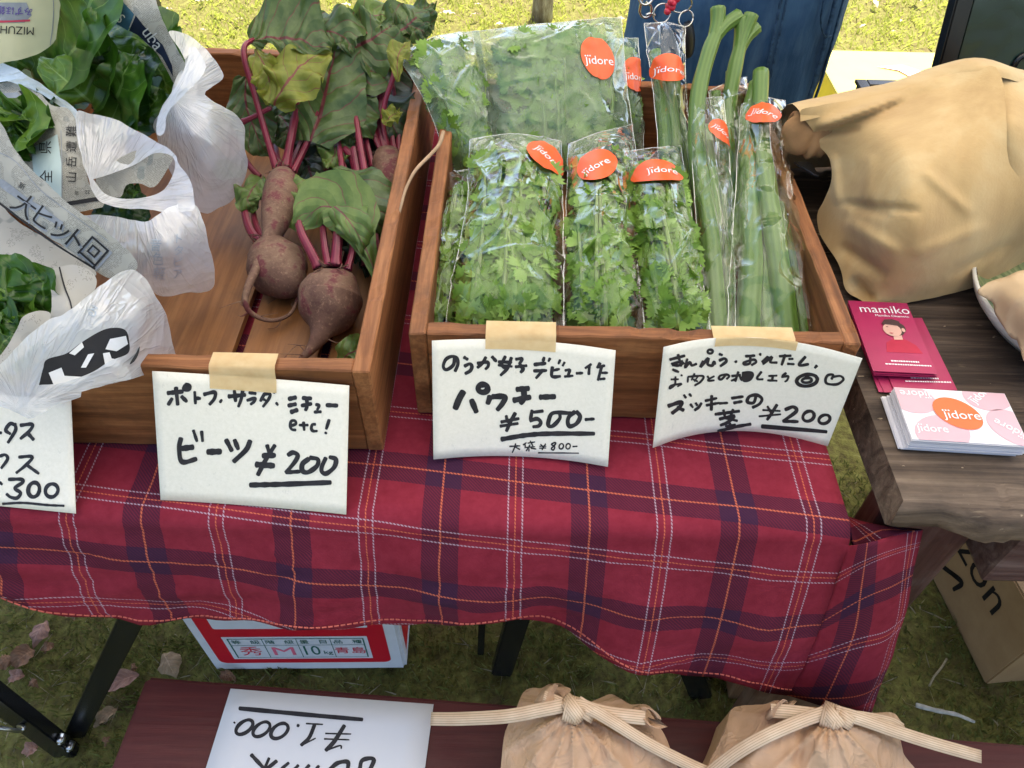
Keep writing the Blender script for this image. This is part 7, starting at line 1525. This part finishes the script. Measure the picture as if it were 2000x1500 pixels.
for lo, hi in (((cx0 - .003, cy0 - .003, cz), (cx0 + .010, cy1 + .003, cz + .004)), ((cx1 - .010, cy0 - .003, cz), (cx1 + .003, cy1 + .003, cz + .004)), ((cx0 + .0105, cy0 - .003, cz), (cx1 - .0105, cy0 + .010, cz + .004)), ((cx0 + .0105, cy1 - .010, cz), (cx1 - .0105, cy1 + .003, cz + .004))): mb.box(lo, hi, 0, .001)
mb.build('rim', M_chrome if False else M_caseb, case)
q0 = aty(1812, 165, .905); q1 = aty(1857, -10, .925); ld = (q1 - q0).normalized(); lx = Vector((1, 0, 0)); ln = lx.cross(ld).normalized()
ML = Matrix((lx, ln, ld)).transposed().to_4x4()
def lidbox(name, a, b, m, bev=.002):
    bm = bmesh.new(); bmesh.ops.create_cube(bm, size=1)
    for v in bm.verts: v.co = Vector([a[i] + (v.co[i] + .5) * (b[i] - a[i]) for i in range(3)])
    bmesh.ops.bevel(bm, geom=bm.edges[:], offset=bev, segments=2, affect='EDGES'); mb = MB(); mb.bm(bm, 0, Matrix.Translation(q0) @ ML); return mb.build(name, m, case)
lidbox('lid_frame', (0, -.004, -.03), (.020, .016, .30), M_caseb); lidbox('lid', (.0205, 0, -.03), (.42, .012, .30), M_case)
hq = aty(1985, 140, .903)
mb = MB(); tube(mb, cr_path([hq + Vector(v_) for v_ in ((.02, 0, .022), (-.006, -.004, .020), (-.010, -.006, 0), (-.008, -.004, -.020), (.02, 0, -.022))], 24), .0035, 10); mb.build('handle', M_caseb, case)
# yellow carton on the lawn
M_yel = plain('yellow_board', (.72, .52, .035), .55, .35, 0, .08, 20); M_yelsun = plain('sunlit_yellow_board', (.56, .46, .10), .6, .3, 0, .05, 20)  # second yellow is the lid, with the sun's washed-out look put into its colour
yb = thing('yellow_carton', 'bright yellow carton standing on the lawn between the denim and the dark case', 'carton', (1.1, 1.95, 0)); mb = MB(); mb.box((.80, 1.80, 0), (1.42, 2.08, .33), 0, .004); mb.build('carton_body', M_yel, yb)
mb = MB(); mb.box((.798, 1.798, .3315), (1.422, 2.082, .337), 0, .002); mb.build('lid', M_yelsun, yb)
mb = MB(); mb.add([(.86, 1.84, .333), (.80, 1.80, .333), (.78, 1.78, .20), (.83, 1.795, .16)], [[0, 1, 2, 3]], 0, None, False); mb.build('flap', M_yel, yb)
mb = MB(); a = atz(1755, 138, .339); mb.add([a + Vector(v_) for v_ in ((-.05, .02, 0), (.02, .03, .001), (.07, -.01, 0), (.02, -.035, .0005), (.0, 0, .001))], [[0, 1, 2, 3, 4]], 0, None, False); o = mb.build('pink_slip', plain('pink_paper', (.70, .42, .50), .7, .2)); tag(o, 'pale pink paper slip lying on the yellow carton', 'paper slip')
# blade, scale and tray between crate and bundle
kn = thing('kitchen_knife', 'pale pointed knife lying on the dark table beside the crate', 'knife', atz(1570, 310, BZ)); mb = MB(); zk = BZ + .012
bl = [atz(1526, 262, zk + .01), atz(1545, 272, zk + .01), atz(1578, 305, zk), atz(1600, 344, zk - .006), atz(1590, 342, zk - .006), atz(1560, 322, zk), atz(1530, 300, zk + .006)]
mb.add(bl + [p - Vector((0, 0, .002)) for p in bl], [list(range(7)), list(range(7, 14))[::-1]] + [[i, (i + 1) % 7, 7 + (i + 1) % 7, 7 + i] for i in range(7)], 0, None, False); mb.build('blade', plain('bright_blade', (.70, .72, .76), .25, .5, .8, .05), kn)
mb = MB(); tube(mb, cr_path([atz(1536, 270, zk + .01), atz(1518, 245, zk + .012), atz(1500, 215, zk + .012)], 10), .007, 10); mb.build('handle', M_fob, kn)
sc_ = thing('kitchen_scale', 'small grey kitchen scale with clear plate under the bundle', 'scale', atz(1590, 300, BZ)); M_sc = plain('scale_grey', (.34, .37, .34), .35, .5, 0, .06); M_scl = plain('scale_plate', (.60, .64, .66), .12, .6, .3, .06)
c = atz(1588, 296, BZ); mb = MB(); mb.box((c.x - .035, c.y, BZ + .001), (c.x + .05, c.y + .05, BZ + .022), 0, .004); mb.build('scale_body', M_sc, sc_)
mb = MB(); mb.box((c.x - .030, c.y + .005, BZ + .0225), (c.x + .045, c.y + .045, BZ + .027), 0, .002); mb.build('plate', M_scl, sc_); mb = MB(); mb.box((c.x - .026, c.y + .010, BZ + .0275), (c.x + .02, c.y + .035, BZ + .034), 0, .002); mb.build('tray', M_scl, sc_)

# ================================================================== FALLEN LEAVES AND TWIGS
def dead(name, lo, hi): return leafmat(name, lo, hi, tuple(c * 1.15 for c in hi), trans=.1, rough=.7, spec=.2, veins=8, vein_w=.06)
M_dk = dead('dead_leaf_brown', (.17, .085, .045), (.27, .15, .085)); M_dp = dead('dead_leaf_pink', (.28, .15, .11), (.40, .23, .17)); M_dt = dead('dead_leaf_tan', (.26, .17, .09), (.36, .25, .15))
LEAVES = [((133, 1186), (146, 1210), .010, M_dt, 'small tan leaf on the moss just below the cloth hem at the left'), ((92, 1212), (66, 1266), .016, M_dp, 'pinkish pointed leaf, topmost of the leaf cluster at the left edge'), ((68, 1270), (30, 1305), .018, M_dk, 'brown curled leaf in the middle of the leaf cluster at the left edge'), ((30, 1290), (-10, 1305), .012, M_dk, 'brown leaf cut by the left edge of the photo'),
          ((106, 1262), (88, 1276), .008, M_dk, 'small reddish brown leaf beside the leaf cluster'), ((320, 1275), (345, 1325), .020, M_dt, 'large oval tan leaf standing against the back edge of the bench'), ((272, 1318), (200, 1352), .015, M_dp, 'long pink leaf with clear veins next to the black leg'), ((268, 1305), (258, 1312), .008, M_dk, 'small dark leaf touching the long pink leaf'),
          ((230, 1384), (186, 1422), .010, M_dt, 'narrow tan leaf right of the bolted legs'), ((180, 1404), (166, 1422), .007, M_dp, 'small pink leaf behind the slanting black leg'), ((75, 1458), (52, 1478), .010, M_dp, 'pinkish leaf under the crossing black legs'), ((60, 1330), (76, 1345), .007, M_dk, 'tiny brown leaf between the leaf cluster and the black legs'),
          ((430, 1318), (462, 1330), .008, M_dk, 'brown leaf half under the fruit carton'), ((214, 1440), (206, 1458), .006, M_dk, 'thin brown leaf near the bench corner'), ((48, 1320), (20, 1330), .010, M_dp, 'pale pink leaf under the leaf cluster at the left edge')]
for i, (a, b, wd, m, lab) in enumerate(LEAVES):
    A = atz(*a, .022); B = atz(*b, .014); mb = MB(); V, F, U = leaf_mesh([A, A.lerp(B, .3) + Vector((0, 0, .008)), A.lerp(B, .7) + Vector((0, 0, .010)), B], [.0008, wd * .62, wd * .98, wd * .9, wd * .5, .0004], [.0008, wd * .62, wd * .98, wd * .9, wd * .5, .0004], up=(0, -.2, 1), curl=.45 * (-1) ** i, ruf=.002, seed=100 + i, nu=10, nv=26); mb.add(V, F, 0, U); mb.build('fallen_leaf', m, None)
    tag(bpy.context.scene.objects[-1] if False else COL.objects[len(COL.objects) - 1], lab, 'leaf', 'fallen leaves on the moss')
M_twig = plain('pale_twig', (.42, .40, .35), .8, .2, 0, .3, 90)
mb = MB(); tube(mb, cr_path([atz(1789, 1377, .016), atz(1830, 1388, .020), atz(1870, 1396, .018), atz(1903, 1410, .014)], 16), lambda t: .0042 * (1 - .4 * t), 8, jit=.3); tag(mb.build('twig', M_twig), 'pale grey twig on the moss in front of the shipping carton', 'twig')
mb = MB(); tube(mb, cr_path([atz(1849, 1287, .02), atz(1838, 1305, .024), atz(1824, 1322, .018), atz(1815, 1340, .012)], 14), .0018, 6); tag(mb.build('dry_stalk', M_straw), 'thin curved straw stalk on the moss left of the shipping carton', 'stalk')
# pale fallen leaves scattered over the lawn
rr = random.Random(12); M_lp = dead('lawn_leaf_pale', (.42, .32, .22), (.56, .44, .34)); M_lo = dead('lawn_leaf_brown', (.34, .17, .06), (.46, .26, .10))
pro = None
for i in range(70):
    px_, py_ = rr.uniform(315, 1860), rr.uniform(-30, 165) if i < 62 else rr.uniform(0, 60)
    if 820 < px_ < 1240 and py_ > 60: continue
    p = atz(px_, py_, .022)
    if p.y > 4: continue
    if pro is None:
        mb = MB(); V, F, U = leaf_mesh([Vector((-.028, 0, 0)), Vector((0, 0, .008)), Vector((.028, 0, .002))], [.002, .014, .001], [.002, .014, .001], up=(0, 0, 1), ruf=.003, seed=3, nu=6, nv=8); mb.add(V, F, 0, U); pro = mb.build('fallen_leaf', M_lp); o = pro
    else: o = pro.copy(); COL.objects.link(o)
    s_ = rr.uniform(.35, 1.1); o.location = p; o.rotation_euler = (rr.uniform(-.5, .5), rr.uniform(-.4, .4), rr.uniform(0, 6.28)); o.scale = (s_, s_ * rr.uniform(.6, 1), s_)
    tag(o, 'small pale fallen leaf on the sunlit lawn behind the stall', 'leaf', 'pale leaves on the lawn')
